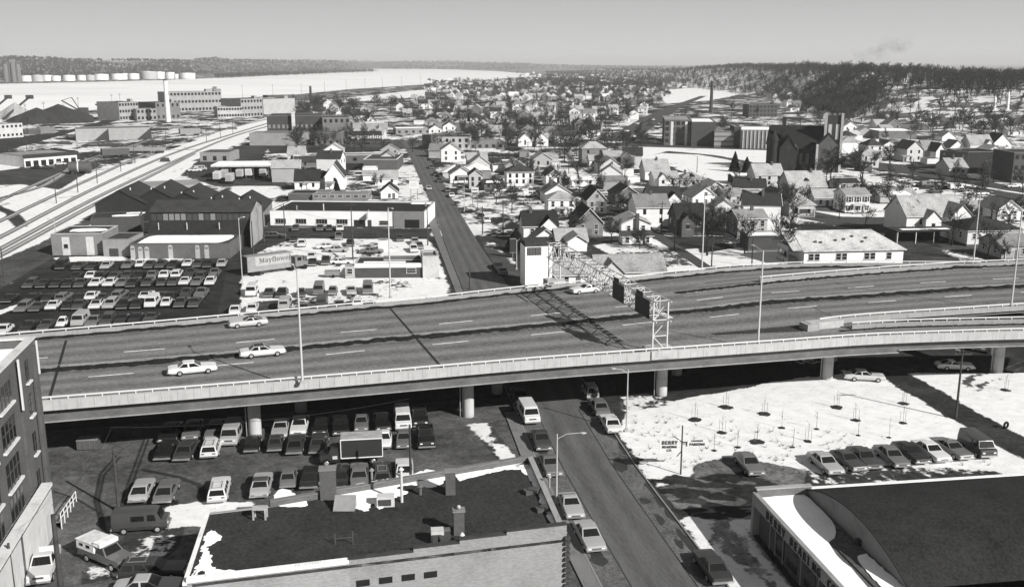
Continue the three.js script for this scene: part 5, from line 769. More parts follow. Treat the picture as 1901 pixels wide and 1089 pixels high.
{ // tall white block with a dark painted sign, behind the gantry
  const B = [5.12, -186.58, 5.28, 0.179, 8.91], o = block('white_tower_block', 'tall windowless white block with a dark painted sign panel', 'building', B, 5, { wall: .72, tex: 'siding', roof: .04, cop: .05, par: .15 }), h = B[4], w = B[2];
  obj('dark_top', box(w + .06, .9, 5.06, 0, h - .4, -2.5), mat(.05, 'rough'), o);
  const sg = obj('painted_sign', box(w * .52, 1.5, .06, -w * .17, h - 1.75, .04), mat(.03, null, .8), o);
  const { TextGeometry } = await import('three/addons/geometries/TextGeometry.js');
  for (let i = 0; i < 3; i++) obj('sign_lettering', Array.from({ length: 9 }, (_, k) => box(.16, .2, .02, -w * .17 - 1.1 + k * .28 + (k > 4 ? .1 : 0), h - 1.3 - i * .42, .08)), mat(.22, null, .8), sg);
}
{ // works with sawtooth roofs
  const F = [-73.24, -216.09, 21.81, 0.029, 3.32], o = block('works_front_wing', 'low brick front wing of the works with arched pale doors and snowy roof', 'building', F, 11.27, { wall: .12, roof: .05, cop: .1, par: .15 });
  const w = F[2], X = (px) => (px - 242) / 185 * w - w / 2, h = F[4];
  for (const [a, v] of [[247, 2.4], [261, 2.2], [273, 2.2], [317, 2.6], [367, 2.5], [384, 2.5]]) obj('arched_door', [box(1.0, v, .06, X(a), v / 2, .02), new THREE.CylinderGeometry(.5, .5, .06, 14).rotateX(Math.PI / 2).translate(X(a), v, .02)], mat(.35, 'siding'), o);
  const c = drift([[-w * .44, -.5], [-w * .2, -.4], [w * .1, -.6], [w * .2, -1.2], [w * .38, -1.6], [w * .42, -o.P.D + .6], [0, -o.P.D + .5], [-w * .4, -o.P.D + .7]], h - .05, o, .07);
  const zb = F[1] - o.P.D, M2 = thing('works_hall', 'tall dark works hall with a band of upper windows and a pale brick flank', 'building', F[0] + .6, 0, zb - .2, F[3]), W2 = w + 1.5, D2 = 15, e1 = 5.2, h2 = 8.2, rg = 10.2;
  obj('lean_to_roof', slab([[-W2 / 2, 3.4, .1], [W2 / 2 - 1.6, 3.4, .1], [W2 / 2 - 1.6, 6.2, -3.4], [-W2 / 2, 6.2, -3.4]], .2), mat(.03, 'tar'), M2);
  obj('wall', faces([[[-W2 / 2, 0, -3.4], [W2 / 2, 0, -3.4], [W2 / 2, h2, -3.4], [-W2 / 2, h2, -3.4]], [[-W2 / 2, 0, -D2], [-W2 / 2, 0, -3.4], [-W2 / 2, h2, -3.4], [-W2 / 2, rg, -9], [-W2 / 2, h2, -D2]]]), mat(.035, 'brick'), M2);
  obj('flank_wall', faces([[[W2 / 2, 0, -1.5], [W2 / 2, 0, -D2], [W2 / 2, h2, -D2], [W2 / 2, rg, -9], [W2 / 2, h2, -3.4], [W2 / 2, 5, -1.5]]]), mat(.3, 'brick'), M2);
  obj('roof', [slab([[-W2 / 2 - .3, h2 + .1, -3], [W2 / 2 + .3, h2 + .1, -3], [W2 / 2 + .3, rg + .1, -9], [-W2 / 2 - .3, rg + .1, -9]], .2), slab([[W2 / 2 + .3, h2 + .1, -D2 - .3], [-W2 / 2 - .3, h2 + .1, -D2 - .3], [-W2 / 2 - .3, rg + .1, -9.01], [W2 / 2 + .3, rg + .1, -9.01]], .2)], mat(.05, 'shingle'), M2);
  for (let i = 0; i < 17; i++) obj('window', box(W2 / 17 * .8, 1.5, .06, -W2 / 2 + W2 * (i + .5) / 17, 7.0, -3.36), [2, 3, 4, 5, 8, 10].includes(i) ? mat(.2, null, .4) : mat(.06, null, .25), M2);
  for (const x of [-W2 * .4, -W2 * .12, W2 * .2]) obj('stack_pipe', cyl(.13, .13, 1.8, x, 4.2, -1.2, 8), mat(.4, null, .6), M2);
  // sawtooth halls: ridges running away
  const saw = [[234, 350, 'the sawtooth hall nearest the rail yard'], [292, 349, 'the second sawtooth hall behind the works'], [338, 360, 'the middle sawtooth hall behind the works'], [392, 368, 'the fourth sawtooth hall, right of the works hall'], [440, 370, 'the sawtooth hall nearest the shops']];
  const Z = [[[-106.01, -267.75], 13, 5.0, 8.6], [[-97.84, -271.56], 13, 5.0, 8.6], [[-89.69, -271.56], 12, 4.6, 7.4], [[-78.32, -260.42], 10.5, 4.4, 7.4], [[-70.45, -258.65], 10.5, 4.4, 7.4]];
  Z.forEach(([p, ww, e, r], i) => { const g = thing('sawtooth_hall', 'dark gabled roof of ' + saw[i][2], 'building', p[0], 0, p[1], .12, 'sawtooth halls of the works'), D = i < 3 ? 22 : 20, q = ww / 2;
    obj('wall', faces([[[-q, 0, 0], [q, 0, 0], [q, e, 0], [0, r, 0], [-q, e, 0]], [[q, 0, 0], [q, 0, -D], [q, e, -D], [q, e, 0]], [[-q, 0, -D], [-q, 0, 0], [-q, e, 0], [-q, e, -D]], [[q, 0, -D], [-q, 0, -D], [-q, e, -D], [0, r, -D], [q, e, -D]]]), mat(i === 4 ? .22 : .03, 'brick'), g);
    obj('roof', [slab([[q + .3, e, .3], [q + .3, e, -D], [0, r + .2, -D], [0, r + .2, .3]], .18), slab([[-q - .3, e, -D], [-q - .3, e, .3], [-.01, r + .2, .3], [-.01, r + .2, -D]], .18)], mat(.04, 'tar'), g);
    for (const k of [1, 2]) obj('vent_pipe', cyl(.2, .2, 1.4, q * .45 * (k - 1.5), r - 1.4, -3 * k, 8), mat(.5, null, .6), g); });
  // office block at the corner
  const O = [-97.45, -219.89, 11.23, 0.057, 4.84], a = block('works_office', 'two-storey brick works office with two pale wall panels', 'building', O, 11, { wall: .2, roof: .05, cop: .5, par: .2 });
  for (const u of [-.22, .25]) { obj('pale_panel', box(O[2] * .15, O[4] - .7, .08, O[2] * u, (O[4] - .7) / 2, .02), mat(.5, 'concrete'), a); } win(a, a.P, 'f', -O[2] * .22, 1.6, .9, .9, {}); obj('window', box(.9, .9, .06, -O[2] * .22, 2.1, .09), paneM, a);
  drift([[-3, -4], [0, -3.5], [4, -4.5], [4.5, -7], [1, -8], [-3, -7]], O[4] - .1, a, .06);
  const A2 = block('works_annex', 'grey brick annex with a roller door beside the works office', 'building', [-88.13, -218.29, 5.88, -0, 3.89], 9, { wall: .26, roof: .06, cop: .2, par: .2 }); obj('roller_door', box(2, 1.8, .08, -.6, .9, .03), mat(.05, 'metal'), A2);
  // flat halls behind the office, dusted with snow
  const K = block('works_rear_hall', 'flat dark works hall with strips of old snow behind the office', 'building', [-98.6, -245.29, 11.57, 0.278, 4.6], 10, { wall: .07, roof: .05, cop: .08, par: .2 }); drift([[-1, -3], [4, -2.5], [6, -4], [2, -5.5], [-1, -5]], K.h - .1, K, .06); drift([[2, -7], [6, -6.5], [6.5, -8.5], [2, -9]], K.h - .1, K, .06);
  block('long_shed', 'long pale shed roof between the works and the rail yard', 'building', [-107.75, -315.14, 18.93, 0.421, 4.11], 16, { wall: .25, roof: .3, par: .1, tex: 'siding' });
}
{ // apartment house with balconies behind the freeway
  const B = [72.88, -208.56, 22.05, 0.106, 3.39], o = thing('apartment_house', 'long white apartment house with a pale shingled roof and end balconies', 'building', B[0], 0, B[1], B[3]), w = B[2], h = B[4], D = 13, q = w / 2, top = h + 3.2, P = { W: w, D };
  obj('wall', faces([[[-q, 0, 0], [q, 0, 0], [q, h, 0], [-q, h, 0]], [[q, 0, 0], [q, 0, -D], [q, h, -D], [q, h, 0]], [[-q, 0, -D], [-q, 0, 0], [-q, h, 0], [-q, top - .1, -D / 2], [-q, h, -D]]]), mat(.72, 'siding'), o);
  obj('roof', [slab([[-q - .4, h - .1, .5], [q + .5, h - .1, .5], [q - 4.5, top, -D / 2], [-q - .4, top, -D / 2]], .18), slab([[q + .5, h - .1, -D - .4], [-q - .4, h - .1, -D - .4], [-q - .4, top, -D / 2 - .01], [q - 4.5, top, -D / 2 - .01]], .18), faces([[[q + .5, h - .1, .5], [q + .5, h - .1, -D - .4], [q - 4.5, top, -D / 2]]])], mat(.5, 'shingle'), o);
  for (const t of [.07, .13, .345, .405, .63, .69, .855]) win(o, P, 'f', -q + w * t, h - 2.1, 1.0, 1.3, { frame: mat(.25, null, .8) });
  for (const [t, z] of [[.15, 2.4], [.2, 2.2], [.36, 2.8], [.45, 3.1], [.62, 2.2], [.68, 3.4], [.55, 4]]) obj('roof_vent', bbox(.5, .4, .4, -q + w * t, h + 1 + (z - 2) * .5, -z), mat(.05, null, .8), o);
  for (const y of [0, 2.6]) { const b = obj('balcony', bbox(2.4, 1.0, 6.2, -q - 1.3, y + .2, -D / 2 + .5), mat(.42, 'siding'), o); obj('balcony_slab', bbox(2.5, .18, 6.4, -q - 1.3, y, -D / 2 + .5), mat(.3, 'concrete'), b); }
  obj('balcony_roof', faces([[[-q - 2.6, h, .2], [-q, h, .2], [-q, top - .2, -D / 2], [-q - 2.6, top - .6, -D / 2]], [[-q - 2.6, h, -D], [-q, h, -D], [-q, top - .2, -D / 2], [-q - 2.6, top - .6, -D / 2]]]), mat(.5, 'shingle'), o); for (const z of [-2.8, -8.6]) obj('balcony_post', bbox(.18, h, .18, -q - 2.4, 0, z), mat(.6, null, .8), o);
  const c = thing('carport', 'dark flat carport with a stripe of snow on its roof', 'carport', ...((p) => [p[0], 0, p[1]])([98.5, -234.62]), .1);
  obj('roof', box(14, .3, 6, 0, 3.0, -3), mat(.05, 'tar'), c); obj('roof_snow', box(12, .06, 1.6, 1, 3.18, -2.2), snowM, c); for (const x of [-6.6, -2, 2.5, 6.6]) obj('post', bbox(.18, 2.9, .18, x, 0, -.3), mat(.3, null, .8), c); obj('rear_wall', box(14, 2.85, .2, 0, 1.42, -5.9), mat(.05, 'brick'), c); obj('side_wall', box(.2, 2.85, 5.6, -6.9, 1.42, -3), mat(.06, 'brick'), c);
  house('long pale-roofed house with a small gable behind the far parapet', ...[23.23, -189.44], 13.5, 8, 2.6, 2.6, 'x', .5, .3, { gable: [-4, 4.6, 1.2] });
  house('low white house with a grey roof between the tall block and the gantry', ...[12.62, -187.52], 8.5, 8, 2.4, 2.2, 'x', .66, .28, { win: [2, 1] });
}

// ---------- houses ----------
house('white two-storey house with a dark hipped roof behind the parked cars', 2.9, -349.3, 9.5, 9, 4.9, 2.4, 'h', 0.62, 0.05, { win:[4,2],chim:[-1.5,-3], });
house('narrow white gabled house with an outside stair right of the dark hipped house', 14.8, -349.3, 5.7, 11, 3.6, 2.4, 'z', 0.62, 0.06, { win:[2,2],stair:1 });
house('small two-storey frame house with pale eaves beside the shop signs', -12.3, -341.6, 4.8, 8, 4.6, 1.8, 'z', 0.4, 0.06, { win:[2,2] });
house('low dark shed next to the small frame house with pale eaves', -6.3, -338.6, 6.6, 8, 2.2, 1.0, 'x', 0.12, 0.05, { win:[2,1],snow:1 });
house('white square house with a pale hipped roof and tall windows', 14.0, -277.5, 7.6, 8.5, 4.9, 2.0, 'h', 0.66, 0.34, { win:[3,2],lwin:[2,2],lwall:1,porch:[0,3.2,1.4] });
house('grey house with a dark steep gable and round attic window', 24.1, -280.5, 5.7, 11, 4.3, 3.1, 'z', 0.3, 0.03, { win:[2,2],attic:1 });
house('brick house with a dark gable behind the bare tree', 19.1, -242.9, 6.8, 11, 3.8, 3.5, 'z', 0.2, 0.03, { win:[2,2] });
house('white house with a wide black roof and front gable behind the tall white block', 6.9, -236.1, 8.3, 9, 4.1, 2.9, 'x', 0.62, 0.03, { win:[2,1],gable:[1.9,4.2,1.6],chim:[-2,-4] });
house('white gabled house front just right of the tall white block', 7.9, -230.3, 5.1, 9, 2.3, 1.9, 'z', 0.66, 0.16, { win:[1,1] });
house('pale-roofed cottage with a long roof behind the small white gable', 13.9, -227.5, 7.2, 8, 2.2, 2.0, 'x', 0.55, 0.36, { win:[2,1] });
house('tiny white gabled annex before the pale-roofed cottage', 14.8, -222.2, 4.4, 6, 2.8, 1.4, 'z', 0.68, 0.3, {  });
house('white bungalow with a broad pale gable and brick chimney', 31.4, -249.3, 7.5, 10, 2.6, 1.6, 'z', 0.6, 0.32, { win:[2,1],chimF:1 });
house('low white porch house with a dark lean-to roof below the broad gable', 29.6, -231.7, 7.2, 4.5, 2.4, 0.8, 'x', 0.6, 0.06, { win:[3,1] });
house('white two-storey house with dark roof, front bay gable and striped awning', 42.9, -277.5, 9.1, 8, 5.2, 2.8, 'x', 0.62, 0.04, { win:[2,2],gable:[2.2,3.4,1.9],porch:[-1,3.4,1.3] });
house('white house with a large plain pale roof near the school lawn', 53.8, -369.2, 9.2, 9, 3.6, 3.5, 'x', 0.58, 0.36, { win:[2,1],chim:[.5,-4] });
house('pale-roofed house with dark side gable just below the plain pale roof', 53.5, -344.6, 8.6, 8, 3.5, 1.8, 'x', 0.55, 0.36, { win:[2,2],gable:[-1.5,3,1.4] });
house('white gabled house with three attic windows beside the lone light post', 58.5, -299.2, 8.1, 11, 2.6, 2.9, 'z', 0.66, 0.3, { win:[3,1],attic:1,lwin:[3,1] });
house('grey gabled house tucked behind the white house with attic windows', 66.2, -321.7, 7.3, 10, 2.4, 2.3, 'z', 0.45, 0.32, { win:[2,1] });
house('grey hipped house with a small dormer below the snowy school lawn', 63.1, -346.2, 9.4, 9, 2.6, 2.1, 'h', 0.35, 0.3, { win:[3,1],dormer:1,chim:[-2,-4] });
house('grey two-storey house with half a snowy roof right of the attic windows', 66.4, -296.8, 5.5, 9, 3.6, 1.5, 'x', 0.42, 0.28, { win:[2,2] });
house('low white cottage with a dark roof and one wide gable', 73.2, -301.5, 5.4, 9, 2.2, 1.3, 'z', 0.66, 0.05, { win:[1,1] });
house('dark shingled house with steep black roof behind the tall lamp post', 44.9, -246.1, 7.3, 9, 4.2, 3.3, 'x', 0.1, 0.03, { win:[2,1],gable:[-1.6,3,2.2],lwin:[2,1] });
house('grey two-storey house with a plain roof half hidden by bare trees', 59.3, -242.9, 7.5, 9, 4.8, 1.6, 'x', 0.34, 0.26, { win:[3,2],chim:[1,-4] });
house('low dark annex with a snowy lean-to beside the plain grey house', 57.9, -224.8, 7.7, 6, 3.6, 0.6, 'x', 0.07, 0.3, { snow:1 });
house('pale house with a mottled roof below the dark church', 89.5, -346.2, 10.1, 9, 4.3, 3.3, 'x', 0.42, 0.38, { win:[3,2],chim:[2,-4] });
house('small dark garage under a snow-covered flat roof on the lawn edge', 83.0, -355.7, 7.7, 7, 2.5, 0.8, 'x', 0.06, 0.8, {  });
house('large house with a broad pale roof and a black dormer near the church', 93.6, -313.8, 11.9, 11, 4.1, 4.3, 'x', 0.4, 0.38, { win:[3,1],dormer:1,chim:[2.5,-5] });
house('white single-storey wing with pale roof below the black dormer house', 94.0, -295.7, 7.7, 6, 3.1, 2.0, 'x', 0.58, 0.36, { win:[2,1] });
house('white two-storey house with dark shutters and a small porch', 99.0, -283.7, 7.1, 8.5, 5.3, 1.5, 'x', 0.66, 0.28, { win:[3,2],lwin:[2,2],chim:[-3,-4],porch:[0,3.4,1.6],shut:1 });
house('row of garages under a pale roof right of the shuttered house', 118.5, -303.9, 11.6, 8, 2.5, 1.8, 'x', 0.3, 0.34, { snow:1 });
house('dark-roofed cottage behind the shuttered white house', 114.9, -338.6, 7.3, 8, 2.2, 1.2, 'x', 0.5, 0.04, { win:[2,1] });
house('white house with a wide pale roof and two front gables behind the carport', 106.0, -246.9, 15.1, 12, 4.9, 4.4, 'x', 0.62, 0.38, { win:[2,1],gable:[5.2,6,3],gable2:[-1.5,4,2] });
house('white flat house beyond the carport house, right side', 131.8, -275.5, 7.8, 8, 3.0, 1.3, 'x', 0.6, 0.36, { win:[3,1] });
house('white gabled house with grey roof at the far right behind the hipped roof', 134.7, -267.7, 6.7, 10, 3.5, 2.5, 'z', 0.64, 0.25, { win:[2,2] });
house('white house under a dark hipped roof behind the far right lamp post', 113.9, -231.7, 13.7, 12, 3.7, 2.4, 'h', 0.55, 0.04, { win:[4,1],chim:[2,-5] });
house('grey cottage with a pale gable cut by the right edge above the freeway', 110.5, -214.5, 7.1, 9, 3.2, 1.9, 'x', 0.3, 0.22, { win:[2,1],porch:[-2.4,2.2,1.5] });
house('pale gabled house with a dark porch facing the diagonal road', 176.1, -437.6, 7.3, 12, 5.6, 3.3, 'z', 0.5, 0.12, { win:[2,2],porch:[-4.5,4,3] });
house('narrow white gabled house right of the dark porch house', 187.4, -437.6, 4.5, 11, 4.7, 3.3, 'z', 0.62, 0.07, { win:[1,2] });
house('grey-roofed house between the two gables on the diagonal road', 184.7, -442.5, 5.2, 10, 4.7, 3.9, 'x', 0.3, 0.26, {  });
house('small white gable behind the diagonal road, left of the dark porch', 186.7, -495.5, 8.5, 8, 2.2, 2.4, 'z', 0.6, 0.05, { win:[2,1] });
house('pale cottage with a bright gable above the brick flats', 216.2, -486.3, 7.8, 9, 2.2, 3.4, 'z', 0.62, 0.2, { win:[1,1] });
house('pale-roofed house with a white front wing above the brick flats', 226.3, -483.4, 11.4, 9, 4.1, 4.0, 'x', 0.5, 0.34, { gable:[3,4,2] });
house('white gable under a black roof at the right above the brick flats', 237.6, -486.3, 9.4, 10, 4.1, 4.6, 'z', 0.6, 0.04, { win:[2,1],porch:[0,5,2] });
house('white gabled house high on the slope above the brick flats', 241.2, -554.8, 7.7, 8, 2.6, 2.9, 'z', 0.66, 0.3, {  });
house('white cottage highest among the trees on the right slope', 301.2, -639.9, 6.8, 8, 3.0, 3.0, 'z', 0.66, 0.3, { win:[1,1] });
house('flat white house on the slope left of the highest cottage', 306.6, -678.1, 7.2, 8, 3.6, 1.9, 'x', 0.66, 0.3, { win:[2,1] });
house('pale bungalow on the slope at the right edge', 298.7, -596.6, 9.6, 8, 2.8, 2.3, 'x', 0.55, 0.28, { win:[2,1] });
house('pale shed with a bright roof at the foot of the wooded slope', 195.8, -579.1, 9.3, 8, 2.5, 1.6, 'x', 0.55, 0.5, { win:[2,1] });
house('dark cottage with white eaves right of the church tower', 173.4, -505.1, 6.5, 8, 2.2, 1.9, 'z', 0.2, 0.05, {  });
house('white gabled house on the cross street, left one of a pair', 6.8, -518.4, 7.2, 9, 3.9, 2.7, 'z', 0.62, 0.3, { win:[1,2] });
house('white gabled house on the cross street, right one of a pair', 15.7, -518.4, 6.1, 10, 4.1, 3.0, 'z', 0.62, 0.25, { win:[1,2],porch:[0,4,1.5] });
house('pale house with a dark roof right of the white pair', 29.0, -543.3, 11.7, 9, 3.7, 2.3, 'x', 0.5, 0.06, { win:[2,1] });
house('square house under a pale hipped roof at the avenue corner', 34.8, -423.4, 10.5, 9, 7.0, 2.6, 'h', 0.2, 0.38, { win:[2,1] });
house('white porch house in front of the pale hipped corner house', 35.2, -414.4, 6.3, 6, 3.1, 1.7, 'x', 0.58, 0.34, { win:[2,1] });
house('dark brick house with two pale gables beside the avenue corner', 44.1, -410.0, 12.4, 9, 4.8, 2.0, 'x', 0.13, 0.34, { win:[3,1],gable:[2.4,4.5,2] });
house('small pale house behind the utility poles, left of the corner house', 16.3, -435.1, 7.5, 8, 2.2, 1.5, 'x', 0.35, 0.32, {  });
house('white garage with a snowy roof by the parked cars', 25.4, -349.3, 8.7, 7, 2.2, 0.6, 'x', 0.6, 0.7, { win:[2,1] });
house('brown house in trees right of the white garage', 34.8, -338.6, 7.3, 8, 3.1, 1.2, 'x', 0.25, 0.2, {  });
house('low flat shop with a snow-covered roof near the billboard', -20.7, -374.6, 10.5, 14, 2.2, 2.3, 'h', 0.4, 0.6, {  });
house('second low shop under snow right of the near snowy roof', -13.5, -381.9, 10.3, 12, 2.2, 2.3, 'h', 0.3, 0.55, {  });
house('white house with a black roof at left behind the long white showroom', -69.8, -338.6, 8.3, 8, 2.9, 3.6, 'x', 0.62, 0.03, { win:[2,2],porch:[0,2,1.2] });
house('white gable-fronted house with a small porch, left of the grey roof pair', -60.3, -338.6, 6.6, 12, 4.6, 4.4, 'z', 0.66, 0.05, { win:[1,2],porch:[-1.5,3,2] });
house('white house with a pale grey roof behind the small white gable', -44.5, -352.5, 7.8, 9, 2.3, 2.4, 'x', 0.6, 0.36, { win:[2,1] });
house('low white lean-to beside the pale grey roof', -52.5, -365.7, 4.4, 7, 2.2, 1.2, 'x', 0.58, 0.34, {  });
house('tiny white gabled house with a black roof at the showroom end', -38.6, -312.5, 5.4, 9, 2.6, 2.2, 'z', 0.68, 0.03, { win:[1,1] });
house('dark low house with a snowy porch gable before the brick store', -83.2, -414.4, 10.1, 10, 2.2, 1.8, 'x', 0.15, 0.05, { win:[2,1] });

// ---------- larger buildings of the town ----------
block('brick_store', 'big dark brick store building with a row of upper windows', 'building', [-119.87, -556.73, 30.15, 0.13, 13.67], 30, { wall: .06, roof: .07, win: [12, 1, 1.4, 2], v0: 7, swin: [6, 2, 1.5, 1.8], wopt: { plain: 1, pane: mat(.3, null, .5) } });
block('brick_store', 'grey brick end of the big dark store', 'building', [-96.26, -552.84, 14.96, 0.261, 13], 26, { wall: .16, roof: .07, win: [5, 2, 1.4, 1.8], wopt: { plain: 1 } });
{ const o = thing('chimney_stack', 'pale square stack on the front of the dark brick store', 'chimney', ...((p) => [p[0], 0, p[1]])([-120.25, -554.77]), 0); obj('shaft', bbox(1.6, 16, 1.6), mat(.6, 'concrete'), o); obj('cap', bbox(1.9, .5, 1.9, 0, 16, 0), mat(.4, 'concrete'), o); }
for (const [n, l, B, d, o] of [
  ['warehouse', 'grey warehouse with faint roof panels before the dark store', [-122.84, -525.26, 29.02, -0, 6.41], 16, { wall: .28, roof: .25, par: .2, swin: [4, 1, 1.5, 1.5] }],
  ['warehouse', 'brick side hall between the grey warehouse and the billboard', [-96.36, -525.26, 13.24, -0, 6.69], 14, { wall: .14, roof: .07, win: [4, 1, 1.2, 1.6], wopt: { plain: 1 } }],
  ['depot', 'small brick depot with dark doors by the rail yard', [-130.03, -437.56, 12.96, -0, 3.98], 16, { wall: .26, roof: .09, win: [3, 1, 1.6, 2], v0: .5, wopt: { plain: 1 }, par: .2 }],
  ['loading_dock', 'brick end house of the truck loading dock', [-88.87, -379.13, 5.43, 0.347, 5], 8, { wall: .15, roof: .3, win: [2, 1, 1, 1.2], wopt: { plain: 1 } }],
  ['commercial_block', 'pale two-storey corner shop block on the cross street', [-30.66, -498.67, 19.28, -0, 6.36], 20, { wall: .42, roof: .06, win: [6, 2, 1.3, 1.7], wopt: { plain: 1 } }],
  ['commercial_block', 'dark side of the corner shop block toward the street', [-42.31, -497.1, 5.51, -0.606, 7.53], 22, { wall: .08, roof: .04 }],
  ['commercial_block', 'low shops right of the pale corner block', [-12.76, -506.7, 17.36, 0.189, 3.64], 14, { wall: .16, roof: .2, win: [5, 1, 1.6, 1.5], v0: .5, wopt: { plain: 1 } }],
  ['commercial_block', 'pale low building across the cross street behind the billboard', [-88.19, -627.26, 21.69, 0.231, 5.8], 14, { wall: .3, roof: 'snow' }],
  ['commercial_block', 'grey low building with snow roof right of the store', [-59.5, -608.03, 21.22, 0.222, 3.7], 16, { wall: .22, roof: 'snow', win: [5, 1, 1.4, 1.4], wopt: { plain: 1 } }],
  ['market', 'long flat brick store with a white roof edge by the street', [-52.7, -399.54, 13.36, -0, 4.51], 24, { wall: .09, roof: .06, cop: .7 }],
  ['market', 'low white-edged store behind the long brick store', [-63.98, -431.53, 29.96, 0.079, 3.35], 12, { wall: .12, roof: .35, cop: .7, win: [4, 1, 1.6, 1.4], wopt: { plain: 1 } }],
  ['flats', 'pale flat-roofed house row behind the corner shops', [-42.94, -639.89, 13.68, -0, 5.07], 12, { wall: .25, roof: .08, win: [4, 1, 1.2, 1.5], wopt: { plain: 1 } }],
  ['warehouse', 'long low warehouse with ramps beyond the station building', [-222.67, -562.78, 39.38, 0.419, 6.55], 18, { wall: .3, roof: .16, tex: 'concrete', par: .2 }],
  ['works_block', 'pale two-storey works building at the left edge', [-291.6, -577.21, 24.27, 1.049, 8.08], 14, { wall: .5, roof: .12, win: [9, 2, 1.4, 1.4], wopt: { plain: 1 } }],
  ['shed', 'dark shed with a snow spot beside the coal heap', [-289.7, -608.03, 8.89, 0.552, 3.06], 10, { wall: .08, roof: .06 }],
  ['shed', 'grey shed with a pitched look beside the dark coal shed', [-284.72, -617.5, 8.28, 0.62, 3.43], 10, { wall: .18, roof: .07 }],
  ['mill', 'pale three-storey mill block nearest the rail yard', [-288.89, -762.52, 17.23, 1.008, 13.59], 26, { wall: .3, roof: .06, win: [7, 3, 1.6, 2], swin: [6, 3, 1.6, 2], wopt: { plain: 1 } }],
  ['mill', 'smaller mill wing in front of the three-storey block', [-274.4, -758.85, 14.35, 0.527, 8.56], 14, { wall: .27, roof: .06, win: [5, 2, 1.6, 2], wopt: { plain: 1 } }],
  ['mill', 'dark middle mill building behind the white chimney', [-264.38, -777.38, 20.33, 0.84, 12.63], 30, { wall: .16, roof: .07, win: [5, 2, 1.6, 2.2], wopt: { plain: 1 } }],
  ['mill', 'long upper mill range with rows of pale windows', [-283.59, -905.07, 50.1, 0.659, 17.23], 22, { wall: .3, roof: .08, win: [16, 3, 2, 2.2], wopt: { plain: 1 } }],
  ['mill', 'mill tower at the right end of the upper range', [-274.76, -947.63, 11.68, 1.281, 18.53], 10, { wall: .25, roof: .1 }],
  ['mill', 'low mill range fronting the yard with a row of windows', [-222.29, -796.71, 19.08, 0.43, 8.56], 18, { wall: .4, roof: .15, win: [9, 2, 1.6, 1.8], wopt: { plain: 1 } }],
  ['mill', 'tall mill range at the right end of the works', [-207.92, -808.87, 20.96, 0.897, 14.39], 26, { wall: .28, roof: .06, win: [7, 3, 1.8, 2], wopt: { plain: 1 } }],
  ['mill', 'pale riverside shed right of the mill', [-199, -865.91, 34.97, 0.933, 12.44], 26, { wall: .38, roof: .2 }],
  ['mill', 'dark long riverside shed among the poles', [-257.63, -1194.22, 62.4, 0.603, 5.59], 16, { wall: .08, roof: .1 }],
  ['school', 'four-storey brick school wing with a pale stair strip', [86.9, -527.02, 14.01, -0.254, 13.25], 40, { wall: .12, roof: .3, win: [5, 4, 2, 1.9], v0: 1.5, wopt: { plain: 1 }, yaw: -.12 }],
  ['school', 'windowless dark school wing set back from the stair strip', [99.03, -520.07, 12.4, -0.28, 12.53], 36, { wall: .07, roof: 'snow', yaw: -.12 }],
  ['school', 'lower school wing with bands of windows', [108.37, -513.3, 9.81, -0.348, 8.31], 26, { wall: .14, roof: .2, win: [4, 3, 2.6, 1.5], wopt: { plain: 1, pane: mat(.28, null, .4) }, yaw: -.1 }],
  ['school', 'glazed dark stair hall of the school', [114.77, -511.63, 3.57, -0, 10.58], 20, { wall: .06, roof: .2, yaw: -.1 }],
  ['school', 'school gymnasium with tall pale fins and a snowy roof', [125.87, -505.09, 21.12, -0.312, 9.38], 30, { wall: .16, roof: 'snow', yaw: -.08 }],
  ['brick_flats', 'dark brick block standing behind the school', [200.88, -808.79, 22.85, -0, 9.75], 22, { wall: .09, roof: .06, win: [8, 3, 1.4, 1.4], wopt: { plain: 1 } }],
  ['brick_flats', 'brick flats with pale windows beside the diagonal road', [186.53, -393.53, 19.59, 0.418, 8.02], 14, { wall: .16, roof: .05, win: [6, 3, 1.2, 1.3], lwin: [3, 3, 1, 1.2], wopt: { pane: mat(.35, null, .3), plain: 1 } }],
  ['brick_flats', 'left side of the brick flats with its shade painted in', [176.26, -397.67, 16.43, -1.41, 8.3], 14, { wall: .04, roof: .04 }],  // unlit left face: its shade is put into the wall colour
  ['brick_flats', 'dark brick flats cut by the right edge', [186.25, -357.33, 13.92, -0, 10.95], 16, { wall: .09, roof: .06, win: [6, 3, 1.3, 1.5], wopt: { plain: 1 } }],
  ['store_hall', 'wide low hall with a bright snow roof at the foot of the wooded slope', [219.05, -570.78, 21.4, -0, 4.54], 22, { wall: .16, roof: 'snow', par: .1 }],
  ['store_hall', 'long dark shed roof above the snowy hall', [255.02, -645.09, 24.14, -0, 3.75], 20, { wall: .12, roof: .07 }],
  ['station', 'flat-roofed station building with white piers and dark openings', [-194.17, -421.27, 22.95, 0.912, 4.72], 22, { wall: .6, roof: .28, tex: 'concrete', par: .1, cop: .05, win: [7, 1, 2.2, 2.4], v0: .2, wopt: { plain: 1 } }],
]) {
  const b = block(n, l, 'building', B, d, o), [, , w, , h] = B;
  if (n === 'school' && o.wall === .12) for (const u of [-.22, .3]) obj('pale_strip', box(1.3, h - 1, .2, w * u, (h - 1) / 2, .05), mat(.6, 'concrete'), b);
  if (l.includes('gymnasium')) for (let i = 0; i < 11; i++) obj('fin', box(.5, h - .4, .5, -w / 2 + w * (i + .5) / 11, (h - .4) / 2, .2), mat(.4, 'concrete'), b);
  if (n === 'station') obj('fascia', [box(w + 1, 1.3, .3, 0, h - .1, .5), box(.3, 1.3, d + 1, w / 2 + .5, h - .1, -d / 2)], mat(.04, 'rough'), b);
  if (n === 'mill' && h > 9) obj('stair_tower', bbox(w * .12, 2.6, 4, w * .3, h - .5, -5), mat(.3, 'brick'), b);
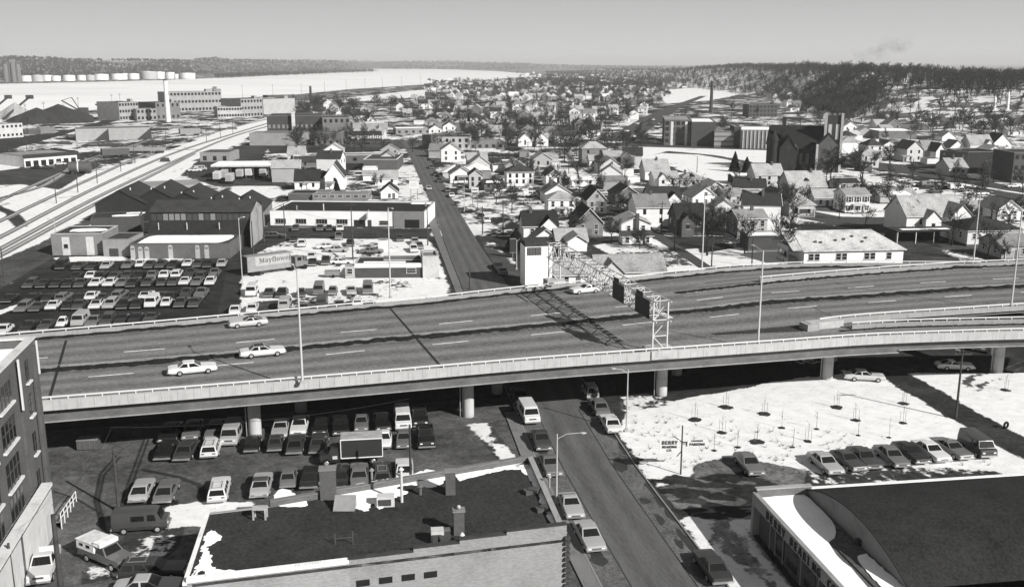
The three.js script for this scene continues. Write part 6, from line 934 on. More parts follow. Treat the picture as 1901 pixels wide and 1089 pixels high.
  if (l.includes('grey warehouse')) obj('roof_panel', box(w * .45, .1, 6, -2, h - .05, -8), mat(.12, 'tar'), b);
  if (l.includes('ramps')) for (const u of [-.12, .45]) obj('gable_screen', faces([[[w * u - 6, 0, .3], [w * u + 2, 0, .3], [w * u + 2, h, .3]]]), mat(.05, 'brick'), b);
}
{ // loading dock with parked trailers
  const B = [-100.86, -371.88, 22.31, 0.08, 5.91], o = thing('dock_canopy', 'snow-covered loading dock canopy over parked trucks', 'canopy', B[0], 0, B[1], B[3]), w = B[2];
  obj('canopy_roof', bbox(w, .5, 15, 0, 4.6, -8), snowM, o); obj('canopy_edge', bbox(w + .2, .6, .2, 0, 4.3, -.5), mat(.4, 'concrete'), o); obj('rear_wall', bbox(w, 4.5, .3, 0, 0, -15), mat(.05, 'brick'), o); for (let i = 0; i < 8; i++) obj('post', bbox(.3, 4.4, .3, -w / 2 + w * (i + .5) / 8, 0, -1.2), mat(.08, null, .8), o);
  [[404, 338, .5], [416, 335, .35], [427, 343, .4], [446, 332, .4], [463, 330, .62], [489, 331, .4]].forEach(([px, py, v], i) => { const [x, z] = [[[-107.57, -364.03], [-106.67, -369.23], [-101.19, -357.33], [-101.62, -372.77], [-99.13, -376.38], [-93.4, -374.56]]][0][i], t = thing('truck_trailer', ['pale', 'grey', 'dusty', 'light grey', 'white', 'stained'][i] + ' truck trailer, ' + ordinal(i) + ' along the snowy loading dock', 'trailer', x, 0, z, AWAY, 'trailers at the loading dock'); obj('box', bbox(7, 2.4, 2.4, 0, 1.1, 0), mat(v, 'metal', .7), t); obj('rear_door', bbox(.06, 2.1, 2.1, -3.53, 1.2, 0), mat(v * .6, 'metal', .7), t); for (const s of [-1, 1]) obj('wheel', new THREE.CylinderGeometry(.5, .5, .4, 10).rotateX(Math.PI / 2).translate(-2, .5, s * .95), rubber, t); });
}
{ // the white chimney of the mill and the dark one by the river, and the school's
  for (const [p, h, r, v, l] of [[[-252.51, -741.2], 30.55, 1.9, .66, 'tall white mill chimney with a dark rim'], [[-214.67, -1081.62], 18.01, 1.6, .05, 'short black chimney near the river bank'], [[175.03, -889.73], 26.87, 1.6, .06, 'slim dark chimney behind the school']]) { const o = thing('factory_chimney', l, 'chimney', p[0], 0, p[1]); obj('shaft', cyl(r, r * .72, h, 0, 0, 0, 20), mat(v, 'concrete'), o); obj('rim', cyl(r * .8, r * .85, 1.2, 0, h - .9, 0, 20), mat(.1, null, .8), o); }
}
{ // church: dark nave, transept gable, corner tower with buttresses
  const B = [114.82, -401.64, 20.65, -0.412, 11.59], o = thing('church', 'dark stone church with a steep black roof and square tower', 'church', B[0], 0, B[1], -.15), w = B[2], h = 9, r = 17, D = 22, sm = mat(.03, 'brick'), q = w / 2;
  obj('nave_wall', faces([[[-q, 0, 0], [q, 0, 0], [q, h, 0], [-q, h, 0]], [[-q, 0, -D], [-q, 0, 0], [-q, h, 0], [-q, r, -D / 2], [-q, h, -D]], [[q, 0, 0], [q, 0, -D], [q, h, -D], [q, r, -D / 2], [q, h, 0]]]), sm, o);
  obj('nave_roof', [slab([[-q - .4, h - .2, .5], [q + .4, h - .2, .5], [q + .4, r + .2, -D / 2], [-q - .4, r + .2, -D / 2]], .3), slab([[q + .4, h - .2, -D - .5], [-q - .4, h - .2, -D - .5], [-q - .4, r + .2, -D / 2 - .01], [q + .4, r + .2, -D / 2 - .01]], .3)], mat(.022, 'shingle'), o);
  const gx = -q * .42; obj('transept_wall', faces([[[gx - 3.4, 0, 3], [gx + 3.4, 0, 3], [gx + 3.4, h, 3], [gx, 13.4, 3], [gx - 3.4, h, 3]], [[gx + 3.4, 0, 3], [gx + 3.4, 0, 0], [gx + 3.4, h, 0], [gx + 3.4, h, 3]], [[gx - 3.4, 0, 0], [gx - 3.4, 0, 3], [gx - 3.4, h, 3], [gx - 3.4, h, 0]]]), sm, o);
  obj('transept_roof', [slab([[gx + 3.8, h - .4, 3.4], [gx + 3.8, h - .4, -D / 2], [gx, 13.8, -D / 2], [gx, 13.8, 3.4]], .3), slab([[gx - 3.8, h - .4, -D / 2], [gx - 3.8, h - .4, 3.4], [gx - .01, 13.8, 3.4], [gx - .01, 13.8, -D / 2]], .3)], mat(.022, 'shingle'), o);
  for (let i = 0; i < 4; i++) obj('lancet_window', box(1.1, 4.5, .08, q * .1 + i * 2.6, 4.6, .04), mat(.3, null, .4), o); obj('rose_window', new THREE.CylinderGeometry(1.1, 1.1, .1, 16).rotateX(Math.PI / 2).translate(gx, 9.2, 3.04), mat(.12, null, .4), o);
  obj('chimney', bbox(1.4, 21, 1.4, -q * .55, 0, -D * .2), sm, o); for (const x of [-q, -q * .05, q * .5]) { obj('buttress', bbox(.8, h + .6, 1.2, x, 0, .5), mat(.05, 'brick'), o); } obj('turret', [cyl(1.6, 1.6, 12, -q + .5, 0, 1.5, 8), cyl(1.8, .05, 4.5, -q + .5, 12, 1.5, 8)], mat(.03, 'brick'), o); obj('snow_patch', slab([[gx + .4, 13.2, 2.6], [gx + 3.2, h + .6, 2.6], [gx + 3.0, h + .9, -1.5], [gx + .4, 13.2, -1.5]], .12), snowM, o);
  const tw = thing('church_tower', 'square church tower with pale buttresses and louvred openings', 'tower', ...((p) => [p[0], 0, p[1]])([128.35, -401.6]), -.3), th = 21.78;
  obj('shaft', bbox(6.6, th, 6.6, 0, 0, -3.3), mat(.06, 'brick'), tw); for (const x of [-3.1, 3.1]) obj('buttress', bbox(1.0, th + .9, 1.0, x, 0, .1), mat(.4, 'concrete'), tw); for (const x of [-1.4, 1.4]) obj('louvre', box(1.3, 6, .1, x, th - 6.5, .05), mat(.5, 'concrete'), tw); obj('battlement', [-2, 0, 2].map((x) => bbox(1, .9, .5, x, th, -.2)), mat(.2, 'concrete'), tw);
  const ap = thing('church_gable', 'pale stone church gable with tall traceried windows below the tower', 'church', ...((p) => [p[0], 0, p[1]])([124.33, -393.49]), -.2); obj('wall', faces([[[-4.6, 0, 0], [4.6, 0, 0], [4.6, 10, 0], [0, 15, 0], [-4.6, 10, 0]]]), mat(.1, 'brick'), ap); obj('side', faces([[[4.6, 0, 0], [4.6, 0, -6], [4.6, 10, -6], [4.6, 10, 0]], [[-4.6, 0, -6], [-4.6, 0, 0], [-4.6, 10, 0], [-4.6, 10, -6]]]), mat(.1, 'brick'), ap); for (const x of [-2.2, 0, 2.2]) obj('lancet_window', box(1.0, 5.5, .08, x, 5, .04), mat(.07, null, .3), ap); for (const x of [-4.4, 4.4]) obj('buttress', bbox(.8, 11, .9, x, 0, .3), mat(.4, 'concrete'), ap);
  obj('roof', [slab([[5, 9.8, .3], [5, 9.8, -6], [0, 15.3, -6], [0, 15.3, .3]], .25), slab([[-5, 9.8, -6], [-5, 9.8, .3], [-.01, 15.3, .3], [-.01, 15.3, -6]], .25)], mat(.05, 'shingle'), ap);
}
{ // moving van: long pale trailer with lettering, and its tractor
  const [ax, az] = [-53.04, -196.46], [cx, cz] = [-45.07, -202.89], yaw = Math.atan2(-(cz - az), cx - ax), o = thing('moving_van', 'long pale moving van with painted lettering, parked on the snow', 'truck', ax, 0, az, yaw);
  obj('trailer_box', bbox(9.6, 3.1, 2.4, 4.6, .9, -1.2), mat(.2, 'metal', .6), o); obj('trailer_roof', bbox(9.62, .06, 2.42, 4.6, 4.0, -1.2), mat(.2, 'metal', .6), o); obj('rear_doors', bbox(.08, 2.9, 2.2, -.24, 1.0, -1.2), mat(.03, 'metal', .6), o);
  const { TextGeometry } = await import('three/addons/geometries/TextGeometry.js'), { FontLoader } = await import('three/addons/loaders/FontLoader.js'), fs = await new FontLoader().loadAsync('fonts/droid/droid_serif_bold.typeface.json');
  obj('side_panel', box(7.4, 1.9, .03, 5.2, 2.9, .02), mat(.3, 'metal', .6), o);
  obj('lettering', new TextGeometry('Mayflower', { font: fs, size: .95, depth: .04, curveSegments: 3 }).translate(2.3, 2.55, .03), mat(.1, null, .7), o);
  obj('cab', [bbox(1.7, 2.0, 2.3, 11.2, .8, -1.2), bbox(1.4, .9, 2.0, 12.6, .8, -1.2)], paint(.16), o); obj('windshield', box(.05, .8, 2.0, 12.08, 2.3, -1.2), glass, o); obj('side_window', box(.9, .7, .05, 11.3, 2.35, -.03), glass, o); obj('chassis', bbox(4, .3, 1.1, 10.8, .55, -1.2), mat(.03, null, .8), o);
  for (const x of [1.0, 2.1, 9.6, 12.6]) for (const z of [-.25, -2.15]) obj('wheel', new THREE.CylinderGeometry(.5, .5, .35, 12).rotateX(Math.PI / 2).translate(x, .5, z), rubber, o);
}
{ // signs: roadside billboard, wall billboard, parking signs
  const { TextGeometry } = await import('three/addons/geometries/TextGeometry.js'), { FontLoader } = await import('three/addons/loaders/FontLoader.js');
  const fb_ = await new FontLoader().loadAsync('fonts/droid/droid_sans_bold.typeface.json'), fs = await new FontLoader().loadAsync('fonts/droid/droid_serif_bold.typeface.json');
  const word = (t, size, v, x, y, z, parent, f = fb_) => { const g = new TextGeometry(t, { font: f, size, depth: .04, curveSegments: 3 }); g.computeBoundingBox(); const m = (g.boundingBox.max.x - g.boundingBox.min.x) / 2; return obj('lettering', g.translate(x - m, y, z), mat(v, null, .8), parent); };
  const W = [-77.51, -532.34, 17.13, -0, 7.06], w = thing('wall_billboard', 'dark billboard with curling white lettering at the street bend', 'billboard', W[0], 0, W[1], W[3]);
  obj('panel', box(W[2], W[4] - 2, .4, 0, W[4] / 2 + 1, 0), mat(.04, 'rough'), w); word('Burgermeister', 1.9, .75, 0, 3.2, .21, w, fs); for (const x of [-.45, -.15, .15, .45]) obj('post', bbox(.4, 2.2, .4, x * W[2], 0, -.1), mat(.1, null, .8), w);
  const board = (p, l, bw, bh, y, v, n = 2) => { const o = thing('roadside_sign', l, 'sign', p[0], 0, p[1], .05); obj('panel', bbox(bw, bh, .3, 0, y, 0), mat(v, null, .7), o); for (let i = 0; i < n; i++) obj('post', bbox(.18, y, .18, n > 1 ? (i - .5) * bw * .7 : 0, 0, 0), mat(.15, null, .7), o); obj('rim', [bbox(bw + .1, .1, .34, 0, y + bh, 0), bbox(bw + .1, .1, .34, 0, y - .1, 0)], mat(.2, null, .7), o); return o; };
  const b1 = board([-31.05, -315.09], 'white roadside sign box on posts left of the street', 3.0, 2.6, 3.2, .72); obj('lettering', [box(1.8, .3, .04, 0, 4.9, .17), box(2.1, .3, .04, 0, 4.3, .17)], mat(.25, null, .8), b1);
  const b2 = board([-11.02, -295.7], 'white roadside sign box on twin posts right of the street', 2.1, 1.4, 4.6, .72); obj('lettering', box(1.5, .35, .04, 0, 5.3, .17), mat(.15, null, .8), b2);
  board([0.18, -217.02], 'dark pole sign with a white lower panel beside the black evergreen', 1.3, 3.0, 1.2, .03, 1);
  const pole = (p, h, l) => { const o = thing('sign_post', l, 'sign', p[0], 0, p[1], .05); obj('post', cyl(.09, .07, h, 0, 0, 0, 8), mat(.06, 'rough'), o); return o; };
  const s1 = pole([17.71, -97.57], 5.4, 'wooden post with the white bearing company parking boards'); obj('board', box(2.1, 1.35, .08, -1.35, 3.2, .1), mat(.72, null, .8), s1); word('BERRY', .4, .03, -1.35, 3.42, .15, s1); word('BEARING', .26, .03, -1.35, 3.02, .15, s1); word('CO.', .26, .03, -1.35, 2.65, .15, s1);
  obj('bracket', [bar(V(-.8, 4.2, 0), V(.1, 3.5, 0), .06), bar(V(-.5, 2.0, 0), V(0, 2.6, 0), .05)], mat(.05, null, .8), s1); obj('board', box(2.0, .75, .08, 1.55, 3.5, .1), mat(.72, null, .8), s1); word('CUSTOMER', .17, .1, 1.55, 3.68, .15, s1); word('PARKING', .27, .03, 1.55, 3.25, .15, s1); obj('pointer', [box(.5, .12, .06, .3, 3.6, .12), box(.12, .5, .06, .45, 3.4, .12)], mat(.04, null, .8), s1);
}
// tank car and parked wagons in the yard
{ const [x, z] = [-168.54, -389.56], o = thing('tank_car', 'dark tank body with a white band lying beside the station', 'tank', x, 0, z, .25); obj('tank', new THREE.CylinderGeometry(2.2, 2.2, 8, 20).rotateZ(Math.PI / 2).translate(0, 2.5, 0), mat(.06, 'metal', .6), o); obj('band', new THREE.CylinderGeometry(2.23, 2.23, .5, 20).rotateZ(Math.PI / 2).translate(-.6, 2.5, 0), mat(.7, null, .7), o); obj('cradle', [bbox(1, .8, 3.6, -2.6, 0, 0), bbox(1, .8, 3.6, 2.6, 0, 0)], mat(.04, null, .8), o); }
{ const [x, z] = [-174.88, -480.41], o = thing('freight_wagon', 'low freight wagon standing at the yard crossing', 'wagon', x, 0, z, .1); obj('body', bbox(17, 1.6, 3, 0, 1.2, 0), mat(.22, 'metal', .7), o); obj('bogie', [bbox(3, 1.1, 2.4, -6, .1, 0), bbox(3, 1.1, 2.4, 6, .1, 0)], mat(.03, null, .8), o); }

// ---------- bare trees ----------
function tube(a, b, r0, r1, n) {   // an open tapered tube
  const d = V().subVectors(b, a).normalize(), u = V().crossVectors(d, Math.abs(d.y) > .9 ? V(1, 0, 0) : V(0, 1, 0)).normalize(), v = V().crossVectors(d, u), f = [], p = (c, r, k) => { const t = k / n * Math.PI * 2; return [c.x + (u.x * Math.cos(t) + v.x * Math.sin(t)) * r, c.y + (u.y * Math.cos(t) + v.y * Math.sin(t)) * r, c.z + (u.z * Math.cos(t) + v.z * Math.sin(t)) * r]; };
  for (let k = 0; k < n; k++) f.push([p(a, r0, k), p(b, r1, k), p(b, r1, k + 1), p(a, r0, k + 1)]); return f;
}
// h metres tall; spread 0.3 (slim) .. 0.8 (round); kids: how many branches at each level
function bareTree(h, spread, kids, rTwig) {
  const TR = [], CR = [], jit = (v, k) => V(v.x + rr(-k, k), v.y + rr(-k, k), v.z + rr(-k, k)).normalize();
  const grow = (p, d, len, r, lv) => {
    const segs = lv === 0 ? 4 : 3; let q = p.clone(), dir = d.clone();
    for (let i = 0; i < segs; i++) {
      dir = jit(dir, lv === 0 ? .07 : .2); if (lv > 0) dir.y += .07; dir.normalize();
      const e = q.clone().addScaledVector(dir, len / segs), ra = Math.max(rTwig, r * (1 - .75 * i / segs)), rb = Math.max(rTwig, r * (1 - .75 * (i + 1) / segs));
      (lv < 2 ? TR : CR).push(...tube(q, e, ra, rb, lv === 0 ? 7 : lv === 1 ? 5 : 3)); q = e;
      if (lv < kids.length) { const from = lv === 0 ? 1 : 0; if (i >= from) { const n = Math.round(kids[lv] / (segs - from) + rr(-.4, .4)); for (let k = 0; k < n; k++) { const side = V(rr(-1, 1), 0, rr(-1, 1)).normalize(), nd = V().addVectors(dir.clone().multiplyScalar(1 - spread * .55), side.multiplyScalar(spread)).normalize(); grow(q, nd, len * rr(.42, .68), rb * rr(.5, .72), lv + 1); } } }
    }
  };
  grow(V(0, -.1, 0), V(0, 1, 0), h * .52, h * .021, 0);
  return { trunk: faces(TR), crown: faces(CR) };
}
const barkM = mat(.04, 'rough'), twigM = mat(.045, null, .95);
const BIG = [bareTree(12, .62, [7, 7, 5, 4], .034), bareTree(12, .78, [8, 7, 5, 4], .034), bareTree(12, .5, [7, 7, 5, 4], .034)], MIDT = [bareTree(11, .65, [7, 6, 5], .055), bareTree(11, .8, [8, 6, 5], .055), bareTree(11, .48, [7, 6, 5], .055)];
function tree(p, h, label, group, set = MIDT, k) { const t = set[k ?? Math.floor(rnd() * set.length)], o = thing('bare_tree', label, 'tree', p[0], p[2] || 0, p[1], rnd() * 6.28, group), s = h / (set === BIG ? 12 : 11); o.scale.set(s * rr(.9, 1.1), s, s * rr(.9, 1.1)); obj('trunk', t.trunk, barkM, o, true); obj('crown', t.crown, twigM, o, true); return o; }
const G1 = 'large bare trees among the houses';
for (const [p, h, l, k] of [
  [[43.77, -219.56], 12.85, 'tall dark bare tree beside the lamp post and steep black roof', 0], [[52.81, -222.16], 9.23, 'bare tree before the plain grey two-storey house', 2], [[59.05, -212.11], 11.87, 'tall slim bare tree left of the apartment balconies', 2],
  [[113.32, -354.07], 15.19, 'spreading bare tree right below the church tower', 1], [[122.26, -347.71], 15.31, 'spreading bare tree behind the shuttered white house', 0], [[109.17, -285.78], 10.57, 'lone bare tree in front of the garage row', 0], [[103.77, -213.32], 9.48, 'bare tree before the dark hipped roof at the right', 2], [[105.44, -210.91], 5.65, 'small bare tree right of the far lamp post', 0],
  [[15.13, -239.08], 8.17, 'bare tree left of the brick gabled house', 1], [[30.26, -275.48], 8.43, 'dense bare tree right of the round attic window', 1], [[32.59, -277.48], 7.58, 'second bare tree right of the round attic window', 0], [[23.74, -234.62], 6.75, 'bare tree beside the white bungalow', 0], [[29.67, -227.54], 5.93, 'small spreading bare tree before the low porch house', 1],
  [[50.65, -243.7], 8.05, 'bare tree between the dark shingled and grey houses', 0], [[74.56, -279.51], 10.66, 'big bare tree at the side street bend', 1], [[80.55, -284.72], 8.54, 'bare tree on the far side of the side street', 0], [[10.9, -311.27], 5.41, 'small bare tree left of the white square house', 0], [[6.87, -596.58], 14.46, 'broad bare tree over the cross street houses', 1], [[13.9, -583.4], 13.85, 'second broad bare tree over the cross street houses', 0],
  [[22.97, -437.56], 11.66, 'bare tree before the avenue corner, left one', 0], [[29.78, -463.41], 11.09, 'bare tree before the avenue corner, right one', 1], [[-1.41, -477.49], 10.15, 'bare tree left of the white gabled pair', 2], [[42.4, -374.56], 9.05, 'bare tree hiding the dark brick avenue house', 1], [[13.9, -344.62], 8.92, 'bare tree behind the narrow white stair house', 0], [[-45.95, -338.59], 6.22, 'bare tree between the house roofs left of the street', 0],
  [[-162.67, -851.86], 19.57, 'leftmost broad bare tree behind the dark brick store', 1], [[-143.91, -842.89], 18.93, 'middle broad bare tree behind the dark brick store', 0], [[-135.51, -861.03], 16.64, 'right broad bare tree behind the dark brick store', 1], [[-118.66, -889.73], 17.65, 'bare tree behind the wall billboard, left one', 0], [[-109.22, -909.95], 16.15, 'bare tree behind the wall billboard, right one', 1]]) tree(p, h, l, G1, BIG, k);
// evergreens: dark needle tiers
const needleM = mat(.02, 'rough', .95);
function evergreen(p, h, label, w = .42) {
  const o = thing('evergreen', label, 'tree', p[0], 0, p[1], rnd() * 6); obj('trunk', cyl(.16, .1, h * .4, 0, 0, 0, 7), barkM, o); const f = [];
  for (let i = 0; i < 1100; i++) { const t = Math.pow(rnd(), .9), y = h * (.04 + .96 * t), R = h * w * .62 * Math.pow(1 - t, .8) * rr(.45, 1.1) + .08, a = rnd() * 6.283, l = R * rr(.35, .6), c = V(Math.cos(a), 0, Math.sin(a)), b = c.clone().multiplyScalar(R - l), e = c.clone().multiplyScalar(R), s = V(-c.z, 0, c.x).multiplyScalar(.2 + l * .35); f.push([[b.x, y + .12, b.z], [e.x + s.x, y - l * .3, e.z + s.z], [e.x * 1.05, y - l * .42, e.z * 1.05], [e.x - s.x, y - l * .3, e.z - s.z]], [[b.x, y + .3, b.z], [e.x * .9, y - l * .1 + .1, e.z * .9], [b.x, y - .3, b.z]]); }
  obj('crown', faces(f), needleM, o, true); return o;
}
evergreen([0.93, -225.49], 5.14, 'broad black evergreen behind the pole sign', .95); evergreen([88.68, -397.5], 7.88, 'tall dark evergreen on the school lawn, left of two', .5); evergreen([92.48, -393.49], 6.13, 'shorter dark evergreen on the school lawn, right of two', .62); evergreen([-58.46, -331.33], 4.31, 'small black evergreen before the white gabled house', .5); evergreen([-29.66, -689.86], 9.07, 'slim dark evergreen among the far roofs', .35);
// ---------- wooded bluff on the right and hills beyond the river ----------
const polar = (px, r) => { const a = Math.atan2((px - 950.5) / 1850, Math.cos(.2271)); return [Math.sin(a) * r, -Math.cos(a) * r]; };
const table = (t) => (x) => { let i = 0; while (i < t.length - 2 && t[i + 1][0] < x) i++; const [x0, y0] = t[i], [x1, y1] = t[i + 1]; return y0 + (y1 - y0) * clamp((x - x0) / (x1 - x0), 0, 1); };
function hills(name, pxA, pxB, foot, sky, deep, m, nth, nr, treeH) {   // sky: image height of the tree line along the crest
  const P = [], idx = [], hAt = (px, r) => { const rf = foot(px), t = clamp((r - rf) / deep(px), 0, 1), s = t * t * (3 - 2 * t), rc = rf + deep(px), hc = 42 + (117 - sky(px)) / 1850 * rc - treeH; const [x, z] = polar(px, r); return s * (hc + 5 * (vn(x * .008 + 9, z * .008) - .5)) + s * 3 * (vn(x * .03, z * .03) - .5); };
  for (let i = 0; i <= nth; i++) for (let j = 0; j <= nr; j++) { const px = pxA + (pxB - pxA) * i / nth, rf = foot(px), r = rf + (deep(px) * 2.2) * Math.pow(j / nr, 1.2), [x, z] = polar(px, r); P.push(x, j ? hAt(px, r) : -.4, z); }
  for (let i = 0; i < nth; i++) for (let j = 0; j < nr; j++) { const a = i * (nr + 1) + j, b = a + nr + 1; idx.push(a, a + 1, b, b, a + 1, b + 1); }
  const g = new THREE.BufferGeometry(); g.setAttribute('position', new THREE.BufferAttribute(new Float32Array(P), 3)); g.setIndex(idx); g.computeVertexNormals();
  const o = new THREE.Mesh(boxUV(g, m.userData.size), m); o.name = numbered(name); o.userData.kind = 'structure'; o.castShadow = o.receiveShadow = true; scene.add(o); return hAt;
}
const leafT = dataTex(512, (u, v) => { const n = fb(u, v, 24), k = fb(u, v, 6); return n + (k - .5) * .9 > .5 ? .95 : .1 + .12 * n; }), leafM = new THREE.MeshStandardMaterial({ map: leafT, roughness: 1, side: THREE.DoubleSide }); leafM.color.setRGB(.75, .75, .75); leafM.userData.size = 160;
const farT = dataTex(512, (u, v) => { const n = fb(u, v, 40), k = fb(u, v, 5); return n * .6 + k * .6 > .72 ? .75 : .1 + .15 * n; }), farM = new THREE.MeshStandardMaterial({ map: farT, roughness: 1, side: THREE.DoubleSide }); farM.color.setRGB(.4, .4, .4); farM.userData.size = 900;
const footR = table([[1000, 4200], [1130, 3000], [1200, 2300], [1290, 1700], [1380, 1350], [1450, 1050], [1540, 800], [1620, 720], [1720, 690], [1901, 640], [2300, 560]]), deepR = table([[1000, 1700], [1130, 1500], [1300, 900], [1450, 420], [1600, 230], [1901, 230], [2300, 230]]);
const skyR = table([[1000, 131], [1130, 127], [1230, 125], [1270, 121], [1310, 119], [1370, 115], [1420, 116], [1500, 116], [1560, 112], [1610, 116], [1700, 119], [1800, 121], [1901, 121], [2300, 122]]);
const hR = hills('hill', 1000, 2300, footR, skyR, deepR, leafM, 90, 26, 12);
const footL = table([[-800, 2600], [0, 2900], [120, 2900], [370, 3300], [430, 4200], [640, 5200], [700, 7600], [1000, 6500], [1300, 6000]]), deepL = table([[-800, 900], [400, 1400], [700, 2500], [1300, 3000]]);
const skyL = table([[-800, 108], [20, 109], [50, 106.5], [110, 107], [150, 109], [190, 111], [300, 111], [380, 112], [425, 107.5], [450, 110.5], [560, 112], [700, 112.5], [840, 113.5], [950, 116], [1040, 120], [1150, 122], [1300, 122]]);
const hL = hills('hill', -800, 1300, footL, skyL, deepL, farM, 120, 14, 8);
// small trees for the woods, many instances of a few shapes
const WOOD = [bareTree(11, .6, [6, 5, 3], .075), bareTree(11, .75, [7, 5, 3], .075), bareTree(11, .5, [6, 5, 3], .08)].map((t) => mergeGeometries([t.trunk, t.crown]));
const FARW = [bareTree(11, .7, [6, 4], .3), bareTree(11, .8, [7, 4], .3)].map((t) => mergeGeometries([t.trunk, t.crown]));
function wood(name, label, spots, protos, m) {
  protos.forEach((g, k) => { const l = spots.filter((_, i) => i % protos.length === k), im = new THREE.InstancedMesh(g, m, l.length), M = new THREE.Matrix4(), q = new THREE.Quaternion(); l.forEach(([x, y, z, h], i) => { q.setFromAxisAngle(V(0, 1, 0), rnd() * 6.28); const s = h / 11; M.compose(V(x, y - .3, z), q, V(s * rr(.9, 1.3), s, s * rr(.9, 1.3))); im.setMatrixAt(i, M); }); im.name = name; im.castShadow = im.receiveShadow = true; tag(im, label, 'woodland', 'bare winter woods', 'stuff'); });
}
{
  const S = []; for (let i = 0; i < 8200; i++) { const px = rr(1010, 2050), rf = footR(px), d = deepR(px), u = rnd(); if (rnd() > rf * d / 300000) continue; const r = rf + d * (-.05 + 1.35 * u), [x, z] = polar(px, r); const cl = vn(x * .02 + 3, z * .02); if (px > 1640 && u < .38 && rnd() < .72) continue; if (cl > .64 && u < .85 && rnd() < .8) continue; if (px > 1290 && px < 1480 && u < .5 && rnd() < .45) continue; S.push([x, hR(px, r), z, rr(8, 14)]); }
  wood('bare_woodland', 'dense bare woods covering the right bluff', S, WOOD, twigM);
  const F = []; for (let i = 0; i < 7000; i++) { const px = rr(-200, 1250), rf = footL(px), d = deepL(px), r = rf + d * 1.1 * rnd(), [x, z] = polar(px, r); if (vn(x * .004 + 7, z * .004) > .66) continue; F.push([x, hL(px, r), z, rr(11, 20)]); }
  for (let i = 0; i < 500; i++) { const t = rnd(), px = 425 + 280 * t, r = 42 * 1850 / (rr(139, 143) - 6 * t - 117 - 3.5 * t); const [x, z] = polar(px, r); F.push([x, 0, z, rr(12, 18)]); }
  wood('far_woodland', 'hazy bare woods beyond the river', F, FARW, twigM);
  // woods on the flat behind the town
  const T = []; for (let i = 0; i < 5200; i++) { const py = 122 + 42 * Math.pow(rnd(), 1.2), px = rr(940, 1420), r = 42 * 1850 / (py - 117) * .98, [x, z] = polar(px, r); if (r > footR(px) || r < 900) continue; if (vn(x * .012, z * .012 + 5) > .62) continue; if (px < 1010 && py < 150) continue; if (px > 1215 && px < 1385 && py > 158) continue; T.push([x, 0, z, rr(9, 15)]); }
  for (let i = 0; i < 420; i++) { const px = rr(850, 1180), py = rr(150, 178), r = 42 * 1850 / (py - 117), [x, z] = polar(px, r); if (vn(x * .02 + 2, z * .02) < .45) continue; T.push([x, 0, z, rr(9, 14)]); }
  wood('valley_woodland', 'bare woods on the flat land behind the town', T, WOOD, twigM);
}
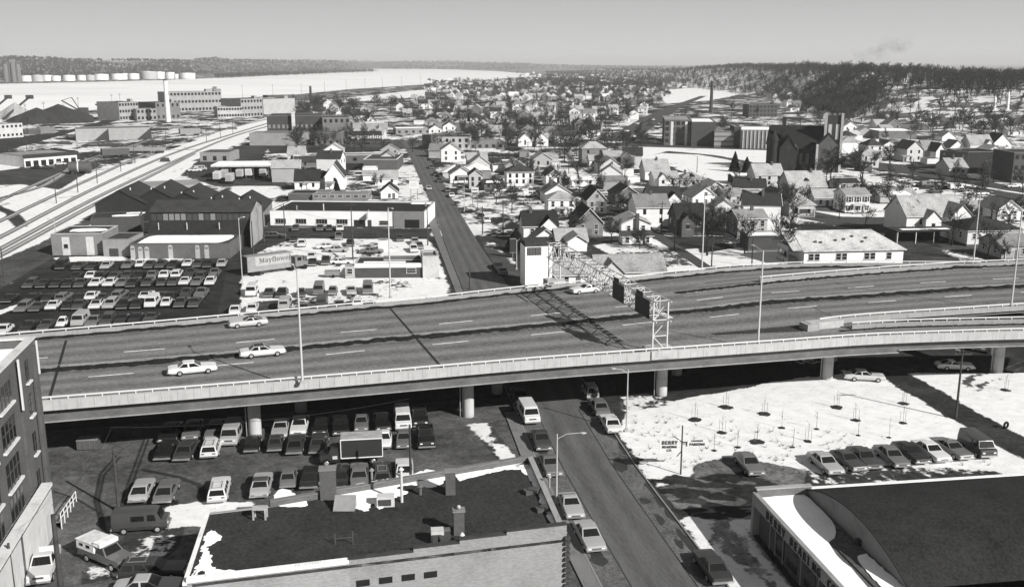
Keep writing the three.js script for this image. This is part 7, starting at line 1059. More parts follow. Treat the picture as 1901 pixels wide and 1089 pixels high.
// river edge: silos, oil tanks, heaps and conveyors
{
  const Tm = mat(.7, 'metal', .7); const tk = [[-1141.7, -2397.62], [-1116.34, -2397.62], [-1126.65, -2470.57], [-1105.75, -2470.57], [-1074.4, -2470.57], [-1075.65, -2548.08], [-1054.1, -2548.08], [-1060.29, -2630.59], [-1032.44, -2673.87], [-1032.41, -2718.6], [-1009.42, -2718.6], [-984.15, -2764.84], [-972.88, -2812.68], [-943.15, -2812.68], [-925.31, -2812.68], [-895.58, -2812.68]], wd = [22, 20, 17, 17, 22, 18, 16, 26, 28, 14, 20, 30, 20, 16, 12, 28];
  tk.forEach(([x, z], i) => { const k = -z / 1850, r = wd[i] * k * .48, h = [10, 11, 10, 9, 10, 9, 9, 10, 10, 10, 10, 13, 12, 11, 8, 10][i] * k, o = thing('oil_tank', ordinal(i) + ' white oil tank from the grain silos across the river', 'tank', x, 0, z, 0, 'white oil tanks across the river'); obj('shell', cyl(r, r, h, 0, 0, 0, 24), i % 5 === 1 ? mat(.4, 'metal', .7) : Tm, o); obj('tank_roof', cyl(r, .5, h * .08, 0, h, 0, 24), mat(.75, 'snow'), o); });
  const [sx, sz] = [-1114.19, -2263.88], k = -sz / 1850, o = thing('grain_silos', 'cluster of tall grey grain silos across the river', 'silo', sx, 0, sz); for (let i = 0; i < 4; i++) { obj('silo', cyl(4.2 * k, 4.2 * k, (i === 2 ? 36 : 33) * k, (i * 7 - 8) * k, 0, -(i % 2) * 4 * k, 20), mat(.16, 'concrete'), o); } obj('head_house', bbox(8 * k, 5 * k, 6 * k, 6 * k, 36 * k, 0), mat(.2, 'concrete'), o);
  for (const [px, r, y0, y1, w, l] of [[35, 4300, 112, 100, 3.5, 'slim pale water tower on the far left hill'], [249, 4600, 119, 111, 8, 'bright white water tank on the far hill']]) { const [x, z] = polar(px, r), kk = r / 1850, hy = (y) => 42 + (117 - y) * kk, o2 = thing('water_tower', l, 'tower', x, 0, z); obj('stem', cyl(w * kk * .2, w * kk * .2, hy(y0 - 3), 0, 0, 0, 12), mat(.6, null, .8), o2); obj('bowl', cyl(w * kk * .5, w * kk * .5, (y0 - y1) * kk * .8, 0, hy(y0 - 3), 0, 16), mat(.75, null, .8), o2); }
  for (const [p, w, h, l] of [[[-341.94, -727.67], 22, 11, 'left coal heap by the river landing'], [[-332.4, -741.2], 26, 13, 'large dark coal heap by the river landing'], [[-332.74, -769.81], 16, 8, 'right coal heap by the river landing'], [[-377.9, -769.81], 16, 13, 'pale gravel heap below the conveyors']]) { const f = [], n = 28, o2 = thing('coal_heap', l, 'heap', p[0], 0, p[1]); const ring = (t) => Array.from({ length: n }, (_, i) => { const a = i / n * 6.2832, rr_ = w * (1 - t) * (.8 + .4 * vn(i * .7, t * 4 + w)); return [Math.cos(a) * rr_, h * Math.pow(t, .8), Math.sin(a) * rr_ * .8]; }); const R = [0, .3, .6, .85, 1].map(ring); for (let j = 0; j < 4; j++) for (let i = 0; i < n; i++) { const q = (i + 1) % n; f.push([R[j][i], R[j][q], R[j + 1][q], R[j + 1][i]]); } obj('mound', faces(f), mat(l.includes('pale') ? .3 : .035, 'rough'), o2); }
  for (const [a, b, hb, l] of [[[-373.92, -741.2], [-380.92, -800.68], 16, 'long dark conveyor boom rising toward the river'], [[-402.54, -769.81], [-414.4, -834.1], 15, 'second conveyor boom at the left edge']]) { const o2 = thing('conveyor', l, 'conveyor', a[0], 0, a[1]), E = V(b[0] - a[0], hb, b[1] - a[1]); obj('boom', [bar(V(0, 2, 0), E, .9, 4)], mat(.03, null, .8), o2); obj('leg', [bar(V(E.x * .6, 0, E.z * .6), V(E.x * .6, hb * .63, E.z * .6), .3)], mat(.05, null, .8), o2); obj('head_box', box(5, 3, 3, E.x, E.y, E.z), mat(.05, null, .8), o2); }
  for (const [p, top, l] of [[[-359.45, -842.89], 19, 'dark crane boom leaning left at the landing'], [[-357.41, -889.73], 11, 'dark hopper crane at the river bank']]) { const o2 = thing('river_crane', l, 'crane', p[0], 0, p[1]); obj('boom', [bar(V(0, 3, 0), V(-top * .8, top * .62, 0), .6, 5), bar(V(0, 3, 0), V(-top * .35, top * .75, 0), .4, 5), bar(V(-top * .35, top * .75, 0), V(-top * .8, top * .62, 0), .2, 4)], mat(.03, null, .8), o2); obj('house', bbox(7, 5, 5, 2, 1, 0), mat(.04, null, .8), o2); obj('crawler', bbox(8, 1.2, 5, 1, 0, 0), mat(.03, null, .8), o2); }
}
for (const [px, y0, y1, l] of [[1810, 186, 161, 'left of two slender white monuments on the wooded slope'], [1833, 186, 154, 'right and taller slender white monument on the wooded slope']]) { const r = footR(px) + deepR(px) * .42, [x, z] = polar(px, r), g = hR(px, r), k = r / 1850, o = thing('white_monument', l, 'monument', x, g, z), h = (y0 - y1) * k; obj('shaft', cyl(1.3, .8, h * .8, 0, 0, 0, 8), mat(.75, 'concrete'), o); obj('figure', new THREE.ConeGeometry(1.0, h * .25, 8).translate(0, h * .9, 0), mat(.75, 'concrete'), o); obj('plinth', bbox(4, 1.2, 4), mat(.5, 'concrete'), o); }
{ // faint smoke drifting up beyond the bluff
  const m = new THREE.MeshStandardMaterial({ transparent: true, opacity: .013, roughness: 1 }); m.color.setRGB(.16, .16, .16); const g = [];
  for (let i = 0; i < 70; i++) { const t = rnd(), px = 1575 + 62 * t + rr(-16, 16), py = 104 - 26 * Math.pow(t, 1.4) + rr(-7, 7), r = 3000, [x, z] = polar(px, r), k = r / 1850; g.push(new THREE.SphereGeometry(rr(5, 11) * k, 10, 7).scale(1.2, .7, 1).translate(x, 42 + (117 - py) * k, z + rr(-90, 90))); }
  const o = obj('smoke_plume', g, m); tag(o, 'faint dark smoke drifting above the right bluff', 'smoke', null, 'stuff');
}
// ---------- the far roofs of the town ----------
{
  const busy = scene.children.filter((o) => o.userData.category && o.position.z < -240 && !['woodland', 'freeway', 'slush', 'parapet', 'tree'].includes(o.userData.category)).map((o) => [o.position.x, o.position.z]);
  const roads = [[[-49.25, -508.33], [-147.92, -1111.51]], [[59.31, -554.77], [164.08, -1013.41]]];
  const near = (x, z, d) => busy.some(([a, b]) => Math.hypot(a - x, b - z) < d), onRoad = (x, z) => roads.some(([a, b]) => { const dx = b[0] - a[0], dz = b[1] - a[1], t = clamp(((x - a[0]) * dx + (z - a[1]) * dz) / (dx * dx + dz * dz), 0, 1.1); return Math.hypot(a[0] + dx * t - x, a[1] + dz * t - z) < 15; });
  const proto = new Map(); let n = 0;
  for (let i = 0; i < 5200 && n < 255; i++) {
    const py = 152 + 100 * Math.pow(rnd(), 1.35), px = rr(py < 180 ? 820 : 600, py < 215 ? 1230 : 1180) , p = polar(px, 42 * 1850 / (py - 117) * .985); if (px < 760 && py < 195) continue;
    const [x, z] = p; if (near(x, z, 14) || onRoad(x, z) || (px > 1195 && py > 190)) continue;
    const wv = pick([.6, .6, .45, .3, .16]), rv = pick([.04, .05, .2, .34, .36]), ax = pick(['x', 'z', 'z', 'h']), key = [wv, rv, ax, Math.floor(rnd() * 2)].join();
    const kind = (wv > .5 ? 'white' : wv > .25 ? 'grey' : 'dark') + ' house with a ' + (rv > .25 ? 'pale ' : rv > .1 ? 'grey ' : 'black ') + (ax === 'h' ? 'hipped' : ax === 'x' ? 'side-gabled' : 'front-gabled') + ' roof';
    const where = z > -480 ? 'just beyond the cross street' : z > -700 ? 'in the far blocks' : 'in the hazy distance';
    let o; if (!proto.has(key)) { o = house(kind + ' ' + where, x, z, rr(7, 9), rr(9, 11), pick([3.2, 5.2]), rr(2.2, 3.2), ax, wv, rv, { win: rnd() < .6 ? [2, 2] : [2, 1], chim: rnd() < .7 ? [rr(-1.5, 1.5), -4.5] : undefined, porch: ax === 'h' || rnd() < .5 ? [rr(-1, 1), rr(3, 5), 1.8] : undefined, group: 'far roofs of the town', name: 'far_house' }); proto.set(key, o); }
    else { o = proto.get(key).clone(); o.name = 'far_house'; tag(o, kind + ' ' + where, 'house', 'far roofs of the town'); }
    o.position.set(x, 0, z); o.rotation.y = pick([.12, .12, -.05, 1.69]); busy.push([x, z]); n++;
  }
  { // roofs too far off to tell apart
    const N = 520, wg = box(8, 4, 9, 0, 2, 0), rg = faces([[[-4.3, 3.8, 4.8], [4.3, 3.8, 4.8], [0, 7, 4.8]], [[4.3, 3.8, 4.8], [4.3, 3.8, -4.8], [0, 7, -4.8], [0, 7, 4.8]], [[-4.3, 3.8, -4.8], [-4.3, 3.8, 4.8], [0, 7, 4.8], [0, 7, -4.8]], [[4.3, 3.8, -4.8], [-4.3, 3.8, -4.8], [0, 7, -4.8]]]);
    const base = () => { const m = new THREE.MeshStandardMaterial({ roughness: .95, side: THREE.DoubleSide }); m.color.setRGB(1, 1, 1); return m; }, A = new THREE.InstancedMesh(flat(wg), base(), N), B = new THREE.InstancedMesh(rg, base(), N), M = new THREE.Matrix4(), q = new THREE.Quaternion(), c = new THREE.Color();
    for (let i = 0; i < N;) { const py = 133 + 50 * Math.pow(rnd(), .8), px = rr(py < 150 ? 960 : 800, 1280), [x, z] = polar(px, 42 * 1850 / (py - 117) * .985); if (onRoad(x, z) || near(x, z, 9) || (px > 1205 && py > 160) || 42 * 1850 / (py - 117) > footR(px)) { if (rnd() < .001) i++; continue; } q.setFromAxisAngle(V(0, 1, 0), pick([.12, 1.69, -.1])); M.compose(V(x, 0, z), q, V(rr(.8, 1.2), rr(.9, 1.4), rr(.8, 1.3))); A.setMatrixAt(i, M); B.setMatrixAt(i, M); const a = pick([.6, .6, .4, .2]), b = pick([.04, .06, .3, .6]); A.setColorAt(i, c.setRGB(a, a, a)); B.setColorAt(i, c.setRGB(b, b, b)); i++; }
    A.name = 'distant_house_walls'; B.name = 'distant_house_roofs'; tag(A, 'walls of the most distant houses, a pale scatter', 'houses', 'most distant houses', 'stuff'); tag(B, 'roofs of the most distant houses, a mixed scatter', 'houses', 'most distant houses', 'stuff');
  }
  // more houses, sheds and yard trees filling the near blocks
  const zonesF = [[560, 745, 275, 345, 'left of the street'], [835, 1010, 278, 345, 'right of the street'], [1000, 1190, 280, 400, 'in the middle blocks'], [1190, 1560, 335, 420, 'toward the freeway'], [1560, 1890, 255, 300, 'below the wooded slope'], [1460, 1640, 225, 262, 'behind the church']];
  for (const [x0, x1, y0, y1, wh] of zonesF) for (let i = 0, c = 0; i < 160 && c < 13; i++) {
    const px = rr(x0, x1), py = rr(y0, y1), [x, z] = polar(px, 42 * 1850 / (py - 117) * .985); if (near(x, z, c < 7 ? 11.5 : 7.5) || onRoad(x, z)) continue; if (px > 1190 && px < 1440 && py < 345) continue; if (px > 1400 && py > 395) continue;
    if (c < 7) { const a = [...proto.values()], b = pick(a), o = b.clone(); o.name = 'far_house'; tag(o, b.userData.label.replace(/ (just beyond|in the) .*/, '') + ' wedged in, ' + wh, 'house', 'houses filling the near blocks'); o.position.set(x, 0, z); o.rotation.y = pick([.12, .1, 1.69]); busy.push([x, z]); }
    else { const v = pick([.6, .2, .08]), s = block('garden_shed', (v > .4 ? 'white' : v > .1 ? 'grey' : 'dark') + ' flat garage tucked between the houses ' + wh, 'shed', [x, z, rr(3.5, 6), .1, rr(2.2, 2.7)], rr(4, 6), { wall: v, tex: 'siding', roof: pick(['snow', .3, .06]), par: .08, group: 'garages between the houses' }); busy.push([x, z]); }
    c++;
  }
  let k = 0; const hazy = []; for (let i = 0; i < 5000 && k < 620; i++) { const py = 150 + 125 * Math.pow(rnd(), 1.25), px = rr(560, 1230), [x, z] = polar(px, 42 * 1850 / (py - 117) * .985); if (px < 800 && py < 188 || near(x, z, 6.5) || onRoad(x, z)) continue; if (px > 1190 && py > 200) continue; if (z < -520) hazy.push([x, 0, z, rr(8, 13)]); else tree([x, z], rr(7, 12), 'bare tree ' + (z > -420 ? 'between the cross street houses' : 'among the far blocks of roofs'), 'bare trees among the far roofs'); busy.push([x, z]); k++; }
  wood('town_woodland', 'bare trees hazing the most distant roofs', hazy, MIDT.map((t) => mergeGeometries([t.trunk, t.crown])), twigM);
  for (let i = 0, c = 0; i < 800 && c < 46; i++) { const px = rr(1230, 1880), py = rr(205, 300), [x, z] = polar(px, 42 * 1850 / (py - 117)); if (near(x, z, 9) || (px < 1470 && py > 262) || (px > 1640 && py > 250)) continue; tree([x, z], rr(8, 14), px > 1560 ? 'bare tree among the houses below the wooded slope' : 'bare tree behind the school and church', 'bare trees by school and slope'); busy.push([x, z]); c++; }
  for (let i = 0, c = 0; i < 1500 && c < 70; i++) { const px = rr(900, 1880), py = rr(290, 430), [x, z] = polar(px, 42 * 1850 / (py - 117)); if (near(x, z, 5.5) || (px > 1400 && py > 398 && px < 1660) || (px > 1200 && px < 1440 && py < 335) || (px < 1000 && py > 400)) continue; tree([x, z], rr(6, 10), px > 1520 ? 'smaller bare tree among the right-hand houses' : px > 1180 ? 'smaller bare tree among the middle houses' : 'smaller bare tree in the yards nearest the street', 'smaller bare yard trees'); busy.push([x, z]); c++; }
  // slope houses on the bluff
  for (let i = 0, c = 0; i < 400 && c < 22; i++) { const px = rr(1400, 1640), u = rr(-.25, .35), r = footR(px) + deepR(px) * u, [x, z] = polar(px, r); if (near(x, z, 16)) continue; const a = [...proto.values()], o = pick(a).clone(); o.name = 'far_house'; tag(o, 'pale house set among the trees at the foot of the bluff', 'house', 'houses at the foot of the bluff'); o.position.set(x, hR(px, r), z); o.rotation.y = rr(-.3, .3); busy.push([x, z]); c++; }
}

// ---------- poles, lamps, saplings and the last parked cars ----------
const poleG = cyl(.15, .1, 9, 0, 0, 0, 7), armG = box(2.2, .12, .12, 0, 8.3, 0), woodM = mat(.06, 'rough');
function utilityPole(p, h, label, arms = 1, group = 'wooden utility poles') { const o = thing('utility_pole', label, 'pole', p[0], 0, p[1], rr(-.1, .3), group); const g = obj('pole', cyl(.16, .1, h, 0, 0, 0, 8), woodM, o); for (let i = 0; i < arms; i++) { const a = obj('crossarm', box(2.2, .12, .12, 0, h - .6 - i * .9, .1), woodM, o); for (const s of [-.95, -.4, .4, .95]) obj('insulator', cyl(.05, .04, .16, s, h - .54 - i * .9, .1, 5), mat(.3, null, .4), a); } return o; }
for (const [p, h, l, a] of [
  [[-10.26, -94.16], 6.78, 'thick dark pole behind the flat black roof', 0], [[-37.8, -88.55], 6.61, 'slim pole beside the dark van', 0], [[53.85, -114.31], 8.76, 'wooden pole beside the dark lane across the snowy lot', 1],
  [[-34.71, -213.32], 12.75, 'pole left of the snowy sales lot shed', 1], [[-55.56, -240.6], 8.75, 'pole in front of the long white showroom', 1], [[-59.61, -236.09], 9.63, 'pole left of the long white showroom', 1], [[-57.86, -218.92], 7.9, 'pole at the works flank', 0], [[-7.39, -247.68], 7.09, 'pole at the side lane right of the street', 0], [[-2.23, -246.87], 8.69, 'pole beside the white flat shop end', 0], [[-8.06, -185.17], 4.08, 'short pole on the near street kerb before the freeway', 0], [[-19.96, -232.45], 8.98, 'pole at the sales lot corner on the street', 0],
  [[35.92, -277.48], 6.67, 'pole behind the white bungalow', 1], [[37.45, -226.17], 8.02, 'pole at the dark lane between the yards', 1], [[38.34, -252.63], 7.64, 'pole in front of the awning house', 1], [[41.92, -205.12], 6.88, 'pole just behind the far parapet', 0], [[50.94, -207.4], 6.26, 'pole before the low dark annex', 0], [[72.94, -393.49], 6.34, 'pole on the snowy school lawn', 0], [[175.27, -362.34], 5.66, 'pole before the brick flats, right side', 1], [[171.29, -383.8], 6.39, 'pole before the brick flats, left side', 1], [[22.18, -389.56], 10.85, 'left pole of the row by the corner house', 1], [[11.04, -397.5], 10.64, 'pole behind the dark hipped house', 1], [[6.95, -437.56], 8.87, 'pole at the cross street pair', 1],
  [[-99.58, -190.91], 6.97, 'pole at the left edge by the rail road', 0], [[-140.35, -305.1], 8.12, 'pole between the track and the dark yard', 0], [[-144.86, -331.33], 8.06, 'second pole along the tracks', 0], [[-148.94, -357.33], 8.47, 'third pole along the tracks', 0], [[-155.81, -397.5], 7.46, 'fourth pole along the tracks', 0], [[-162.35, -430.34], 8.05, 'fifth pole along the tracks', 0], [[-183.42, -532.34], 8.47, 'pole beside the freight wagon', 1], [[-172.3, -480.41], 8.69, 'pole left of the freight wagon', 0], [[-168.71, -554.77], 8.52, 'pole beside the tracks before the depot', 1], [[-169.15, -583.4], 9.25, 'pole across the tracks from the depot', 1], [[-170.62, -615.1], 9.73, 'pole along the yard before the mill', 1], [[-224.38, -463.41], 8.64, 'pole behind the station building', 0], [[-221.31, -437.56], 7.48, 'pole left of the station building', 0],
  [[-291.48, -629.74], 18.86, 'tall pole at the coal heaps', 2], [[-291.54, -605.7], 18.48, 'tall pole left of the coal heaps', 2], [[-311.31, -702.03], 14.74, 'tall pole right of the coal heaps', 2], [[-329.87, -769.81], 16.93, 'river pylon nearest the crane', 2], [[-336.46, -851.86], 16.91, 'left river pylon of a close pair', 2], [[-333.16, -861.03], 17.09, 'right river pylon of a close pair', 2], [[-259.42, -976.43], 21.36, 'tall pole behind the mill', 1], [[-261.89, -1111.51], 19.65, 'river bank pole right of the mill', 1], [[-251.24, -1211.92], 18.26, 'river bank pole left of the black chimney', 1], [[-230.46, -1249.51], 19.47, 'river bank pole right of the black chimney', 1], [[-217.3, -1332.08], 20.73, 'sixth river bank pole', 1], [[-206.08, -1426.24], 20.7, 'seventh river bank pole', 1], [[-195.61, -1534.62], 20.67, 'eighth river bank pole', 1], [[-176.31, -1627.28], 21.06, 'ninth river bank pole', 1], [[-158.84, -1769.62], 21.06, 'last river bank pole', 1]]) utilityPole(p, h, l, a);
{ const o = utilityPole([-35.29, -70.7], 8.25, 'thick dark pole rising from the bottom edge beside the white pickup', 0); o.scale.set(1.6, 1, 1.6); utilityPole([-39.65, -71.9], 5.24, 'thin pole at the bottom left before the whitewashed wall', 0); }
function streetLamp(p, h, label, arm, turn) { const o = thing('street_lamp', label, 'street lamp', p[0], 0, p[1], turn, 'street lamps'); obj('pole', cyl(.11, .07, h, 0, 0, 0, 9), mat(.45, null, .55), o); obj('base', bbox(.4, .35, .4), mat(.35, null, .7), o); obj('arm', [bar(V(0, h - .5, 0), V(arm * .4, h, 0), .045), bar(V(arm * .4, h, 0), V(arm, h + .12, 0), .045)], mat(.45, null, .55), o); const hd = obj('lamp_head', new THREE.SphereGeometry(.18, 10, 6).scale(1.9, .55, 1).translate(arm + .2, h + .1, 0), mat(.5, null, .5), o); obj('lens', new THREE.SphereGeometry(.13, 8, 5).scale(1.4, .6, 1).translate(arm + .2, h + .02, 0), mat(.75, null, .2), hd); return o; }
streetLamp([4.34, -90.23], 7.3, 'street lamp at the kerb right of the flat black roof', 2.3, 0); streetLamp([13.39, -109.96], 7.6, 'street lamp at the corner of the snowy lot', -1.9, 0); streetLamp([-52.24, -188.48], 13.26, 'street lamp beside the works drive', .8, .5); streetLamp([-13.87, -287.93], 7.38, 'street lamp right of the street by the snowy kerb', -1.6, 0); streetLamp([-113.11, -243.7], 4.44, 'street lamp on the rail road before the works office', -1.6, 0); streetLamp([0.96, -204], 6.39, 'street lamp left of the tall white block', 1.4, 0);
// young staked trees in their dug rings on the snowy lot
{
  const soil = mat(.04, 'rough'), stk = mat(.14, null, .9), S = [[26.82, -118.38], [31.02, -116.02], [22.11, -113.93], [40.71, -118.38], [31.93, -111.19], [24.54, -109.61], [27.87, -106.72], [35.9, -110.84], [33.74, -106.89], [22.51, -104.13], [25.36, -105.09], [31.53, -105.09], [41.51, -113.75], [49.62, -119.8], [46.88, -112.82], [65.09, -125.14], [40.14, -108.74], [43.45, -108.06]], R = [.9, .85, .85, .8, .45, .6, .9, .35, .5, .35, .4, .3, .6, .7, .5, .7, .3, .3];
  S.forEach(([x, z], i) => { const o = thing('staked_sapling', 'young staked sapling in a dark dug ring, ' + ordinal(i) + ' on the snowy lot', 'sapling', x, 0, z, rnd() * 6, 'saplings planted on the snowy lot'), f = []; const n = 18, q = Array.from({ length: n }, (_, k) => { const a = k / n * 6.283, r = R[i] * rr(.8, 1.15); return [Math.cos(a) * r, .02, Math.sin(a) * r]; }); for (let k = 0; k < n; k++) f.push([[0, .1, 0], q[k], q[(k + 1) % n]]); obj('dug_soil', faces(f), soil, o); const st = tube(V(0, 0, 0), V(rr(-.1, .1), 2.2, rr(-.1, .1)), .025, .012, 4); for (let k = 0; k < 7; k++) { const y = rr(.9, 2); st.push(...tube(V(0, y, 0), V(rr(-.4, .4), y + rr(.3, .6), rr(-.4, .4)), .01, .006, 3)); } obj('stem', faces(st), barkM, o); if (R[i] > .45) for (const s of [-.35, .35]) obj('stake', bar(V(s, 0, .1), V(s, 1.5, .1), .02, 5), stk, o); });
  const T = []; for (let i = 0; i < 260; i++) { const px = rr(1180, 1880), py = rr(745, 845), u = (px - 950.5) / 1850; const r = 42 * 1850 / (py - 117); const [x, z] = polar(px, r * .94); T.push([x, 0, z, rr(.3, .8)]); }
  const tuft = faces(Array.from({ length: 14 }, () => { const a = rnd() * 6.28, l = rr(.2, .6); return [[-.02, 0, 0], [.02, 0, 0], [Math.cos(a) * l, rr(3, 9), Math.sin(a) * l]]; }));
  const im = new THREE.InstancedMesh(tuft, mat(.12, null, .95), T.length), M = new THREE.Matrix4(), q = new THREE.Quaternion(); T.forEach(([x, y, z, h], i) => { q.setFromAxisAngle(V(0, 1, 0), rnd() * 6.28); M.compose(V(x, 0, z), q, V(h * 1.2, h * .1, h * 1.2)); im.setMatrixAt(i, M); }); im.name = 'dry_grass'; tag(im, 'dry weed tufts poking through the snowy lot', 'grass', null, 'stuff');
}
{ const [x, z] = [58.33, -111.02], o = thing('leaning_tyre', 'old tyre lying on dug soil beside the dark lane', 'tyre', x, 0, z); obj('tyre', new THREE.TorusGeometry(.34, .13, 8, 16).rotateY(.5).translate(0, .42, 0), rubber, o); const [bx2, bz2] = [50.41, -94.16], b = thing('bench', 'small dark slatted bench behind the vaulted roof', 'bench', bx2, 0, bz2, -.1); for (const y of [.45, .75, 1.05]) obj('slat', bbox(1.6, .12, .08, 0, y, -.2), mat(.03, null, .8), b); for (const s of [-.6, .6]) obj('leg', bbox(.1, 1.1, .1, s, 0, -.25), mat(.03, null, .8), b); }
{ const [x, z] = [-36.21, -196.46], o = thing('open_trailer', 'small open box trailer alone on the snowy yard', 'trailer', x, 0, z, .1); obj('bed', bbox(3, .9, 1.6, 0, .45, 0), mat(.16, 'metal', .7), o); for (const s of [-1, 1]) obj('wheel', new THREE.CylinderGeometry(.32, .32, .2, 10).rotateX(Math.PI / 2).translate(.2, .32, s * .85), rubber, o); }
// parked cars around the sales lots
row([[[-48.47, -180.64], 'van', W_], [[-45.15, -179.76], 'coupe', D_], [[-42.76, -180.2], 'sedan', B_], [[-39.17, -179.76], 'small', D_], [[-36.21, -181.53], 'van', M_], [[-33.49, -181.53], 'small', M_], [[-30.16, -181.53], 'coupe', P_], [[-27.07, -182.43], 'van', M_]], 'cars in the row on the snowy yard', (i, k, t) => `${t} ${KN[k]}, ${ordinal(i)} from left in the row on the snowy yard`, TOWARD, true);
row([[[-47.81, -167.07], 'sedan', W_], [[-45.22, -168.23], 'sedan', W_], [[-40.03, -170.18], 'van', P_], [[-36.28, -169], 'sedan', M_], [[-33.71, -171.38], 'van', D_], [[-30.5, -170.98], 'coupe', D_], [[-27.7, -172.59], 'wagon', W_]], 'cars peeking over the far parapet', (i, k, t) => `${t} ${KN[k]}, ${ordinal(i)} from left of those peeking over the far parapet`, AWAY, true);
[[[-52.97, -238.32], 'coupe', B_, 'black coupe alone in the middle of the snowy sales lot', TOWARD], [[-49.66, -231.74], 'sedan', W_, 'white sedan right of the lone black coupe', TOWARD], [[-58.61, -242.92], 'wagon', D_, 'dark wagon at the snowy lot entrance', .1], [[-42.92, -228.23], 'sedan', W_, 'white sedan broadside beside the showroom forecourt', .2], [[-42.51, -241.37], 'pickup', M_, 'grey pickup near the forecourt pole', TOWARD], [[-40.09, -224.15], 'sedan', P_, 'pale sedan broadside on the sales lot snow', .0], [[-38.32, -232.45], 'sedan', B_, 'black sedan against the forecourt pole', TOWARD], [[-45.73, -211.51], 'sedan', M_, 'grey car behind the moving van cab', TOWARD], [[-44.23, -215.77], 'sedan', W_, 'white car in front of the two stacked pickups', TOWARD], [[-42.7, -209.14], 'coupe', B_, 'black coupe beside the moving van cab', TOWARD], [[-40.04, -210.32], 'pickup', D_, 'dark pickup beside the black coupe', TOWARD], [[-36.81, -209.73], 'sedan', W_, 'white sedan at the dark-fronted shop end', .1],
 [[-55.83, -254.32], 'sedan', D_, 'dark car under the second showroom window', TOWARD], [[-49.57, -254.32], 'sedan', D_, 'dark car under the third showroom window', TOWARD], [[-47.21, -254.32], 'small', B_, 'black small car before the fourth showroom window', TOWARD], [[-44.43, -254.32], 'sedan', W_, 'white car before the fourth showroom window', TOWARD], [[-31.81, -222.16], 'sedan', M_, 'grey sedan by the lot shed', .1], [[-29.5, -212.11], 'sedan', W_, 'white sedan parked behind the low shop roof', .1], [[-27.32, -239.08], 'coupe', D_, 'dark coupe on the corner sales lot', TOWARD], [[-23.23, -234.62], 'sedan', P_, 'pale sedan at the corner lot edge, first of three', TOWARD], [[-21.68, -228.92], 'sedan', M_, 'grey sedan at the corner lot edge, second of three', TOWARD], [[-22.54, -224.82], 'wagon', W_, 'white wagon at the corner lot edge, third of three', TOWARD],
 [[-66.5, -249.31], 'van', W_, 'white van beside the works flank wall', TOWARD], [[-28.34, -338.59], 'sedan', P_, 'pale sedan driving up the middle of the street', TOWARD], [[-25.78, -299.16], 'sedan', W_, 'white sedan at the left kerb beside the showroom end', TOWARD], [[-21.83, -334.2], 'sedan', D_, 'dark sedan at the right kerb opposite the sign box', AWAY], [[-19.55, -320.33], 'sedan', W_, 'white sedan at the right kerb opposite the showroom end', AWAY], [[-29.53, -383.8], 'sedan', B_, 'black sedan at the right kerb beside the snowy shops', AWAY], [[-33.27, -410.03], 'wagon', D_, 'dark wagon at the right kerb farther up the street', AWAY], [[-26.55, -362.34], 'sedan', B_, 'second black sedan at the right kerb of the street', AWAY], [[-6.94, -267.75], 'sedan', W_, 'white sedan in the side lane right of the street', TOWARD], [[-8.61, -274.49], 'sedan', B_, 'black sedan behind the white one in the side lane', TOWARD], [[-3, -205.12], 'sedan', B_, 'black sedan parked at the kerb before the tall white block', AWAY], [[-2.04, -199.63], 'sedan', D_, 'dark sedan behind the black one before the tall white block', AWAY], [[6.19, -303.89], 'wagon', P_, 'pale wagon beside the flat garage', .1], [[6, -320.33], 'van', W_, 'white van by the flat garage', .1]].forEach(([p, k, v, l, t]) => car(k, v, p[0], p[1], t, l, 'cars around the sales lots and street', 0, { far: true }));
row([[[-3.7, -332.76], 'sedan', W_], [[-1.18, -334.2], 'sedan', P_], [[0.81, -332.76], 'sedan', D_], [[2.81, -334.2], 'sedan', W_], [[9.33, -334.2], 'wagon', D_], [[11.6, -337.11], 'sedan', B_], [[14.46, -335.65], 'sedan', W_], [[17.44, -337.11], 'coupe', D_], [[20.09, -338.59], 'sedan', P_]], 'cars before the dark hipped house', (i, k, t) => `${t} ${KN[k]}, ${ordinal(i)} from left before the dark hipped house`, .1, true);
row([[[140.94, -367.48], 'sedan', D_], [[142.94, -362.34], 'sedan', W_], [[143.33, -357.33], 'sedan', P_], [[142.84, -349.28], 'sedan', W_], [[145.23, -347.71], 'van', M_], [[149.02, -341.58], 'sedan', B_], [[151.24, -338.59], 'van', W_], [[151.41, -332.76], 'sedan', B_], [[151.58, -327.12], 'sedan', W_], [[152.99, -324.37], 'sedan', W_], [[135.07, -337.11], 'wagon', W_], [[140.32, -329.92], 'sedan', B_], [[173.83, -344.62], 'sedan', W_]], 'cars in the lot below the diagonal road', (i, k, t) => `${t} ${KN[k]}, ${ordinal(i)} from left in the lot below the diagonal road`, .1, true);
row([[[-191.7, -423.36], 'sedan', W_], [[-189.97, -425.66], 'sedan', D_], [[-192.1, -437.56], 'sedan', W_], [[-193.65, -407.89], 'sedan', B_], [[-189.69, -407.89], 'sedan', D_], [[-184.47, -554.77], 'sedan', B_], [[-184.03, -562.67], 'sedan', D_], [[-126.21, -397.5], 'sedan', W_], [[-125.31, -401.6], 'van', P_]], 'cars by the station and tracks', (i, k, t) => `${t} ${KN[k]}, ${ordinal(i)} of those by the station and tracks`, .2, true);
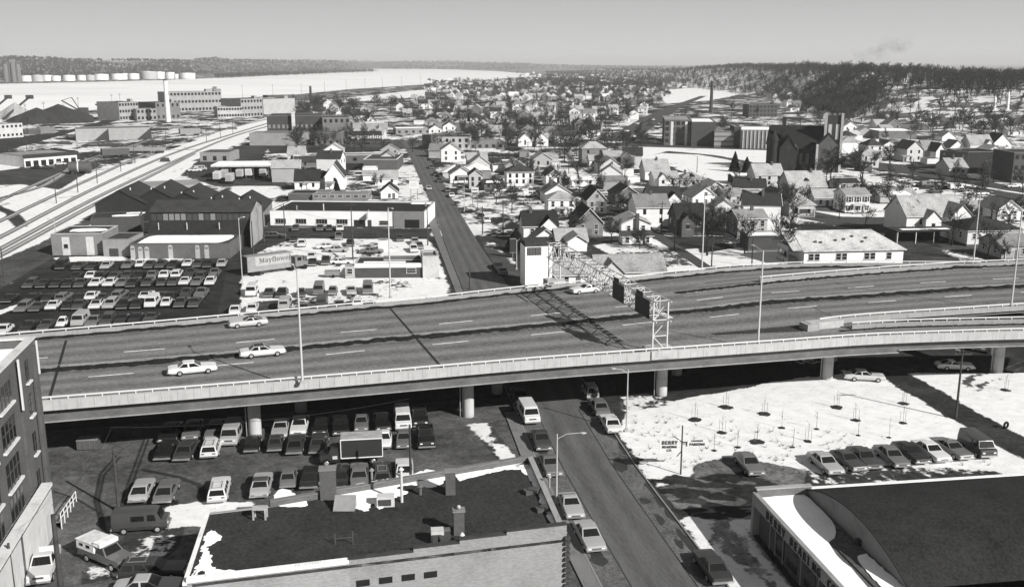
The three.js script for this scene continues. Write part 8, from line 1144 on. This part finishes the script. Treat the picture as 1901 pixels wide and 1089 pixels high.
for (let i = 0; i < 14; i++) { const [x, z] = [[62.32, -583.4], [112.89, -800.68]][0], [x2, z2] = [112.69, -769.81], t = rnd(); car('sedan', pick([W_, D_, B_, M_]), x + (x2 - x) * t + rr(-9, 9), z + (z2 - z) * t, AWAY - .6, 'tiny car on the broad avenue beside the school', 'cars on the broad avenue', 0.05, { far: true }); }
// yard clutter along the tracks
[[[-224.33, -645.09], 9, 'dark timber stack left of the mill yard', .06], [[-221.06, -666.73], 7, 'grey crate stack in the mill yard', .2], [[-201.56, -629.74], 8, 'dark timber stack beside the tracks', .05], [[-230.07, -624.78], 10, 'low dark heap of ties by the warehouse ramp', .07], [[-213.85, -702.03], 8, 'pale crate stack before the low mill range', .4], [[-230.28, -605.7], 6, 'small dark stack at the warehouse corner', .05], [[-207.33, -518.35], 12, 'row of old ties beside the curved track', .06], [[-237.09, -532.34], 7, 'dark stack behind the station building', .06], [[-182.42, -655.73], 7, 'grey stack near the yard lamp', .15], [[-152.05, -437.56], 4, 'small tie stack in the snow beside the main track', .06]].forEach(([p, w, l, v]) => { const o = thing('timber_stack', l, 'stack', p[0], 0, p[1], rr(-.2, .4), 'stacks in the rail yard'); for (let i = 0; i < 3; i++) obj('layer', bbox(w * (1 - i * .12), .55, rr(1.6, 2.4), rr(-.3, .3), i * .57, rr(-.2, .2)), mat(v * rr(.8, 1.3), 'rough'), o); });
for (const [p, l, v] of [[[-181.42, -458], 'dark boxcar on the inner yard track', .06], [[-191.11, -596.58], 'grey boxcar by the warehouse siding', .18]]) { const o = thing('boxcar', l, 'boxcar', p[0], .2, p[1], .62); obj('body', bbox(12, 3.0, 2.8, 0, 1.0, 0), mat(v, 'metal', .7), o); obj('roof', bbox(12.2, .25, 3, 0, 4.0, 0), mat(.2, 'metal', .7), o); obj('bogie', bbox(2.6, .9, 2.2, -4, .1, 0), mat(.02, null, .8), o); obj('bogie', bbox(2.6, .9, 2.2, 4, .1, 0), mat(.02, null, .8), o); }
// wires along the street poles
{
  const span = (a, b, ya, yb, label) => { const P = []; for (let i = 0; i <= 14; i++) { const t = i / 14; P.push(V(a[0] + (b[0] - a[0]) * t, ya + (yb - ya) * t - 1.1 * 4 * t * (1 - t) * .7, a[1] + (b[1] - a[1]) * t)); } const g = []; for (let i = 0; i < 14; i++) g.push(bar(P[i], P[i + 1], .022, 4)); tag(obj('overhead_wire', g, mat(.02, null, .8)), label, 'wire', 'overhead wires'); };
  span([-10.26, -94.16], [-37.8, -88.55], 9.5, 8.6, 'wire from the thick dark pole to the slim pole by the van'); span([-37.8, -88.55], [-35.29, -70.7], 8.4, 9, 'wire from the slim pole to the bottom left pole'); span([-55.56, -240.6], [-34.71, -213.32], 8, 9, 'wire between the two poles of the sales lot'); span([-59.61, -236.09], [-55.56, -240.6], 8.5, 8, 'wire left of the showroom pole'); span([37.45, -226.17], [41.92, -205.12], 8, 7.5, 'wire along the dark yard lane'); span([38.34, -252.63], [37.45, -226.17], 8, 8, 'wire before the awning house');
}

renderer.render(scene, camera);
